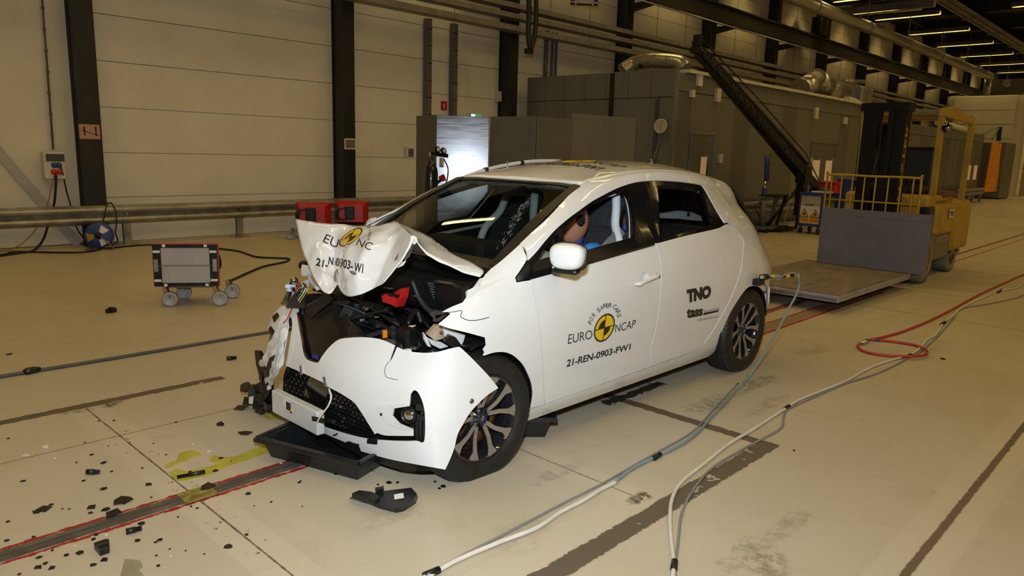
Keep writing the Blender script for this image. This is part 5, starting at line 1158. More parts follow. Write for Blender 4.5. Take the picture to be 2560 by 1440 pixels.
# grille panel with badge letters
vp_ = fpatch([(738, 762), (764, 730), (800, 728), (832, 758), (870, 798), (905, 830), (912, 846), (866, 850), (845, 856), (824, 873), (807, 894), (797, 912), (776, 908), (759, 896), (748, 850)], 'grille_panel', GLOSSB, -.022, thick=.006, du=.04)
edge = [BUMP(*k) for k in FS.uv(bez([(742, 782), (753, 845), (762, 889), (777, 901), (795, 905), (806, 887), (823, 866), (845, 849), (866, 843), (907, 841)], 5))]
MB().tube([e + np.array([.006, 0, -.002]) for e in edge], .007, 6).build('grille_surround', M('dark_bronze', (0.05, 0.032, 0.02), .2, .6, coat=.8), vp_)
def decal(surf, txt, quad, mat, parent, off=.003, bold=0.0, name='lettering', cuts=2, space=1.0, mesh=None):
    """print lying on a surface; quad = pixel corners bottom-left, bottom-right, top-right, top-left"""
    vs, fs = text_mesh(txt, 1.0, bold, 0.0, space) if mesh is None else mesh[:2]
    x0 = min(v.x for v in vs); x1 = max(v.x for v in vs); y0 = min(v.y for v in vs); y1 = max(v.y for v in vs); q = np.array(quad, float)
    if mesh is not None and len(mesh) > 2: x0, x1, y0, y1 = mesh[2]
    bm = bmesh.new(); bv = [bm.verts.new(v) for v in vs]
    for f in fs:
        try: bm.faces.new([bv[i] for i in f])
        except ValueError: pass
    bmesh.ops.remove_doubles(bm, verts=bm.verts[:], dist=1e-5); bmesh.ops.triangulate(bm, faces=bm.faces[:])
    if cuts: bmesh.ops.subdivide_edges(bm, edges=[e for e in bm.edges if e.calc_length() > .25], cuts=cuts); bmesh.ops.triangulate(bm, faces=bm.faces[:])
    bm.verts.index_update()
    uvw = np.array([((v.co.x - x0) / (x1 - x0), (v.co.y - y0) / (y1 - y0)) for v in bm.verts]); ff = [[v.index for v in f.verts] for f in bm.faces]; bm.free()
    u, v = uvw[:, :1], uvw[:, 1:]
    px = q[0] * (1 - u) * (1 - v) + q[1] * u * (1 - v) + q[2] * u * v + q[3] * (1 - u) * v
    if isinstance(surf, Surf):
        k = surf.uv(px); P = surf.fn(k[:, 0], k[:, 1]); N = surf.normal(k[:, 0], k[:, 1]) * surf.sg; P = P + N * off
    else:
        P = []
        for a in px:
            d = Vector(ray(*a)); h = surf.ray_cast(Vector(CAMC), d); P.append((h[0] - d * off) if h[0] is not None else None)
        bad = [i for i, p in enumerate(P) if p is None]; ff = [f for f in ff if not any(i in bad for i in f)]; P = [p if p is not None else Vector((0, 0, .5)) for p in P]
        ff = [f for f in ff if max((P[f[0]] - P[f[1]]).length, (P[f[1]] - P[f[2]]).length, (P[f[2]] - P[f[0]]).length) < .06]
    return MB().add([tuple(p) for p in P], ff).build(name, mat, parent, fix=False)
decal(FS, 'ZOE', [(771, 892), (787, 898), (789, 888), (773, 882)], INKBL, vp_, off=-.018, bold=.02)
# lower grille with honeycomb, radar plate, straps
lg_ = fpatch([(700, 905), (760, 928), (807, 950), (845, 974), (890, 1006), (914, 1040), (942, 1080), (1000, 1086), (1040, 1092), (1062, 1112), (1000, 1112), (936, 1108), (850, 1092), (780, 1068), (720, 1030), (684, 1000), (684, 950)], 'lower_grille', SATINB, -.055, thick=.006)
hc = MB()
for i in range(26):
    for j in range(11):
        px_, py_ = 690 + i * 10.5 + (j % 2) * 5, 915 + i * 4.3 + j * 12
        if not insides([(px_, py_)], [(708, 916), (807, 958), (845, 982), (890, 1014), (936, 1088), (850, 1078), (785, 1058), (700, 1000), (692, 945)])[0]: continue
        if insides([(px_, py_)], [(757, 946), (806, 962), (796, 1022), (745, 992)])[0]: continue
        k = FS.uv([(px_, py_)])[0]; c = BUMP(*k); N = FS.normal(*k) * FS.sg; T = np.cross(N, (0, 0, 1.0)); T /= np.linalg.norm(T)
        o_ = c - N * .05; r_ = .0135
        rim_ = [o_ + (T * math.cos(a) * 1.25 + np.array([0, 0, 1.0]) * math.sin(a)) * r_ for a in [math.pi / 3 * q for q in range(6)]]
        hc.add(rim_ + [p + N * .018 for p in [o_ + (x_ - o_) * .55 for x_ in rim_]], [(q, (q + 1) % 6, (q + 1) % 6 + 6, q + 6) for q in range(6)] + [tuple(range(6, 12))])
o = hc.build('honeycomb', GLOSSB, lg_); o['kind'] = 'stuff'
fpatch([(757, 946), (808, 962), (797, 1024), (743, 994)], 'radar_plate', GLOSSB, -.036, thick=.008)
for a, b_ in (((751, 914), (756, 937)), ((809, 942), (817, 966))):
    fpatch([(a[0], a[1]), (a[0] + 5, a[1]), (b_[0] + 2, b_[1]), (b_[0] - 3, b_[1])], 'metal_clip', GREYM, .006, thick=.003)
# towing/crash beam with tape and target sticker
bm_ = MB().rbox((-.487, -.152, .124), (-.443, .296, .247), .006).build('crash_beam', BEAMG, car)
MB().box((-.489, .105, .186), (-.4868, .17, .232)).build('sticker', WHITEP, bm_)
MB().box((-.490, .098, .184), (-.4873, .140, .226)).build('sticker', INKB, bm_)
mk = at(726, 1027, 'x', -.488)
for i, (dy, dz, mt) in enumerate(((-.006, .006, INKY), (.006, .006, INKB), (-.006, -.006, INKB), (.006, -.006, INKY))):
    MB().cbox((-.488, mk.y + dy, mk.z + dz), (.002, .0115, .0115)).build('target_marker', mt, bm_)
MB().add([at(*p, 'x', -.490) for p in ((779, 1040), (812, 1046), (812, 1058), (780, 1052))], [(0, 1, 2, 3)]).build('black_tape', INKB, bm_)
fpatch([(812, 1046), (834, 1052), (833, 1063), (811, 1058)], 'black_tape', INKB, -.01)
MB().tube(bez([at(822, 972, 'x', -.45), at(828, 992, 'x', -.47), at(822, 1012, 'x', -.48), at(808, 1032, 'x', -.485), at(797, 1048, 'x', -.49), at(789, 1066, 'x', -.485), at(785, 1080, 'x', -.46)], 4), .0045, 6).build('white_cable', WHITEP, car)
# lower lip, splitter and torn tape
fpatch([(783, 1062), (830, 1090), (880, 1113), (902, 1130), (966, 1148), (1029, 1162), (1108, 1176), (1080, 1181), (1000, 1180), (930, 1170), (895, 1150), (845, 1118), (795, 1080)], 'lower_lip', SATINB, -.012, thick=.02)
fpatch([(866, 1104), (874, 1103), (882, 1106), (900, 1110), (896, 1124), (900, 1130), (884, 1131), (868, 1118), (870, 1108)], 'torn_tape', SATINB, .006, jit=.006)
fpatch([(919, 1097), (945, 1093), (943, 1111), (918, 1108)], 'black_tape', SATINB, .003)
fpatch([(832, 1087), (838, 1085), (846, 1081), (842, 1088), (834, 1090)], 'torn_hole', INKB, .003)
# fog lamp: recess, bezel of white plastic, round lens
fogp = fpatch([(978, 1014), (1026, 978), (1040, 970), (1066, 1010), (1068, 1070), (1062, 1112), (1030, 1096), (1030, 1076), (996, 1064), (974, 1042)], 'fog_lamp_recess', SATINB, -.06, thick=.006)
fpatch([(1030, 1012), (1062, 1018), (1063, 1034), (1030, 1030)], 'fog_lamp_vane', GLOSSB, -.03, thick=.01); fpatch([(1034, 1040), (1063, 1046), (1063, 1058), (1036, 1058)], 'fog_lamp_vane', SATINB, -.03, thick=.01)
fpatch([(941, 1017), (946, 1012), (985, 1011), (1022, 1009), (1024, 1015), (985, 1021), (981, 1040), (998, 1059), (1032, 1073), (1010, 1075), (986, 1066), (968, 1058), (956, 1044), (949, 1034)], 'fog_lamp_bezel', INNERW, .004, thick=.01)
k = FS.uv([(1012, 1042)])[0]; N = FS.normal(*k) * FS.sg; c = BUMP(*k) - N * .03
Qf = Matrix.Translation(Vector(c)) @ Vector((0, 0, 1)).rotation_difference(Vector(N)).to_matrix().to_4x4()
MB().lathe([(0, .012), (.018, .010), (.030, .003), (.034, -.01), (.034, -.03)], 24, Qf).build('fog_lamp_lens', CHROME, fogp)
MB().lathe([(.033, .012), (.039, .012), (.039, -.03), (.033, -.03)], 24, Qf, closed=True).build('fog_lamp_ring', SATINB, fogp)
fpatch([(953, 1031), (958, 1034), (957, 1039), (952, 1036)], 'bezel_hole', INKB, .008, thick=.002)
k = FS.uv([(1179, 1003)])[0]; N = FS.normal(*k) * FS.sg; c = BUMP(*k)
Qs = Matrix.Translation(Vector(c)) @ Vector((0, 0, 1)).rotation_difference(Vector(N)).to_matrix().to_4x4()
MB().lathe([(0, .004), (.0095, .004), (.012, .002), (.012, -.004)], 20, Qs).build('parking_sensor', GREYM, bump)
MB().box((-.0105, -.0015, .0042), (.0105, .0015, .005), Qs).build('sensor_slot', INKB, bump)
crk2 = [BUMP(*k) + FS.normal(*k) * FS.sg * .0005 for k in FS.uv(bez([(973, 903), (965, 915), (962, 930), (966, 942), (980, 947), (995, 950)], 4))]
MB().tube(crk2, .0012, 5).build('crack', SATINB, bump)

# ================================================================ bonnet folded into a tent
rows = [[(737, 543, -.15), (790, 555, -.13), (845, 559, -.10), (893, 562, -.05), (935, 560, -.06), (985, 553, -.02), (1036, 594, -.20)],
        [(748, 600, -.22), (795, 612, -.215), (838, 617, -.155), (868, 612, -.235), (925, 602, -.205), (992, 584, -.115), (1024, 618, -.235)],
        [(765, 655, -.28), (803, 662, -.275), (832, 664, -.205), (858, 658, -.305), (898, 648, -.290), (975, 640, -.195), (1006, 646, -.27)],
        [(786, 698, -.32), (813, 705, -.315), (838, 700, -.250), (858, 704, -.340), (885, 697, -.335), (955, 686, -.265), (988, 670, -.295)],
        [(806, 727, -.345), (826, 739, -.345), (843, 708, -.275), (861, 748, -.36), (900, 736, -.345), (935, 721, -.31), (962, 704, -.315)]]
HV = [at(px, py, 'x', xv) for rw in rows for (px, py, xv) in rw]; HF = []
for i in range(4):
    for j in range(6): HF.append((i * 7 + j, i * 7 + j + 1, i * 7 + j + 8, i * 7 + j + 7))
def hv(p): HV.append(Vector(p)); return len(HV) - 1
P1, KK = 5, 6
r2, r1, r0 = hv(at(1060, 584, 'y', -.27)), hv(at(1130, 618, 'y', -.44)), hv(at(1226, 668, 'y', -.69))
l3, l2, l1, l0 = hv(at(1060, 629, 'y', -.585)), hv(at(1098, 653, 'y', -.62)), hv(at(1148, 677, 'y', -.66)), hv(at(1200, 693, 'y', -.70))
HF += [(P1, r2, l3, KK), (r2, r1, l2, l3), (r1, r0, l1, l2), (r0, l0, l1)]
c1, c2, c3, c4, c5 = hv((.13, -.30, .985)), hv((.115, -.05, .99)), hv((.115, .2, .985)), hv((.12, .40, .975)), hv((.14, .555, .955))
HF += [(r1, r0, c1), (r2, r1, c1), (P1, r2, c1, c2), (4, P1, c2), (3, 4, c2, c3), (2, 3, c3), (1, 2, c3, c4), (0, 1, c4, c5)]
me = bpy.data.meshes.new('bonnet'); Qc = ROOTM[car.name]
me.from_pydata([tuple(Qc @ v) for v in HV], [], HF)
bmh = bmesh.new(); bmh.from_mesh(me); bmesh.ops.recalc_face_normals(bmh, faces=bmh.faces[:])
cl_ = bmh.edges.layers.float.get('crease_edge') or bmh.edges.layers.float.new('crease_edge')
bmh.verts.ensure_lookup_table()
crease = {(0, 1): .9, (1, 2): .9, (2, 3): .9, (3, 4): .9, (4, 5): .9, (5, 6): 1, (P1, r2): .9, (r2, r1): .8, (2, 9): .8, (9, 16): 1, (16, 23): 1, (23, 30): 1, (5, 12): .9, (12, 19): .95, (19, 26): .8, (26, 33): .6, (4, 11): .6, (11, 18): .9, (18, 25): .9, (25, 32): .7, (3, 10): .4, (10, 17): .5, (17, 24): .6, (1, 8): .3, (8, 15): .5, (15, 22): .5, (13, 12): .6}
for e in bmh.edges:
    a, b_ = sorted(v.index for v in e.verts); w_ = crease.get((a, b_), crease.get((b_, a), 0))
    if len(e.link_faces) == 1: w_ = max(w_, .9)
    e[cl_] = w_
bmh.to_mesh(me); bmh.free()
me.polygons.foreach_set('use_smooth', [True] * len(me.polygons)); me.materials.append(PAINT)
bon = bpy.data.objects.new('bonnet', me); COL.objects.link(bon); bon.parent = car; ROOTM[bon.name] = ROOTM[car.name]
sm = bon.modifiers.new('s', 'SUBSURF'); sm.levels = 3; sm.render_levels = 3; sm.boundary_smooth = 'PRESERVE_CORNERS'
tx = bpy.data.textures.new('dents', 'CLOUDS'); tx.noise_scale = .11; tx.noise_depth = 2
dm_ = bon.modifiers.new('d', 'DISPLACE'); dm_.texture = tx; dm_.strength = .018; dm_.mid_level = .5
so = bon.modifiers.new('t', 'SOLIDIFY'); so.thickness = .004; so.offset = -1
bpy.context.view_layer.update()
dg = bpy.context.evaluated_depsgraph_get(); ev = bpy.data.meshes.new_from_object(bon.evaluated_get(dg))
BON = BVHTree.FromPolygons([Qc.inverted() @ v.co for v in ev.vertices], [tuple(p.vertices) for p in ev.polygons])
# stickers on the bonnet
def disc_mesh(parts, n=40):
    vs, fs = [], []
    for r0_, r1_, a0, a1 in parts:
        m = max(4, int(n * abs(a1 - a0) / 360)); b0 = len(vs)
        for k in range(m + 1):
            a = math.radians(a0 + (a1 - a0) * k / m); vs += [Vector((r0_ * math.cos(a), r0_ * math.sin(a), 0)), Vector((r1_ * math.cos(a), r1_ * math.sin(a), 0))]
        fs += [(b0 + 2 * k, b0 + 2 * k + 1, b0 + 2 * k + 3, b0 + 2 * k + 2) for k in range(m)]
    return vs, fs
def unit(m_):   # keep the frame of the full disc for mapping
    v, f = m_; return v, f, (-1.06, 1.06, -1.06, 1.06)
DISC_Y = disc_mesh([(.0, .5, 0, 360), (.5, .96, 0, 360)]); DISC_R = disc_mesh([(.94, 1.06, 0, 360)])
def cross_mesh(g=.035):
    vs = [Vector(p) for p in ((-g, -1, 0), (g, -1, 0), (g, -g, 0), (1, -g, 0), (1, g, 0), (g, g, 0), (g, 1, 0), (-g, 1, 0), (-g, g, 0), (-1, g, 0), (-1, -g, 0), (-g, -g, 0))]; return vs, [(0, 1, 2, 11), (2, 3, 4, 5), (5, 6, 7, 8), (8, 9, 10, 11), (2, 5, 8, 11)]
DISC_Q = disc_mesh([(.0, .3, 90, 180), (.3, .62, 90, 180), (.0, .3, 270, 360), (.3, .62, 270, 360)])
def emblem(surf, quad, parent, off=.003):
    decal(surf, '', quad, INKY, parent, off, mesh=unit(DISC_Y), name='emblem_disc', cuts=1)
    decal(surf, '', quad, INKB, parent, off + .0012, mesh=unit(DISC_R), name='emblem_ring', cuts=1)
    decal(surf, '', quad, INKB, parent, off + .0016, mesh=unit(DISC_Q), name='emblem_quadrant', cuts=1)
    decal(surf, '', quad, INKB, parent, off + .002, mesh=unit(cross_mesh()), name='emblem_cross', cuts=6)
emblem(BON, [(838, 623), (890, 606), (916, 562), (862, 580)], bon)
decal(BON, 'EU', [(806, 604), (842, 621), (849, 599), (816, 585)], INKB, bon, bold=.0)
decal(BON, 'NC', [(889, 613), (925, 626), (934, 608), (898, 596)], INKB, bon, bold=.0)
for ch, q in (('R', [(879, 567), (885, 566), (887, 561), (881, 562)]), ('S', [(890, 565), (896, 564), (897, 559), (891, 560)]), ('A', [(899, 564), (905, 564), (905, 558), (899, 558)]), ('F', [(907, 565), (912, 566), (912, 558), (908, 558)]), ('E', [(914, 566), (919, 567), (920, 560), (915, 559)]), ('R', [(918, 571), (924, 572), (928, 565), (922, 563)]),
              ('C', [(921, 577), (926, 579), (930, 573), (925, 571)]), ('A', [(921, 584), (927, 586), (930, 580), (925, 578)]), ('R', [(920, 592), (926, 593), (928, 586), (922, 585)]), ('S', [(917, 599), (923, 601), (926, 595), (920, 593)])):
    decal(BON, ch, q, INKB, bon, cuts=1)
decal(BON, '21-', [(789, 663), (819, 672), (822, 653), (792, 644)], INKB, bon, bold=.025)
decal(BON, 'N', [(820, 661), (832, 663), (834, 643), (823, 641)], INKB, bon, bold=.025)
decal(BON, '0903-', [(838, 665), (881, 676), (884, 653), (841, 643)], INKB, bon, bold=.025)
decal(BON, 'W1', [(884, 680), (907, 683), (909, 660), (887, 656)], INKB, bon, bold=.025)
SCR = M('scraped_metal', (0.25, 0.24, 0.23), .5, .4, var=.5, sc=90)
def scrape(pts, name='scrape'):
    P = []
    for a in pts:
        d = Vector(ray(*a)); h = BON.ray_cast(Vector(CAMC), d); P.append((h[0] - d * .003) if h[0] is not None else at(*a, 'x', -.3))
    MB().add(P, [tuple(range(len(P)))]).build(name, SCR, bon, fix=False)
for q in ([(836, 680), (842, 672), (846, 684), (841, 702), (836, 706), (834, 692)], [(872, 676), (884, 678), (892, 684), (886, 688), (878, 684)], [(802, 677), (812, 679), (816, 683), (808, 682)]): scrape(q)
# bent inner frame under the raised bonnet
MB().prism([at(*p, 'y', -.50) for p in ((1030, 610), (1034, 616), (1024, 642), (1008, 655), (1002, 648), (1014, 628))], (.0, .05, -.01)).build('bonnet_inner_frame', GREYM, bon)
MB().prism([at(*p, 'y', -.50) for p in ((1008, 648), (1016, 652), (1008, 664), (994, 670), (996, 660))], (.0, .05, -.01)).build('bonnet_inner_frame', INNERW, bon)
MB().prism([at(*p, 'y', -.52) for p in ((1026, 592), (1034, 588), (1042, 593), (1044, 603), (1036, 612), (1028, 606))], (.02, .03, -.005)).build('bonnet_hinge_fold', INNERW, bon)
# ================================================================ engine bay clutter
rs = random.Random(11)
def jagged(c, r, n, zs, name, mat, parent, flat=.35):
    """irregular chunk: lumpy closed solid"""
    b = MB(); ring = []
    a0 = rs.uniform(0, 6.28)
    top, bot = [], []
    for k in range(n):
        a = a0 + 2 * math.pi * k / n; q = r * rs.uniform(.55, 1.15)
        top.append((c[0] + q * math.cos(a) * rs.uniform(.8, 1), c[1] + q * math.sin(a), c[2] + zs * rs.uniform(.3, 1)))
        bot.append((c[0] + q * 1.05 * math.cos(a), c[1] + q * 1.05 * math.sin(a), c[2] - zs * rs.uniform(.3, 1)))
    b.add(top + bot, [tuple(range(n)), tuple(reversed(range(n, 2 * n)))] + [(i, i + n, (i + 1) % n + n, (i + 1) % n) for i in range(n)])
    return b.build(name, mat, parent)
BAYM = [SATINB, BLACKP, GLOSSB, SATINB, DARKIN]
eng = MB().rbox((-.18, -.40, .30), (.12, .42, .60), .05).build('motor_block', SATINB, car)
for i in range(46):
    x_, y_, z_ = rs.uniform(-.28, .06), rs.uniform(-.60, .50), rs.uniform(.52, .70)
    if y_ < -.5: z_ = min(z_, .60)
    d = (rs.uniform(.03, .10), rs.uniform(.03, .12), rs.uniform(.03, .09))
    Q = Matrix.Translation((x_, y_, z_)) @ Matrix.Rotation(rs.uniform(-.8, .8), 4, 'Z') @ Matrix.Rotation(rs.uniform(-.6, .6), 4, 'X') @ Matrix.Rotation(rs.uniform(-.6, .6), 4, 'Y')
    kd = i % 3
    if kd == 0: MB().rbox([-k / 2 for k in d], [k / 2 for k in d], .008, Q).build('casing', rs.choice(BAYM), car)
    elif kd == 1: MB().lathe([(0, .04), (.025, .04), (.03, .02), (.03, -.02), (.04, -.03), (.04, -.06), (0, -.06)], 14, Q).build('pump_housing', rs.choice(BAYM), car)
    else: MB().prism([(-d[0], -d[1] / 2, 0), (d[0], -d[1] / 2, 0), (d[0] * .6, d[1] / 2, 0), (-d[0] * .3, d[1] / 2, 0)], (0, 0, .006), Q).build('bracket', rs.choice(BAYM + [GREYM]), car)
for i in range(22):
    p = [Vector((rs.uniform(-.28, .05), rs.uniform(-.55, .5), rs.uniform(.56, .72))) for _ in range(2)]
    m_ = (p[0] + p[1]) / 2 + Vector((rs.uniform(-.05, .05), rs.uniform(-.05, .05), rs.uniform(.0, .06)))
    MB().tube(bez([p[0], m_, p[1]], 5), rs.choice([.005, .008, .013]), 8).build('hose', rs.choice([BLACKR, BLACKR, SATINB]), car)
# scuttle with vent mesh and rubber seal under the raised bonnet
MB().rbox((.02, -.66, .72), (.16, .30, .90), .03).build('scuttle_tray', SATINB, car)
MB().tube(bez([at(1030, 700, 'y', -.33), at(1048, 745, 'y', -.38), at(1072, 775, 'y', -.44), at(1100, 783, 'y', -.5), at(1135, 768, 'y', -.56), at(1168, 742, 'y', -.60), at(1192, 712, 'y', -.64)], 6), .016, 10).build('rubber_seal', BLACKR, car)
vent = MB().prism([at(*p, 'y', -.42) for p in ((1062, 700), (1088, 704), (1118, 742), (1110, 752), (1084, 752))], (.0, .03, 0)).build('intake_vent', BLACKP, car)
vg = MB()
for i in range(8):
    for j in range(6):
        q = at(1072 + i * 5 + j * 2.5, 708 + j * 7 + i * 1.2, 'y', -.424); vg.cbox(q, (.006, .004, .006))
o = vg.build('vent_mesh', GREYP, vent); o['kind'] = 'stuff'
MB().prism([at(*p, 'y', -.55) for p in ((1094, 700), (1150, 708), (1148, 714), (1100, 708))], (0, .03, -.004)).build('wiper_link', M('brown_metal', (.12, .08, .04), .4, .5), car)
# near inner wing: white rail and strut top
patch(BS, BS.uv(outline([(1155, 757), (1163, 744), (1172, 726), (1186, 708), (1198, 690)], [(1198, 690), (1213, 686)], [(1213, 686), (1206, 704), (1200, 722), (1186, 742)], [(1186, 742), (1155, 757)], gap=0)), 'inner_wing', INNERW, car, thick=.02, off=-.014)
MB().ball(at(1178, 733, 'y', -.735), .012, 10, 6).build('wing_bolt', GREYM, car)
# red cover, orange plug, pale connectors
MB().prism([at(*p, 'x', -.14) for p in ((956, 735), (975, 738), (1003, 721), (1000, 745), (990, 768), (963, 757), (966, 742))], (.05, 0, .0)).build('red_fuse_cover', REDP, car)
MB().prism([at(*p, 'x', -.15) for p in ((962, 742), (992, 746), (988, 766), (964, 758))], (-.02, 0, .01)).build('red_fuse_lid', REDP, car)
MB().rbox(at(962, 836, 'x', -.26) - Vector((.01, .008, .02)), at(962, 836, 'x', -.26) + Vector((.012, .008, .022)), .003).build('orange_connector', ORANGE, car)
for px, py, xv, w_, h_, mt in ((985, 738, -.16, .05, .012, GLOSSB), (1000, 848, -.22, .045, .010, GREYM), (1018, 838, -.2, .03, .008, WHITEP), (1030, 815, -.18, .03, .006, M('pale_yellow', (.6, .5, .3), .5)), (905, 800, -.25, .02, .015, GREYM), (918, 772, -.2, .012, .012, M('brass', (.5, .35, .08), .3, .8)), (945, 815, -.25, .015, .02, SATINB), (1020, 880, -.27, .03, .03, WHITEP), (970, 720, -.1, .07, .006, GREYM), (940, 790, -.2, .05, .006, GREYM), (1043, 740, -.05, .03, .006, GREYM), (1035, 870, -.25, .03, .012, GREYM)):
    c = at(px, py, 'x', xv); Q = Matrix.Translation(c) @ Matrix.Rotation(rs.uniform(-.6, .6), 4, 'Z') @ Matrix.Rotation(rs.uniform(-.4, .4), 4, 'X')
    MB().rbox((-.012, -w_ / 2, -h_ / 2), (.012, w_ / 2, h_ / 2), .002, Q).build('connector', mt, car)
MB().tube(bez([at(870, 800, 'x', -.28), at(905, 790, 'x', -.29), at(950, 778, 'x', -.28), at(968, 775, 'x', -.27)], 5), .007, 8).build('hose', SATINB, car)
MB().beam(at(772, 786, 'x', -.31), at(828, 738, 'x', -.25), .02, .05).build('lock_carrier', GLOSSB, car)
MB().rbox(at(1010, 835, 'x', -.23) - Vector((.02, .05, .09)), at(1010, 835, 'x', -.23) + Vector((.05, .05, .03)), .012).build('air_box', SATINB, car)
MB().beam(at(905, 845, 'x', -.30), at(1000, 812, 'x', -.16), .03, .02).build('crossmember', SATINB, car)
# headlamp mounting torn open on the near side
MB().prism([at(*p, 'y', -.70) for p in ((1070, 838), (1090, 814), (1100, 813), (1122, 823), (1110, 846), (1088, 852))], (.01, .03, .0)).build('headlamp_bracket', M('cream_primer', (.55, .48, .36), .5, col2=(.35, .20, .10), sc=14), car)
MB().prism([at(*p, 'y', -.73) for p in ((1108, 820), (1128, 826), (1163, 838), (1158, 856), (1150, 868), (1130, 858), (1112, 842))], (.01, .02, .0)).build('headlamp_bracket', INNERW, car)
MB().prism([at(*p, 'y', -.755) for p in ((1116, 848), (1124, 838), (1140, 844), (1153, 862), (1156, 876), (1150, 880), (1130, 868), (1112, 856))], (.012, .03, .0)).build('headlamp_foot', SATINB, car)
for q in ([(1066, 842), (1080, 850), (1104, 856), (1122, 866), (1100, 872), (1080, 862)], [(1060, 832), (1068, 845), (1078, 868), (1070, 866), (1062, 850)], [(1076, 786), (1094, 776), (1112, 783), (1100, 792), (1086, 798)], [(1090, 788), (1122, 784), (1098, 804), (1086, 804)]):
    MB().prism([at(*p, 'y', -.69) for p in q], (.006, .02, .0)).build('crumpled_sheet', rs.choice([INNERW, GREYM]), car)
MB().ball(at(1103, 832, 'y', -.712), .008, 8, 6).build('bracket_bolt', M('dark_rust', (.10, .045, .02), .6), car)
# far side: shattered lamp, wires, white torn sheet
for i in range(9):
    q = at(rs.uniform(722, 765), rs.uniform(700, 768), 'x', rs.uniform(-.28, -.20))
    if i < 3: MB().ball(q, rs.uniform(.018, .03), 14, 8).build('lamp_reflector', CHROME, car)
    else: jagged(q, rs.uniform(.02, .04), 6, .012, 'lamp_fragment', rs.choice([INNERW, SATINB, GREYM, LIGHTG]), car)
MB().prism([at(*p, 'x', -.24) for p in ((735, 738), (752, 706), (772, 698), (765, 720), (750, 748))], (.015, 0, .004)).build('torn_wing_sheet', INNERW, car)
MB().prism([at(*p, 'x', -.20) for p in ((752, 672), (778, 676), (780, 690), (754, 690))], (.02, .02, .02)).build('foam_block', WHITEP, car)
MB().prism([at(*p, 'x', -.26) for p in ((701, 760), (722, 720), (728, 722), (716, 752), (738, 756), (730, 766))], (.02, .0, .004)).build('lamp_bracket', GREYM, car)
MB().ball(at(759, 664, 'x', -.12), .03, 12, 8).build('rubber_cap', SATINB, car)
MB().tube(bez([at(772, 690, 'x', -.22), at(780, 706, 'x', -.24), at(794, 722, 'x', -.26)], 5), .010, 8).build('grey_hose', LIGHTG, car)
for k, mt in enumerate((REDP, BLACKR, M('green_wire', (.03, .2, .05), .5), WHITEP, M('yellow_wire', (.6, .45, .03), .5))):
    MB().tube(bez([at(740 + k * 5, 700 + k * 4, 'x', -.24), at(746 + k * 6, 722, 'x', -.27), at(732 + k * 4, 745 + k * 3, 'x', -.29), at(738 + k * 2, 764, 'x', -.29)], 4), .003, 6).build('wire', mt, car)
MB().tube(bez([at(735, 762, 'x', -.31), at(728, 775, 'x', -.34), at(719, 795, 'x', -.37), at(708, 808, 'x', -.39)], 4), .003, 6).build('wire', REDP, car)
# black shattered wing liner hanging at the far front corner
for q, xv in (([(636, 876), (645, 878), (660, 905), (664, 925), (660, 950), (648, 940), (640, 910)], -.36), ([(640, 960), (662, 948), (676, 958), (672, 985), (655, 1010), (640, 1020), (628, 1012), (622, 985)], -.40), ([(601, 962), (612, 956), (622, 968), (612, 978), (600, 980)], -.42), ([(650, 1003), (640, 1018), (632, 1045), (642, 1050), (652, 1040), (656, 1020)], -.40), ([(668, 985), (690, 1000), (712, 1024), (690, 1022), (664, 1012)], -.38)):
    MB().prism([at(*p, 'x', xv) for p in q], (.03, .012, -.006)).build('shattered_liner', SATINB, car)
for px, py, r_ in ((640, 975, .05), (655, 990, .055), (668, 968, .04), (632, 1000, .05), (650, 1008, .05), (662, 1000, .05), (676, 1012, .05), (690, 1018, .04), (660, 945, .03), (648, 1030, .03), (615, 968, .025)):
    jagged(at(px, py, 'x', -.38), r_, 7, .03, 'liner_fragment', rs.choice([SATINB, GLOSSB, SATINB]), car)
MB().prism([at(*p, 'x', -.435) for p in ((625, 992), (634, 990), (632, 1010), (624, 1008))], (-.006, 0, 0)).build('white_tag', WHITEP, car)
# ================================================================ near side details
k0 = BS.uv([(1612, 697)])[0]; c0 = BODY(*k0)
hd = [BODY(*k) + np.array([0, -.030, 0]) for k in BS.uv(bez([(1584, 710), (1600, 702), (1620, 693), (1640, 685)], 4))]
hd[0] = hd[0] + np.array([0, .026, 0]); hd[-1] = hd[-1] + np.array([0, .022, 0])
MB().tube(hd, [.006] + [.0125] * (len(hd) - 2) + [.010], 12).build('door_handle', PAINT, fdl)
MB().ball(Vector(BODY(*BS.uv([(1634, 689)])[0])) + Vector((0, -.042, 0)), .004, 8, 6).build('key_lock', INKB, fdl)
# mirror
mc = at(1419, 641, 'y', -.965)
bmm = bmesh.new(); bmesh.ops.create_uvsphere(bmm, u_segments=28, v_segments=18, radius=1)
for v in bmm.verts:
    c = v.co; f = lambda q, e: math.copysign(abs(q)**e, q)
    v.co = Vector((f(c.x, .75) * .058, f(c.y, .7) * .088, f(c.z, .62) * .064))
    if v.co.x > .012: v.co.x = .012 + (v.co.x - .012) * .35
    v.co.y *= 1 - .10 * (v.co.z < 0) * abs(v.co.z) / .06
Qm = Matrix.Translation(mc) @ Matrix.Rotation(.30, 4, 'Z')
mir = MB().bm(bmm, Qm, True).build('mirror_housing', PAINT, fdl)
bmr = bmesh.new(); bmesh.ops.create_uvsphere(bmr, u_segments=28, v_segments=18, radius=1)
for v in bmr.verts:
    c = v.co; f = lambda q, e: math.copysign(abs(q)**e, q); v.co = Vector((f(c.x, .6) * .011 + .024, f(c.y, .6) * .094, f(c.z, .6) * .070 - .003))
MB().bm(bmr, Qm, True).build('mirror_rim', SATINB, mir)
MB().rbox((-.035, -.06, -.084), (.034, .07, -.058), .012, Qm).build('mirror_foot', SATINB, mir)
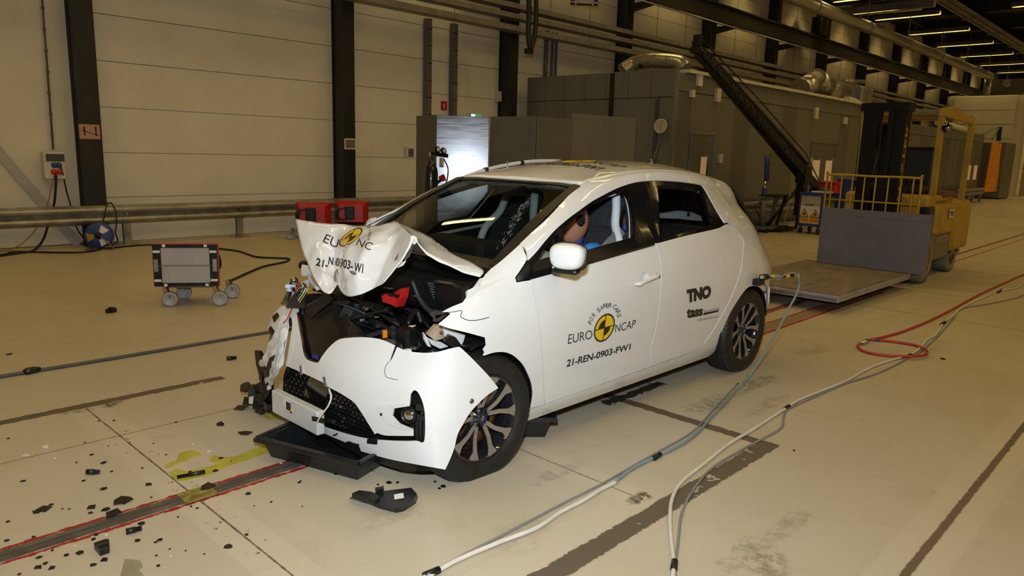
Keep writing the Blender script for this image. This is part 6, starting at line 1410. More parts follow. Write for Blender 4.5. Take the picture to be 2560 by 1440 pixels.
MB().beam(Qm @ Vector((.0, .05, -.068)), at(1392, 676, 'y', -.81), .05, .03).build('mirror_arm', SATINB, mir)
# far mirror
MB().ball(at(938, 566, 'y', .80), 1, 20, 12, (.05, .085, .06)).build('mirror_housing', PAINT, fdr)
# decals
def side_text(txt, bl, br, tr, tl, mat=INKB, bold=0.0, parent=None, space=1.0, mesh=None, cuts=2): return decal(BS, txt, [bl, br, tr, tl], mat, parent or fdl, .0025, bold, 'lettering', cuts, space, mesh)
emblem(BS, [(1479.5, 861.5), (1531, 846), (1540, 777), (1488, 791)], fdl, .0025)
side_text('EURO', (1419, 860), (1480, 846), (1480, 824), (1421, 836), bold=-.004)
side_text('NCAP', (1537, 831), (1586, 819), (1590, 798), (1538, 811), bold=-.004)
side_text('21-REN-0903-FW1', (1415, 918), (1575, 874), (1577, 858), (1418, 899), bold=.022)
arc = [('F', 1475, 806, -62), ('O', 1478, 797, -55), ('R', 1484, 787, -45), ('S', 1496, 775, -30), ('A', 1503, 769, -22), ('F', 1511, 765, -12), ('E', 1518, 764, -2), ('R', 1525, 763, 8), ('C', 1536, 766, 30), ('A', 1541, 773, 42), ('R', 1545, 780, 55), ('S', 1547, 789, 68)]
for ch, cx, cy, an in arc:
    a = math.radians(an + 8); ex = np.array([math.cos(a), math.sin(a)]) * 3.6; ey = np.array([math.sin(a), -math.cos(a)]) * 5.4; c = np.array([cx, cy])
    side_text(ch, c - ex - ey, c + ex - ey, c + ex + ey, c - ex + ey, cuts=0)
side_text('TNO', (1717, 758), (1776, 744), (1778, 712), (1716, 724), bold=.075, parent=rdl, space=.95)
side_text('tass', (1716, 796), (1756, 789), (1757, 766), (1716, 771), bold=.045, parent=rdl, space=.95)
side_text('international', (1758, 781), (1797, 773), (1797, 767), (1758, 775), INKG, parent=rdl, cuts=0)
side_text('', (1757, 788), (1795, 779), (1796, 774.5), (1759, 782), parent=rdl, mesh=([Vector(p) for p in ((0, 0, 0), (1, 0, 0), (1, 1, 0), (0, 1, 0))], [(0, 1, 2, 3)]), cuts=4)
side_text('A Siemens Business', (1742, 804), (1793, 793), (1794, 787), (1743, 797), INKG, parent=rdl, cuts=0)
# roof stickers, studs, antenna, pale light strip
RB = BVHTree.FromPolygons([Vector(v.co) + car.location for v in roof.data.vertices], [tuple(p.vertices) for p in roof.data.polygons])
def rtext(txt, x0, x1, y0, y1, mat=INKB, bold=0.0, mesh=None):
    """print on the roof, read from the front of the car"""
    vs, fs = text_mesh(txt, 1.0, bold) if mesh is None else mesh
    a0 = min(v.x for v in vs); a1 = max(v.x for v in vs); b0 = min(v.y for v in vs); b1 = max(v.y for v in vs)
    P = []
    for v in vs:
        y = y0 + (y1 - y0) * (v.x - a0) / (a1 - a0); x = x0 + (x1 - x0) * (v.y - b0) / (b1 - b0)
        h = RB.ray_cast(Vector((x, y, 3)), Vector((0, 0, -1))); P.append((x, y, (h[0].z if h[0] else 1.46) + .003))
    return MB().add(P, fs).build('lettering', mat, roof, fix=False)
rtext('21-REN-0903-FW1', 1.30, 1.40, .27, -.41, bold=.02)
rtext('NCAP', 1.50, 1.60, -.18, -.44); rtext('EURO', 1.50, 1.60, .28, .03)
rtext('', 1.42, 1.68, .035, -.185, INKY, mesh=DISC_Y); rtext('', 1.47, 1.63, -.005, -.145, INKB, mesh=DISC_Q)
for px, py0, py1, yv in ((1268, 419, 403, .25), (1628, 410, 398, -.2)):
    a, b_ = at(px, py0, 'y', yv), at(px, py1, 'y', yv); st = MB().cyl(a, b_, .004, 8).build('roof_stud', CHROME, roof)
    MB().ball(a + Vector((0, 0, .006)), .009, 10, 6).build('stud_nut', CHROME, roof)
an = at(1632, 411, 'y', 0); an2 = at(1650, 353, 'y', 0)
ant = MB().tube([an + Vector((-.02, 0, -.01)), an + (an2 - an) * .25, an2], [.030, .018, .009], 10).build('antenna', BLACKR, roof)
MB().ball(an + Vector((0, 0, .0)), 1, 16, 8, (.08, .035, .014)).build('antenna_foot', BLACKR, roof)
tp = [Vector(at(px, py, 'y', yv)) for px, py, yv in ((928, 566, .56), (945, 558, .55), (985, 537, .54), (1050, 501, .505), (1100, 474, .475), (1145, 451, .45), (1210, 426, .43), (1270, 412, .42), (1330, 403.5, .41), (1400, 402, .40))]
strip = MB().tube(bez(tp, 4), .013, 10).build('light_strip', LIGHTG, car)
dens = bez(tp, 4)
for i in (7, 13, 20, 24, 30): MB().cyl(Vector(dens[i]), Vector(dens[i]) + (Vector(dens[i + 1]) - Vector(dens[i])).normalized() * .03, .0165, 10).build('strip_clip', M('clip_brown', (.10, .085, .06), .5) if i % 2 else SATINB, strip)
# ================================================================ cabin
dash = MB().rbox((.28, -.66, .72), (.62, .50, .96), .06).build('dashboard', DARKIN, car)
MB().rbox((.40, -.35, .93), (.62, .20, 1.03), .03).build('instrument_hood', DARKIN, dash)
Qw = Matrix.Translation((.72, -.40, .90)) @ Matrix.Rotation(math.radians(-68), 4, 'Y')
sw = MB().tube([Qw @ Vector((.175 * math.cos(a), .175 * math.sin(a), 0)) for a in [2 * math.pi * k / 28 for k in range(28)]], .015, 8, closed=True).build('steering_wheel', SATINB, car)
MB().lathe([(0, .02), (.05, .018), (.07, 0), (.05, -.02), (0, -.02)], 18, Qw).build('wheel_boss', DARKIN, sw)
# deployed driver airbag hanging limp
MB().ball((.62, -.60, .90), 1, 18, 12, (.10, .10, .11)).build('airbag', M('airbag_cloth', (.50, .58, .52), .8, var=.1, sc=12, bump=.5), car)
def seat(x, y):
    Q = Matrix.Translation((x, y, 0))
    s_ = MB().rbox((-.28, -.25, .42), (.24, .25, .58), .06, Q).build('seat', SEATC, car)
    Qb = Q @ Matrix.Translation((.20, 0, .52)) @ Matrix.Rotation(math.radians(20), 4, 'Y')
    MB().rbox((-.06, -.24, 0), (.07, .24, .60), .06, Qb).build('seat_back', SEATC, s_)
    MB().rbox((-.04, -.13, .58), (.05, .13, .80), .05, Qb).build('head_rest', SEATC, s_)
    for sg in (-1, 1):
        MB().tube(bez([Qb @ Vector(p) for p in ((-.055, sg * .10, .80), (-.06, sg * .135, .70), (-.06, sg * .16, .60), (-.075, sg * .235, .48), (-.075, sg * .25, .32), (-.07, sg * .245, .1))], 6), [.027] * 31, 8).build('seat_piping', SEATW, s_)
    return s_
for y in (-.41, .26): seat(.96, y)
bench = MB().rbox((1.75, -.62, .45), (2.30, .47, .60), .05).build('rear_bench', SEATC, car)
Qb = Matrix.Translation((2.28, 0, .55)) @ Matrix.Rotation(math.radians(22), 4, 'Y')
MB().rbox((-.06, -.62, 0), (.07, .47, .50), .05, Qb).build('bench_back', SEATC, bench)
for y in (.25,): MB().rbox((-.04, y - .13, .50), (.05, y + .13, .62), .04, Qb).build('head_rest', SEATC, bench)
# bright white panel inside the tail, seen through the rear door window
sh = [at(*p, 'y', -.35) for p in ((1645, 535), (1680, 531), (1700, 527), (1730, 531), (1752, 540), (1756, 552), (1730, 551), (1700, 547), (1648, 545))]
shp = MB().prism(sh, (.02, .05, 0)).build('parcel_shelf', SEATW, car)
MB().cbox(at(1721, 536, 'y', -.355), (.03, .004, .03)).build('shelf_slot', INKB, shp)
# B pillars inside, grab rails, belt
for sg in (-1, 1):
    MB().beam((1.40, YC + sg * .68, .5), (1.46, YC + sg * .495, 1.30), .10, .04).build('pillar_trim', DARKIN, car)
    MB().tube([tuple(BODY(u, v) * np.array([1, -sg, 1]) + np.array([0, -sg * .045 + YC + sg * YC, 0])) for u, v in BS.uv(bez([(1569, 474), (1582, 505), (1589, 550), (1590, 604)], 5))], .004, 6).build('door_seal', LIGHTG, fdl if sg < 0 else fdr)
BELT = M('grey_webbing', (.13, .135, .15), .8, var=.2, sc=60)
a, b_ = at(1556, 575, 'y', -.62), at(1500, 632, 'y', -.62); dv_ = Vector((.0, .022, .02))
MB().add([a - dv_, a + dv_, b_ + dv_, b_ - dv_, a - dv_ + Vector((.003, .003, 0)), a + dv_ + Vector((.003, .003, 0)), b_ + dv_ + Vector((.003, .003, 0)), b_ - dv_ + Vector((.003, .003, 0))], [(0, 1, 2, 3), (7, 6, 5, 4), (0, 4, 5, 1), (1, 5, 6, 2), (2, 6, 7, 3), (3, 7, 4, 0)]).build('seat_belt', BELT, car)
MB().box((.92, -.12, 1.26), (.98, .04, 1.31)).build('interior_mirror', DARKIN, car)
for y0, y1 in ((-.02, .35), (-.5, -.13)): MB().rbox((.98, y0, 1.31), (1.12, y1, 1.33), .008).build('sun_visor', M('visor_grey', (.22, .23, .23), .8), car)
# ================================================================ crash test dummies
SKIN = M('dummy_vinyl', (.46, .20, .12), .42, var=.06, sc=5)
def skin_body(name, label, verts, edges, rad, mat, root=0):
    me = bpy.data.meshes.new(name); me.from_pydata([tuple(v) for v in verts], edges, [])
    o = bpy.data.objects.new(name, me); COL.objects.link(o); me.materials.append(mat)
    o.modifiers.new('skin', 'SKIN')
    sk = me.skin_vertices[0].data if me.skin_vertices else None
    for i, r_ in enumerate(rad): sk[i].radius = (r_, r_); sk[i].use_root = (i == root)
    s_ = o.modifiers.new('sub', 'SUBSURF'); s_.levels = 1; s_.render_levels = 2
    me.polygons.foreach_set('use_smooth', [True] * len(me.polygons))
    bpy.context.view_layer.update()
    dg_ = bpy.context.evaluated_depsgraph_get(); m2 = bpy.data.meshes.new_from_object(o.evaluated_get(dg_))
    bpy.data.objects.remove(o); m2.polygons.foreach_set('use_smooth', [True] * len(m2.polygons))
    o2 = bpy.data.objects.new(name, m2); COL.objects.link(o2); ROOTM[o2.name] = Matrix.Identity(4)
    return tag(o2, label, 'dummy')
def dummy(px, py, yv, label, scale=1.0, lean=0.0):
    h = at(px, py, 'y', yv)                     # middle of the head
    hx, hy, hz = h
    S = scale
    V = [(hx + .20, hy, hz - .66), (hx + .14, hy, hz - .48), (hx + .08, hy, hz - .30), (hx + .05, hy, hz - .20), (hx + .035, hy, hz - .13)]
    E = [(0, 1), (1, 2), (2, 3), (3, 4)]; R = [.15, .145, .14, .075, .055]
    for sg in (-1, 1):
        b0 = len(V)
        V += [(hx + .07, hy + sg * .17, hz - .26), (hx + .03, hy + sg * .22, hz - .42), (hx - .10, hy + sg * .20, hz - .50), (hx - .24, hy + sg * .17, hz - .44), (hx - .29, hy + sg * .16, hz - .42)]
        E += [(3, b0), (b0, b0 + 1), (b0 + 1, b0 + 2), (b0 + 2, b0 + 3), (b0 + 3, b0 + 4)]; R += [.065, .05, .043, .034, .035]
        b1 = len(V)
        V += [(hx + .14, hy + sg * .10, hz - .69), (hx - .25, hy + sg * .15, hz - .60), (hx - .40, hy + sg * .15, hz - .88), (hx - .47, hy + sg * .15, hz - .90)]
        E += [(0, b1), (b1, b1 + 1), (b1 + 1, b1 + 2), (b1 + 2, b1 + 3)]; R += [.085, .06, .045, .035]
    return V, E, R, h
def head_mesh(h, tilt, s_=1.0):
    bm = bmesh.new(); bmesh.ops.create_uvsphere(bm, u_segments=28, v_segments=20, radius=1)
    for v in bm.verts:
        c = v.co.copy(); x = c.x * .112; z = c.z * .128; y = c.y * .080
        if c.x < 0 and c.z < 0: x *= 1 + .05 * -c.z; z *= 1 + .10 * max(0, -c.x - .2); y *= 1 - .25 * -c.z * -c.x   # jaw
        if c.x < -.8 and -.35 < c.z < .25: x -= .012 * (1 - abs(c.z + .05) / .3)                                # nose ridge
        if c.x < -.5 and .1 < c.z < .35 and abs(c.y) > .2: x += .008                                              # eye hollows
        v.co = Vector((x, y, z)) * s_
    return bm, Matrix.Translation(h) @ Matrix.Rotation(tilt, 4, 'Y')
for nm, px, py, yv, tilt, lab, cl in (('d', 1432, 556, -.42, .25, 'crash test dummy at the wheel with brown vinyl head and black ear plate', (.07, .065, .07)), ('r', 1560, 520, -.02, .1, 'crash test dummy on the rear bench seen past the front seat', (.10, .10, .11))):
    V, E, R, h = dummy(px, py, yv, lab)
    clm = M('dummy_clothes_' + nm, cl, .8, var=.2, sc=30)
    body = skin_body('crash_test_dummy', lab, V, E, R, clm)
    bm, Qd = head_mesh(h, tilt)
    hd_ = MB().bm(bm, Qd, True).build('head', SKIN, body)
    MB().lathe([(.045, -.20), (.05, -.16), (.045, -.12), (.05, -.10), (.045, -.06)], 18, Matrix.Translation(h + Vector((.03, 0, 0)))).build('neck', M('blue_neck', (.03, .06, .40), .5, var=.1), body)
    for sg in (-1, 1):
        Qe = Qd @ Matrix.Translation((-.022, sg * .074, .014)) @ Matrix.Rotation(math.pi / 2 * -sg * -1, 4, 'X')
        pl = MB().lathe([(0, .012 * 1), (.034, .010), (.036, -.006), (0, -.006)], 24, Qe if sg < 0 else Qd @ Matrix.Translation((-.022, sg * .074, .014)) @ Matrix.Rotation(-math.pi / 2, 4, 'X')).build('ear_plate', INKB, hd_)
        for k in range(6):
            a = 2 * math.pi * k / 6; MB().ball(Qd @ Vector((-.022 + .022 * math.cos(a), sg * .0855, .014 + .022 * math.sin(a))), .0042, 8, 6).build('plate_bolt', CHROME, pl)
    if nm == 'd':
        BL = M('blue_glove', (.02, .20, .62), .5, var=.15, sc=20, bump=.3)
        w_ = at(1480, 628, 'y', -.60)
        MB().ball(w_, 1, 14, 10, (.085, .05, .05)).build('arm_sleeve', BL, body)
    else:
        MB().ball(Qd @ Vector((-.06, -.06, .05)), .028, 10, 8).build('skull_cap', SKIN, hd_)
# ================================================================ things on the floor
SHARD = M('black_abs', (0.008, 0.008, 0.009), 0.36, var=0.3, sc=25)
GREYC = M('grey_cable', (0.22, 0.22, 0.225), 0.5, var=0.1)
WHITEC = M('white_cable_jacket', (0.62, 0.58, 0.51), 0.5, var=0.08, sc=12)
TEALC = M('blue_grey_hose', (0.20, 0.27, 0.29), 0.45, var=0.1, sc=12)
REDH = M('red_hose', (0.40, 0.03, 0.02), 0.45, var=0.1)
COOL = M('coolant', (0.42, 0.385, 0.05), 0.12, var=0.12, sc=12, spec=.5)
F = lambda px, py, z=0.0: at(px, py, 'z', z)
def floor_cable(lab, px, r, mt, name='cable', cat='cable', z=None, pre=(), n=8):
    return cable(name, lab, list(pre) + [F(*p, (z if z is not None else r) + .001) for p in px], r, mt, cat, n)
# pull track set in the floor
tk = MB().box((-7.9, -.168, 0), (.6, -.088, .004)).build('trim_1', M('track_steel', (.10, .088, .075), .55, .3, var=.4, sc=7)); tag(tk, 'steel pull track set in the floor ahead of the car', 'track', kind='structure')
MB().box((-7.9, -.134, .004), (.6, -.122, .0045)).build('track_slot', M('track_groove', (.055, .048, .04), .6), tk); q = F(492, 1236)
MB().box((q.x - .07, -.185, .004), (q.x + .07, -.070, .007)).build('track_plate', M('brassy_plate', (.26, .21, .06), .45, .3, var=.4, sc=30), tk)
tk2 = MB().box((2.0, -.034, 0), (58, -.010, .003)).build('trim_2', M('track_dark', (.05, .04, .035), .5, .2, var=.3, sc=7)); tag(tk2, 'narrow dark pull track running away behind the car', 'track', kind='structure')
# cables
o = floor_cable('dark grey cable lying straight along the floor behind the crushed nose', [(-700, 1057), (-300, 990), (-30, 946), (200, 909), (400, 876), (600, 842), (700, 826), (800, 812)], .012, M('dark_grey_cable', (.07, .07, .07), .45)); 
q = F(80, 926, .02); o = thing('cable_plug', 'black plug with metal pin lying on the dark grey cable', 'plug', (q.x, q.y, 0)); d_ = (F(110, 921) - F(60, 930)).normalized()
MB().tube([q - d_ * .05, q - d_ * .03, q + d_ * .02, q + d_ * .05], [.014, .024, .022, .012], 12).build('body', SHARD, o); MB().cyl(q + d_ * .05, q + d_ * .075, .006, 8).build('pin', CHROME, o)
wh = [(2900, 600), (2720, 640), (2590, 690), (2560, 703), (2544, 719), (2499, 728), (2457, 744), (2403, 770), (2384, 789), (2358, 808), (2339, 837), (2317, 850), (2298, 872), (2272, 888), (2227, 901), (2173, 920), (2116, 952), (2052, 978), (1997, 1000), (1968, 1019), (1939, 1037), (1880, 1075), (1822, 1110), (1763, 1157), (1705, 1204), (1681, 1245), (1675, 1292), (1678, 1350), (1684, 1409), (1676, 1470), (1640, 1600), (1580, 1760)]
floor_cable('thick white cable curving across the floor to the bottom edge', wh, .0092, WHITEC)
floor_cable('thin grey cable running beside the white cable to the bottom edge', [(2900, 640), (2720, 690), (2610, 735), (2560, 738), (2540, 745), (2480, 758), (2405, 772), (2380, 800), (2345, 840), (2300, 880), (2275, 892), (2240, 912), (2180, 938), (2110, 960), (2050, 986), (1975, 1020), (1960, 1040), (1953, 1069), (1904, 1098), (1839, 1133), (1775, 1174), (1728, 1233), (1704, 1286), (1696, 1350), (1689, 1409), (1684, 1470), (1655, 1600), (1590, 1760)], .0062, GREYC)
for i, p in enumerate(((1968, 1019), (2272, 890), (1685, 1415), (2358, 808), (2499, 728))):
    a, b_ = F(p[0] - 5, p[1] + 3, .012), F(p[0] + 5, p[1] - 3, .012)
    if i == 2: a, b_ = F(1684, 1425, .012), F(1687, 1403, .012)
    o = MB().tube([a, b_], .0135, 10).build('cable_tape', SHARD); tag(o, ['black tape round the white cable in the middle of the floor', 'black tape on the white cable inside the red hose loop', 'black tape on the white cable at the bottom edge', 'black tape on the white cable above the red loop', 'black tape on the white cable near the right edge'][i], 'tape', 'tape on the white cable')
hp = [at(1996, 689, 'y', -1.0), at(1998, 712, 'y', -1.0), at(1990, 738, 'y', -1.0), at(1970, 775, 'y', -1.0), at(1940, 832, 'y', -1.0), at(1900, 900, 'y', -1.0)]
floor_cable('blue grey hose hanging from the striped rod and trailing across the floor', [(1860, 958), (1800, 1020), (1740, 1085), (1690, 1118), (1640, 1141), (1580, 1172), (1538, 1204)], .0085, TEALC, 'hose', 'hose', pre=hp)
floor_cable('white sleeve continuing the blue grey hose to the bottom edge', [(1540, 1205), (1500, 1225), (1460, 1250), (1400, 1281), (1340, 1320), (1250, 1355), (1150, 1397), (1085, 1432), (1010, 1470), (900, 1540)], .0098, WHITEC)
floor_cable('thin grey wire running beside the blue grey hose and white sleeve', [(1846, 958), (1790, 1017), (1730, 1080), (1640, 1132), (1560, 1178), (1500, 1212), (1420, 1252), (1340, 1294), (1240, 1346), (1150, 1392), (1080, 1436), (1000, 1480), (890, 1550)], .0052, GREYC)
for i, (a, b_) in enumerate((((1634, 1146), (1650, 1136)), ((1060, 1440), (1098, 1424)))):
    o = MB().tube([F(*a, .012), F(*b_, .012)], .014, 10).build('cable_tape', SHARD); tag(o, ['black tape on the hose trailing from the car', 'black tape at the end of the white sleeve'][i], 'tape', 'tape on the hose')
red = [(2900, 560), (2740, 620), (2620, 665), (2560, 686), (2515, 706), (2451, 735), (2387, 770), (2323, 802), (2259, 828), (2211, 842), (2178, 849)]
loop = [(2178, 849), (2192, 850), (2243, 855), (2291, 864), (2316, 876), (2312, 887), (2275, 891), (2211, 888), (2163, 879), (2145, 867), (2149, 859), (2158, 856)]
o = thing('red_hose', 'red air hose ending in a loop on the floor at the right', 'hose', tuple(F(2200, 870)))
MB().tube(bez([F(*p, .012) for p in red], 8), .011, 8).build('hose', REDH, o); MB().tube(bez([F(*p, .013 + (.014 if 4 <= i <= 6 else 0)) for i, p in enumerate(loop)], 8), .011, 8).build('hose_loop', REDH, o)
MB().tube([F(2154, 859, .016), F(2165, 853, .016), F(2172, 851, .016)], [.016, .020, .014], 12).build('coupling', CHROME, o); MB().tube([F(2189, 850, .013), F(2197, 850.5, .013)], .013, 10).build('blue_band', BLUEP, o)
# striped sensor rod clamped above the rear wheel (moves with the car)
a = Vector((2.64, -.885, .675)); e = Vector(at(1998, 688, 'y', -1.0)); rod0 = a + Vector((.06, -.03, .02))
sb = MB().rbox(a - Vector((.055, .028, .035)), a + Vector((.035, .03, .010)), .006).build('sensor_mount', BLACKP, car); MB().rbox(a + Vector((-.012, -.04, .0)), a + Vector((.06, .0, .04)), .006).build('sensor_block', BLACKP, sb)
MB().cyl(a + Vector((-.055, -.04, .03)), a + Vector((-.02, -.04, .03)), .012, 10).build('sensor_lens', CHROME, sb)
sr = MB().tube([rod0, e], .0125, 12).build('sensor_rod', BLACKP, car)
for t0, t1, mt in ((.10, .22, INKY), (.22, .42, GREYC), (.55, .68, INKY), (.80, .90, GREYC), (.90, .985, INKY)): MB().tube([rod0.lerp(e, t0), rod0.lerp(e, t1)], .0132, 12).build('rod_band', mt, sr)
MB().tube(bez([rod0 + Vector((0, -.02, .01)), rod0.lerp(e, .25) + Vector((0, -.014, -.02)), rod0.lerp(e, .45) + Vector((0, -.012, .006)), rod0.lerp(e, .75) + Vector((0, -.012, .022)), e + Vector((.0, -.01, .0))], 6), .006, 8).build('rod_lead', TEALC, sr)
MB().tube(bez([Vector((2.72, -.875, .66)), Vector((2.80, -.87, .60)), Vector((2.87, -.85, .52)), Vector((2.90, -.845, .42))], 6), .006, 8).build('rod_lead', TEALC, sr)
# drip trays
def tray(lab, c, u, L, v, W_, h=.12):
    o = thing('drip_tray', lab, 'drip tray', (c[0], c[1], 0), group='drip trays under the car'); u, v = Vector((*u, 0)).normalized(), Vector((*v, 0)).normalized(); c = Vector((*c, 0))
    def rect(m, z): return [c + u * m + v * m + Vector((0, 0, z)), c + u * (L - m) + v * m + Vector((0, 0, z)), c + u * (L - m) + v * (W_ - m) + Vector((0, 0, z)), c + u * m + v * (W_ - m) + Vector((0, 0, z))]
    R = [rect(-.012, h - .018), rect(-.012, h), rect(.03, h), rect(.055, .012), ]; S2 = [rect(.02, h - .018), rect(.045, .001)]
    seq = [R[3], R[2], R[1], R[0], S2[0], S2[1]]; vs = [p for rg in seq for p in rg]; f = [(0, 1, 2, 3), (20, 23, 22, 21)]
    for a in range(5): f += [(a * 4 + i, a * 4 + (i + 1) % 4, (a + 1) * 4 + (i + 1) % 4, (a + 1) * 4 + i) for i in range(4)]
    MB().add(vs, f).build('tub', M('tray_black', (.010, .010, .011), .32, var=.2, sc=6), o)
    b = MB(); rr = rect(.0, h + .003)
    for i in range(4): b.beam(rr[i], rr[(i + 1) % 4], .022, .008)
    b.build('rim', SHARD, o); return o
tray('black plastic drip tray sticking out under the crushed nose', (-.693, .061), (.308, -.951), .62, (.951, .308), .5, .105)
tray('black plastic drip tray under the sill behind the front wheel', (.575, -.775), (-.745, .669), .60, (.669, .745), .12, .125)
# coolant
def puddle(lab, px):
    pts = [F(*p, .0012) for p in bez(px, 3, True)]; c = [Vector((p.x, p.y, 0)) for p in pts]
    o = MB().prism([Vector((p.x, p.y, .0002)) for p in pts], (0, 0, .0012)).build('coolant_puddle', COOL); return tag(o, lab, 'puddle', 'coolant spilled on the floor')
cv = lambda L: [(x / 2.25, 800 + y / 2.25) for x, y in L]
puddle('long streak of yellow green coolant leading to the drip tray', cv([(1700, 712), (1560, 704), (1480, 709), (1400, 735), (1330, 765), (1250, 770), (1200, 764), (1178, 793), (1222, 806), (1150, 830), (1050, 850), (1000, 838), (958, 855), (980, 892), (1025, 906), (1090, 890), (1180, 868), (1280, 822), (1380, 792), (1480, 757), (1560, 732), (1700, 728)]))
puddle('small ragged patch of coolant above the long streak', cv([(1010, 750), (1060, 734), (1110, 740), (1132, 762), (1080, 772), (1050, 790), (1010, 800), (950, 832), (925, 826), (960, 800), (990, 790), (1000, 770)]))
puddle('coolant patch under the torn far bumper corner', [(655, 1032), (690, 1028), (722, 1040), (716, 1048), (690, 1050), (668, 1046)])
puddle('coolant patch at the near end of the drip tray', [(850, 1168), (880, 1163), (930, 1172), (936, 1180), (900, 1178), (862, 1176)])
# ---------------------------------------------------------------- debris
rs2 = random.Random(5)
def shard(px, py, w_, h_=None, rot=None, mt=None, kind='flat', name='plastic_shard', lab=None, grp=None, z=.0):
    c = F(px, py); s = 1.0 / 330.0 * ((c - Vector(CAMC)).length / 5.2); h_ = h_ or w_ * .5; n = rs2.choice([4, 5, 6]); a0 = rs2.uniform(0, 6)
    rot = rs2.uniform(0, 3.1) if rot is None else rot; L, W_ = w_ * s * .5, max(h_ * s * 1.0, .004)
    if kind == 'flat':
        pts = []
        for k in range(n):
            a = a0 + 2 * math.pi * k / n; q = rs2.uniform(.6, 1.1); x, y = L * q * math.cos(a), W_ * q * math.sin(a)
            pts.append((c.x + x * math.cos(rot) - y * math.sin(rot), c.y + x * math.sin(rot) + y * math.cos(rot)))
        tl = [rs2.uniform(.0005, min(.18 * L, .012)) for _ in pts]; th = .0025
        vs = [Vector((*p, t + z)) for p, t in zip(pts, tl)]; vs += [v + Vector((0, 0, th)) for v in vs]
        m = len(pts); b = MB().add(vs, [tuple(reversed(range(m))), tuple(range(m, 2 * m))] + [(i, (i + 1) % m, (i + 1) % m + m, i + m) for i in range(m)])
    elif kind == 'cyl':
        d = Vector((math.cos(rot), math.sin(rot), 0)) * L; r_ = max(W_ * .45, .006); b = MB().tube([c - d + Vector((0, 0, r_)), c - d * .2 + Vector((0, 0, r_)), c - d * .2 + Vector((0, 0, r_)), c + d + Vector((0, 0, r_))], [r_ * .8, r_ * .8, r_, r_], 12)
    else:
        Q = Matrix.Translation(c) @ Matrix.Rotation(rot, 4, 'Z'); hh = W_ * .8
        b = MB().rbox((-L, -W_ / 2, 0), (L, W_ / 2, hh), .004, Q).rbox((-L * .4, -W_ * .7, 0), (L * .5, W_ * .45, hh * 1.35), .004, Q)
    o = b.build(name, mt or SHARD); return tag(o, lab, 'debris', grp)
G1 = 'small shards scattered ahead of the car'
LB = 'small black plastic shard lying on the floor ahead of the car'
for (x, y, w_) in ((50, 193, 24), (640, 567, 20), (555, 570, 16), (45, 668, 16), (478, 690, 14), (515, 760, 24), (585, 805, 34), (430, 803, 12), (865, 695, 12), (990, 577, 18), (130, 908, 26), (470, 906, 20), (630, 853, 20), (585, 952, 38), (838, 927, 44), (1210, 851, 34), (1070, 857, 26), (1240, 780, 30), (515, 1056, 56), (598, 1068, 48), (508, 1088, 24), (210, 1083, 50), (45, 1136, 24), (190, 1222, 24), (40, 1242, 26), (795, 1148, 36), (775, 1242, 36), (900, 1240, 38), (875, 1252, 22), (598, 1242, 30), (540, 1210, 22), (525, 1235, 30), (590, 1350, 44), (450, 1312, 48), (375, 1325, 36), (293, 1298, 16), (220, 1338, 30), (255, 1372, 28), (215, 1392, 44), (297, 1397, 40), (525, 1380, 34), (110, 1432, 24), (890, 1385, 22), (880, 1327, 16), (955, 1290, 14), (1388, 1210, 22), (1525, 1025, 22), (1400, 975, 26), (1690, 907, 14), (1075, 1050, 20), (1430, 1047, 12), (390, 1065, 14), (350, 1064, 12), (850, 1000, 18), (1000, 1110, 14), (1240, 1140, 12), (1150, 1318, 12), (1045, 1300, 10), (700, 1035, 16), (290, 1040, 26), (935, 760, 16), (730, 690, 10), (610, 710, 10), (1300, 795, 10), (1110, 1060, 18), (800, 835, 16), (1700, 1050, 10)):
    shard(x / 2.25, 800 + y / 2.25, w_ / 2.25 * 0.92, lab=LB, grp=G1)
for (x, y, w_) in ((1175, 740, 22), (310, 780, 14), (260, 716, 34), (1580, 808, 12), (960, 1330, 12), (600, 1210, 12), (420, 1273, 10), (1085, 700, 10), (140, 765, 34)):
    shard(x / 2.25, 800 + y / 2.25, w_ / 2.25 * 1.1, lab='tiny pale plastic chip lying on the floor ahead of the car', grp='pale chips on the floor', mt=WHITEP, name='plastic_chip')
for px, py, w_ in ((1107, 1217, 14), (1098, 1222, 12), (840, 1186, 10), (945, 1212, 8), (1087, 1205, 10), (972, 1208, 18), (993, 1207, 10), (748, 1207, 10), (620, 1235, 14)):
    shard(px, py, w_, lab='small dark chip on the floor beside the big black trim piece', grp='chips beside the trim piece', name='dark_chip')
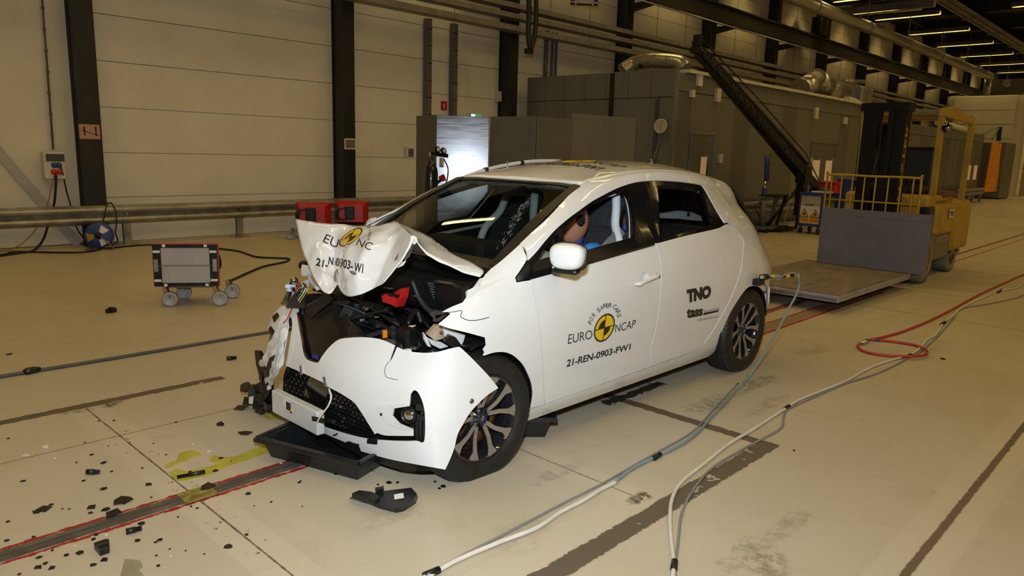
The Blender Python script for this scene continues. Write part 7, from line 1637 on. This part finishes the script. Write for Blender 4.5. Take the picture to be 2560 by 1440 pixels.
for lab, px, py, w_, kind, nm in (('short black plastic cap lying alone beyond the torn bumper', 579, 900, 20, 'cyl', 'black_stopper'), ('black cube shaped relay lying left of the drip tray', 551, 1064, 15, 'block', 'relay_block'), ('black shard with green glass edge left of the hanging liner', 600, 1022, 42, 'flat', 'lamp_shard'), ('curved black shard just left of the drip tray', 611, 1084, 34, 'flat', 'curved_shard'),
                                  ('black plug housing lying below the red track', 335, 1332, 28, 'cyl', 'plug_housing'), ('lumpy black bracket lump lying near the bottom left', 255, 1378, 36, 'block', 'bracket_lump'), ('triangular black shard with a small tail at the left', 110, 1273, 32, 'flat', 'triangular_shard'), ('long thin black strip lying in the coolant streak', 478, 1191, 54, 'cyl', 'black_strip'),
                                  ('dark grey plate lying across the pull track', 282, 1287, 42, 'flat', 'broken_plate'), ('black sliver lying on the track beside the brass plate', 517, 1222, 36, 'flat', 'black_sliver'), ('long black splinter lying above the track', 309, 1252, 44, 'flat', 'long_splinter'), ('small red tipped black tube on the floor', 233, 1186, 24, 'cyl', 'tube_piece'),
                                  ('small black and white clip alone on the floor left of the floodlight', 278, 781, 20, 'block', 'clip_piece'), ('small black bit lying alone at the far left', 24, 886, 14, 'flat', 'black_bit'), ('dark bit of tape on the floor below the red hose loop', 2357, 898, 14, 'flat', 'tape_bit'), ('tiny dark speck piece lying right of the brown floor line', 1985, 1127, 8, 'flat', 'dark_speck'), ('black shard near the seam right of the track', 571, 1368, 20, 'flat', 'seam_shard')):
    rot = {'black_strip': math.radians(-14), 'broken_plate': 0.1, 'black_sliver': -.5, 'long_splinter': -.3}.get(nm)
    o = shard(px, py, w_, lab=lab, kind=kind, name=nm, rot=rot, h_=(10 if nm == 'black_strip' else None), z=.005 if nm in ('broken_plate', 'black_sliver') else 0)
# clear plastic sheet near the bottom edge
o = MB().prism([F(*p, .002) for p in ((312, 1398), (350, 1402), (357, 1418), (345, 1426), (358, 1436), (360, 1460), (296, 1460), (304, 1430))], (0, 0, .003)).build('clear_lens_piece', glass('clear_sheet', (.92, .92, .90))); tag(o, 'broken piece of clear lens at the bottom edge', 'debris')
# large black trim piece with a white label
big = thing('trim_piece', 'large black lamp trim with white label lying in front of the car', 'debris', tuple(F(960, 1255)))
b0 = [F(*p, .002) for p in ((873, 1246), (895, 1240), (938, 1240), (968, 1228), (1030, 1222), (1045, 1240), (1040, 1258), (1010, 1278), (990, 1282), (945, 1270), (912, 1256))]
t0 = [F(*p, .035) for p in ((876, 1243), (900, 1236), (938, 1232), (968, 1226), (1028, 1219), (1042, 1234), (1034, 1250), (1005, 1268), (984, 1270), (945, 1258), (912, 1250))]
n = len(b0); MB().add(b0 + t0, [tuple(reversed(range(n))), tuple(range(n, 2 * n))] + [(i, (i + 1) % n, (i + 1) % n + n, i + n) for i in range(n)]).build('shell', SHARD, big)
MB().add([F(*p, .037) for p in ((985, 1236), (1008, 1232), (1010, 1245), (986, 1249))], [(0, 1, 2, 3)]).build('label', WHITEP, big)
MB().add([F(*p, .037) for p in ((912, 1239), (935, 1231), (922, 1243), (905, 1245))], [(0, 1, 2, 3)]).build('silver_edge', GREYM, big)
MB().prism([F(*p, .036) for p in ((880, 1244), (898, 1236), (930, 1240), (950, 1252), (938, 1262), (905, 1252))], (0, 0, .02)).build('rib', SHARD, big); MB().prism([F(*p, .036) for p in ((938, 1230), (960, 1226), (958, 1232), (944, 1236))], (0, 0, .022)).build('rib', SHARD, big)
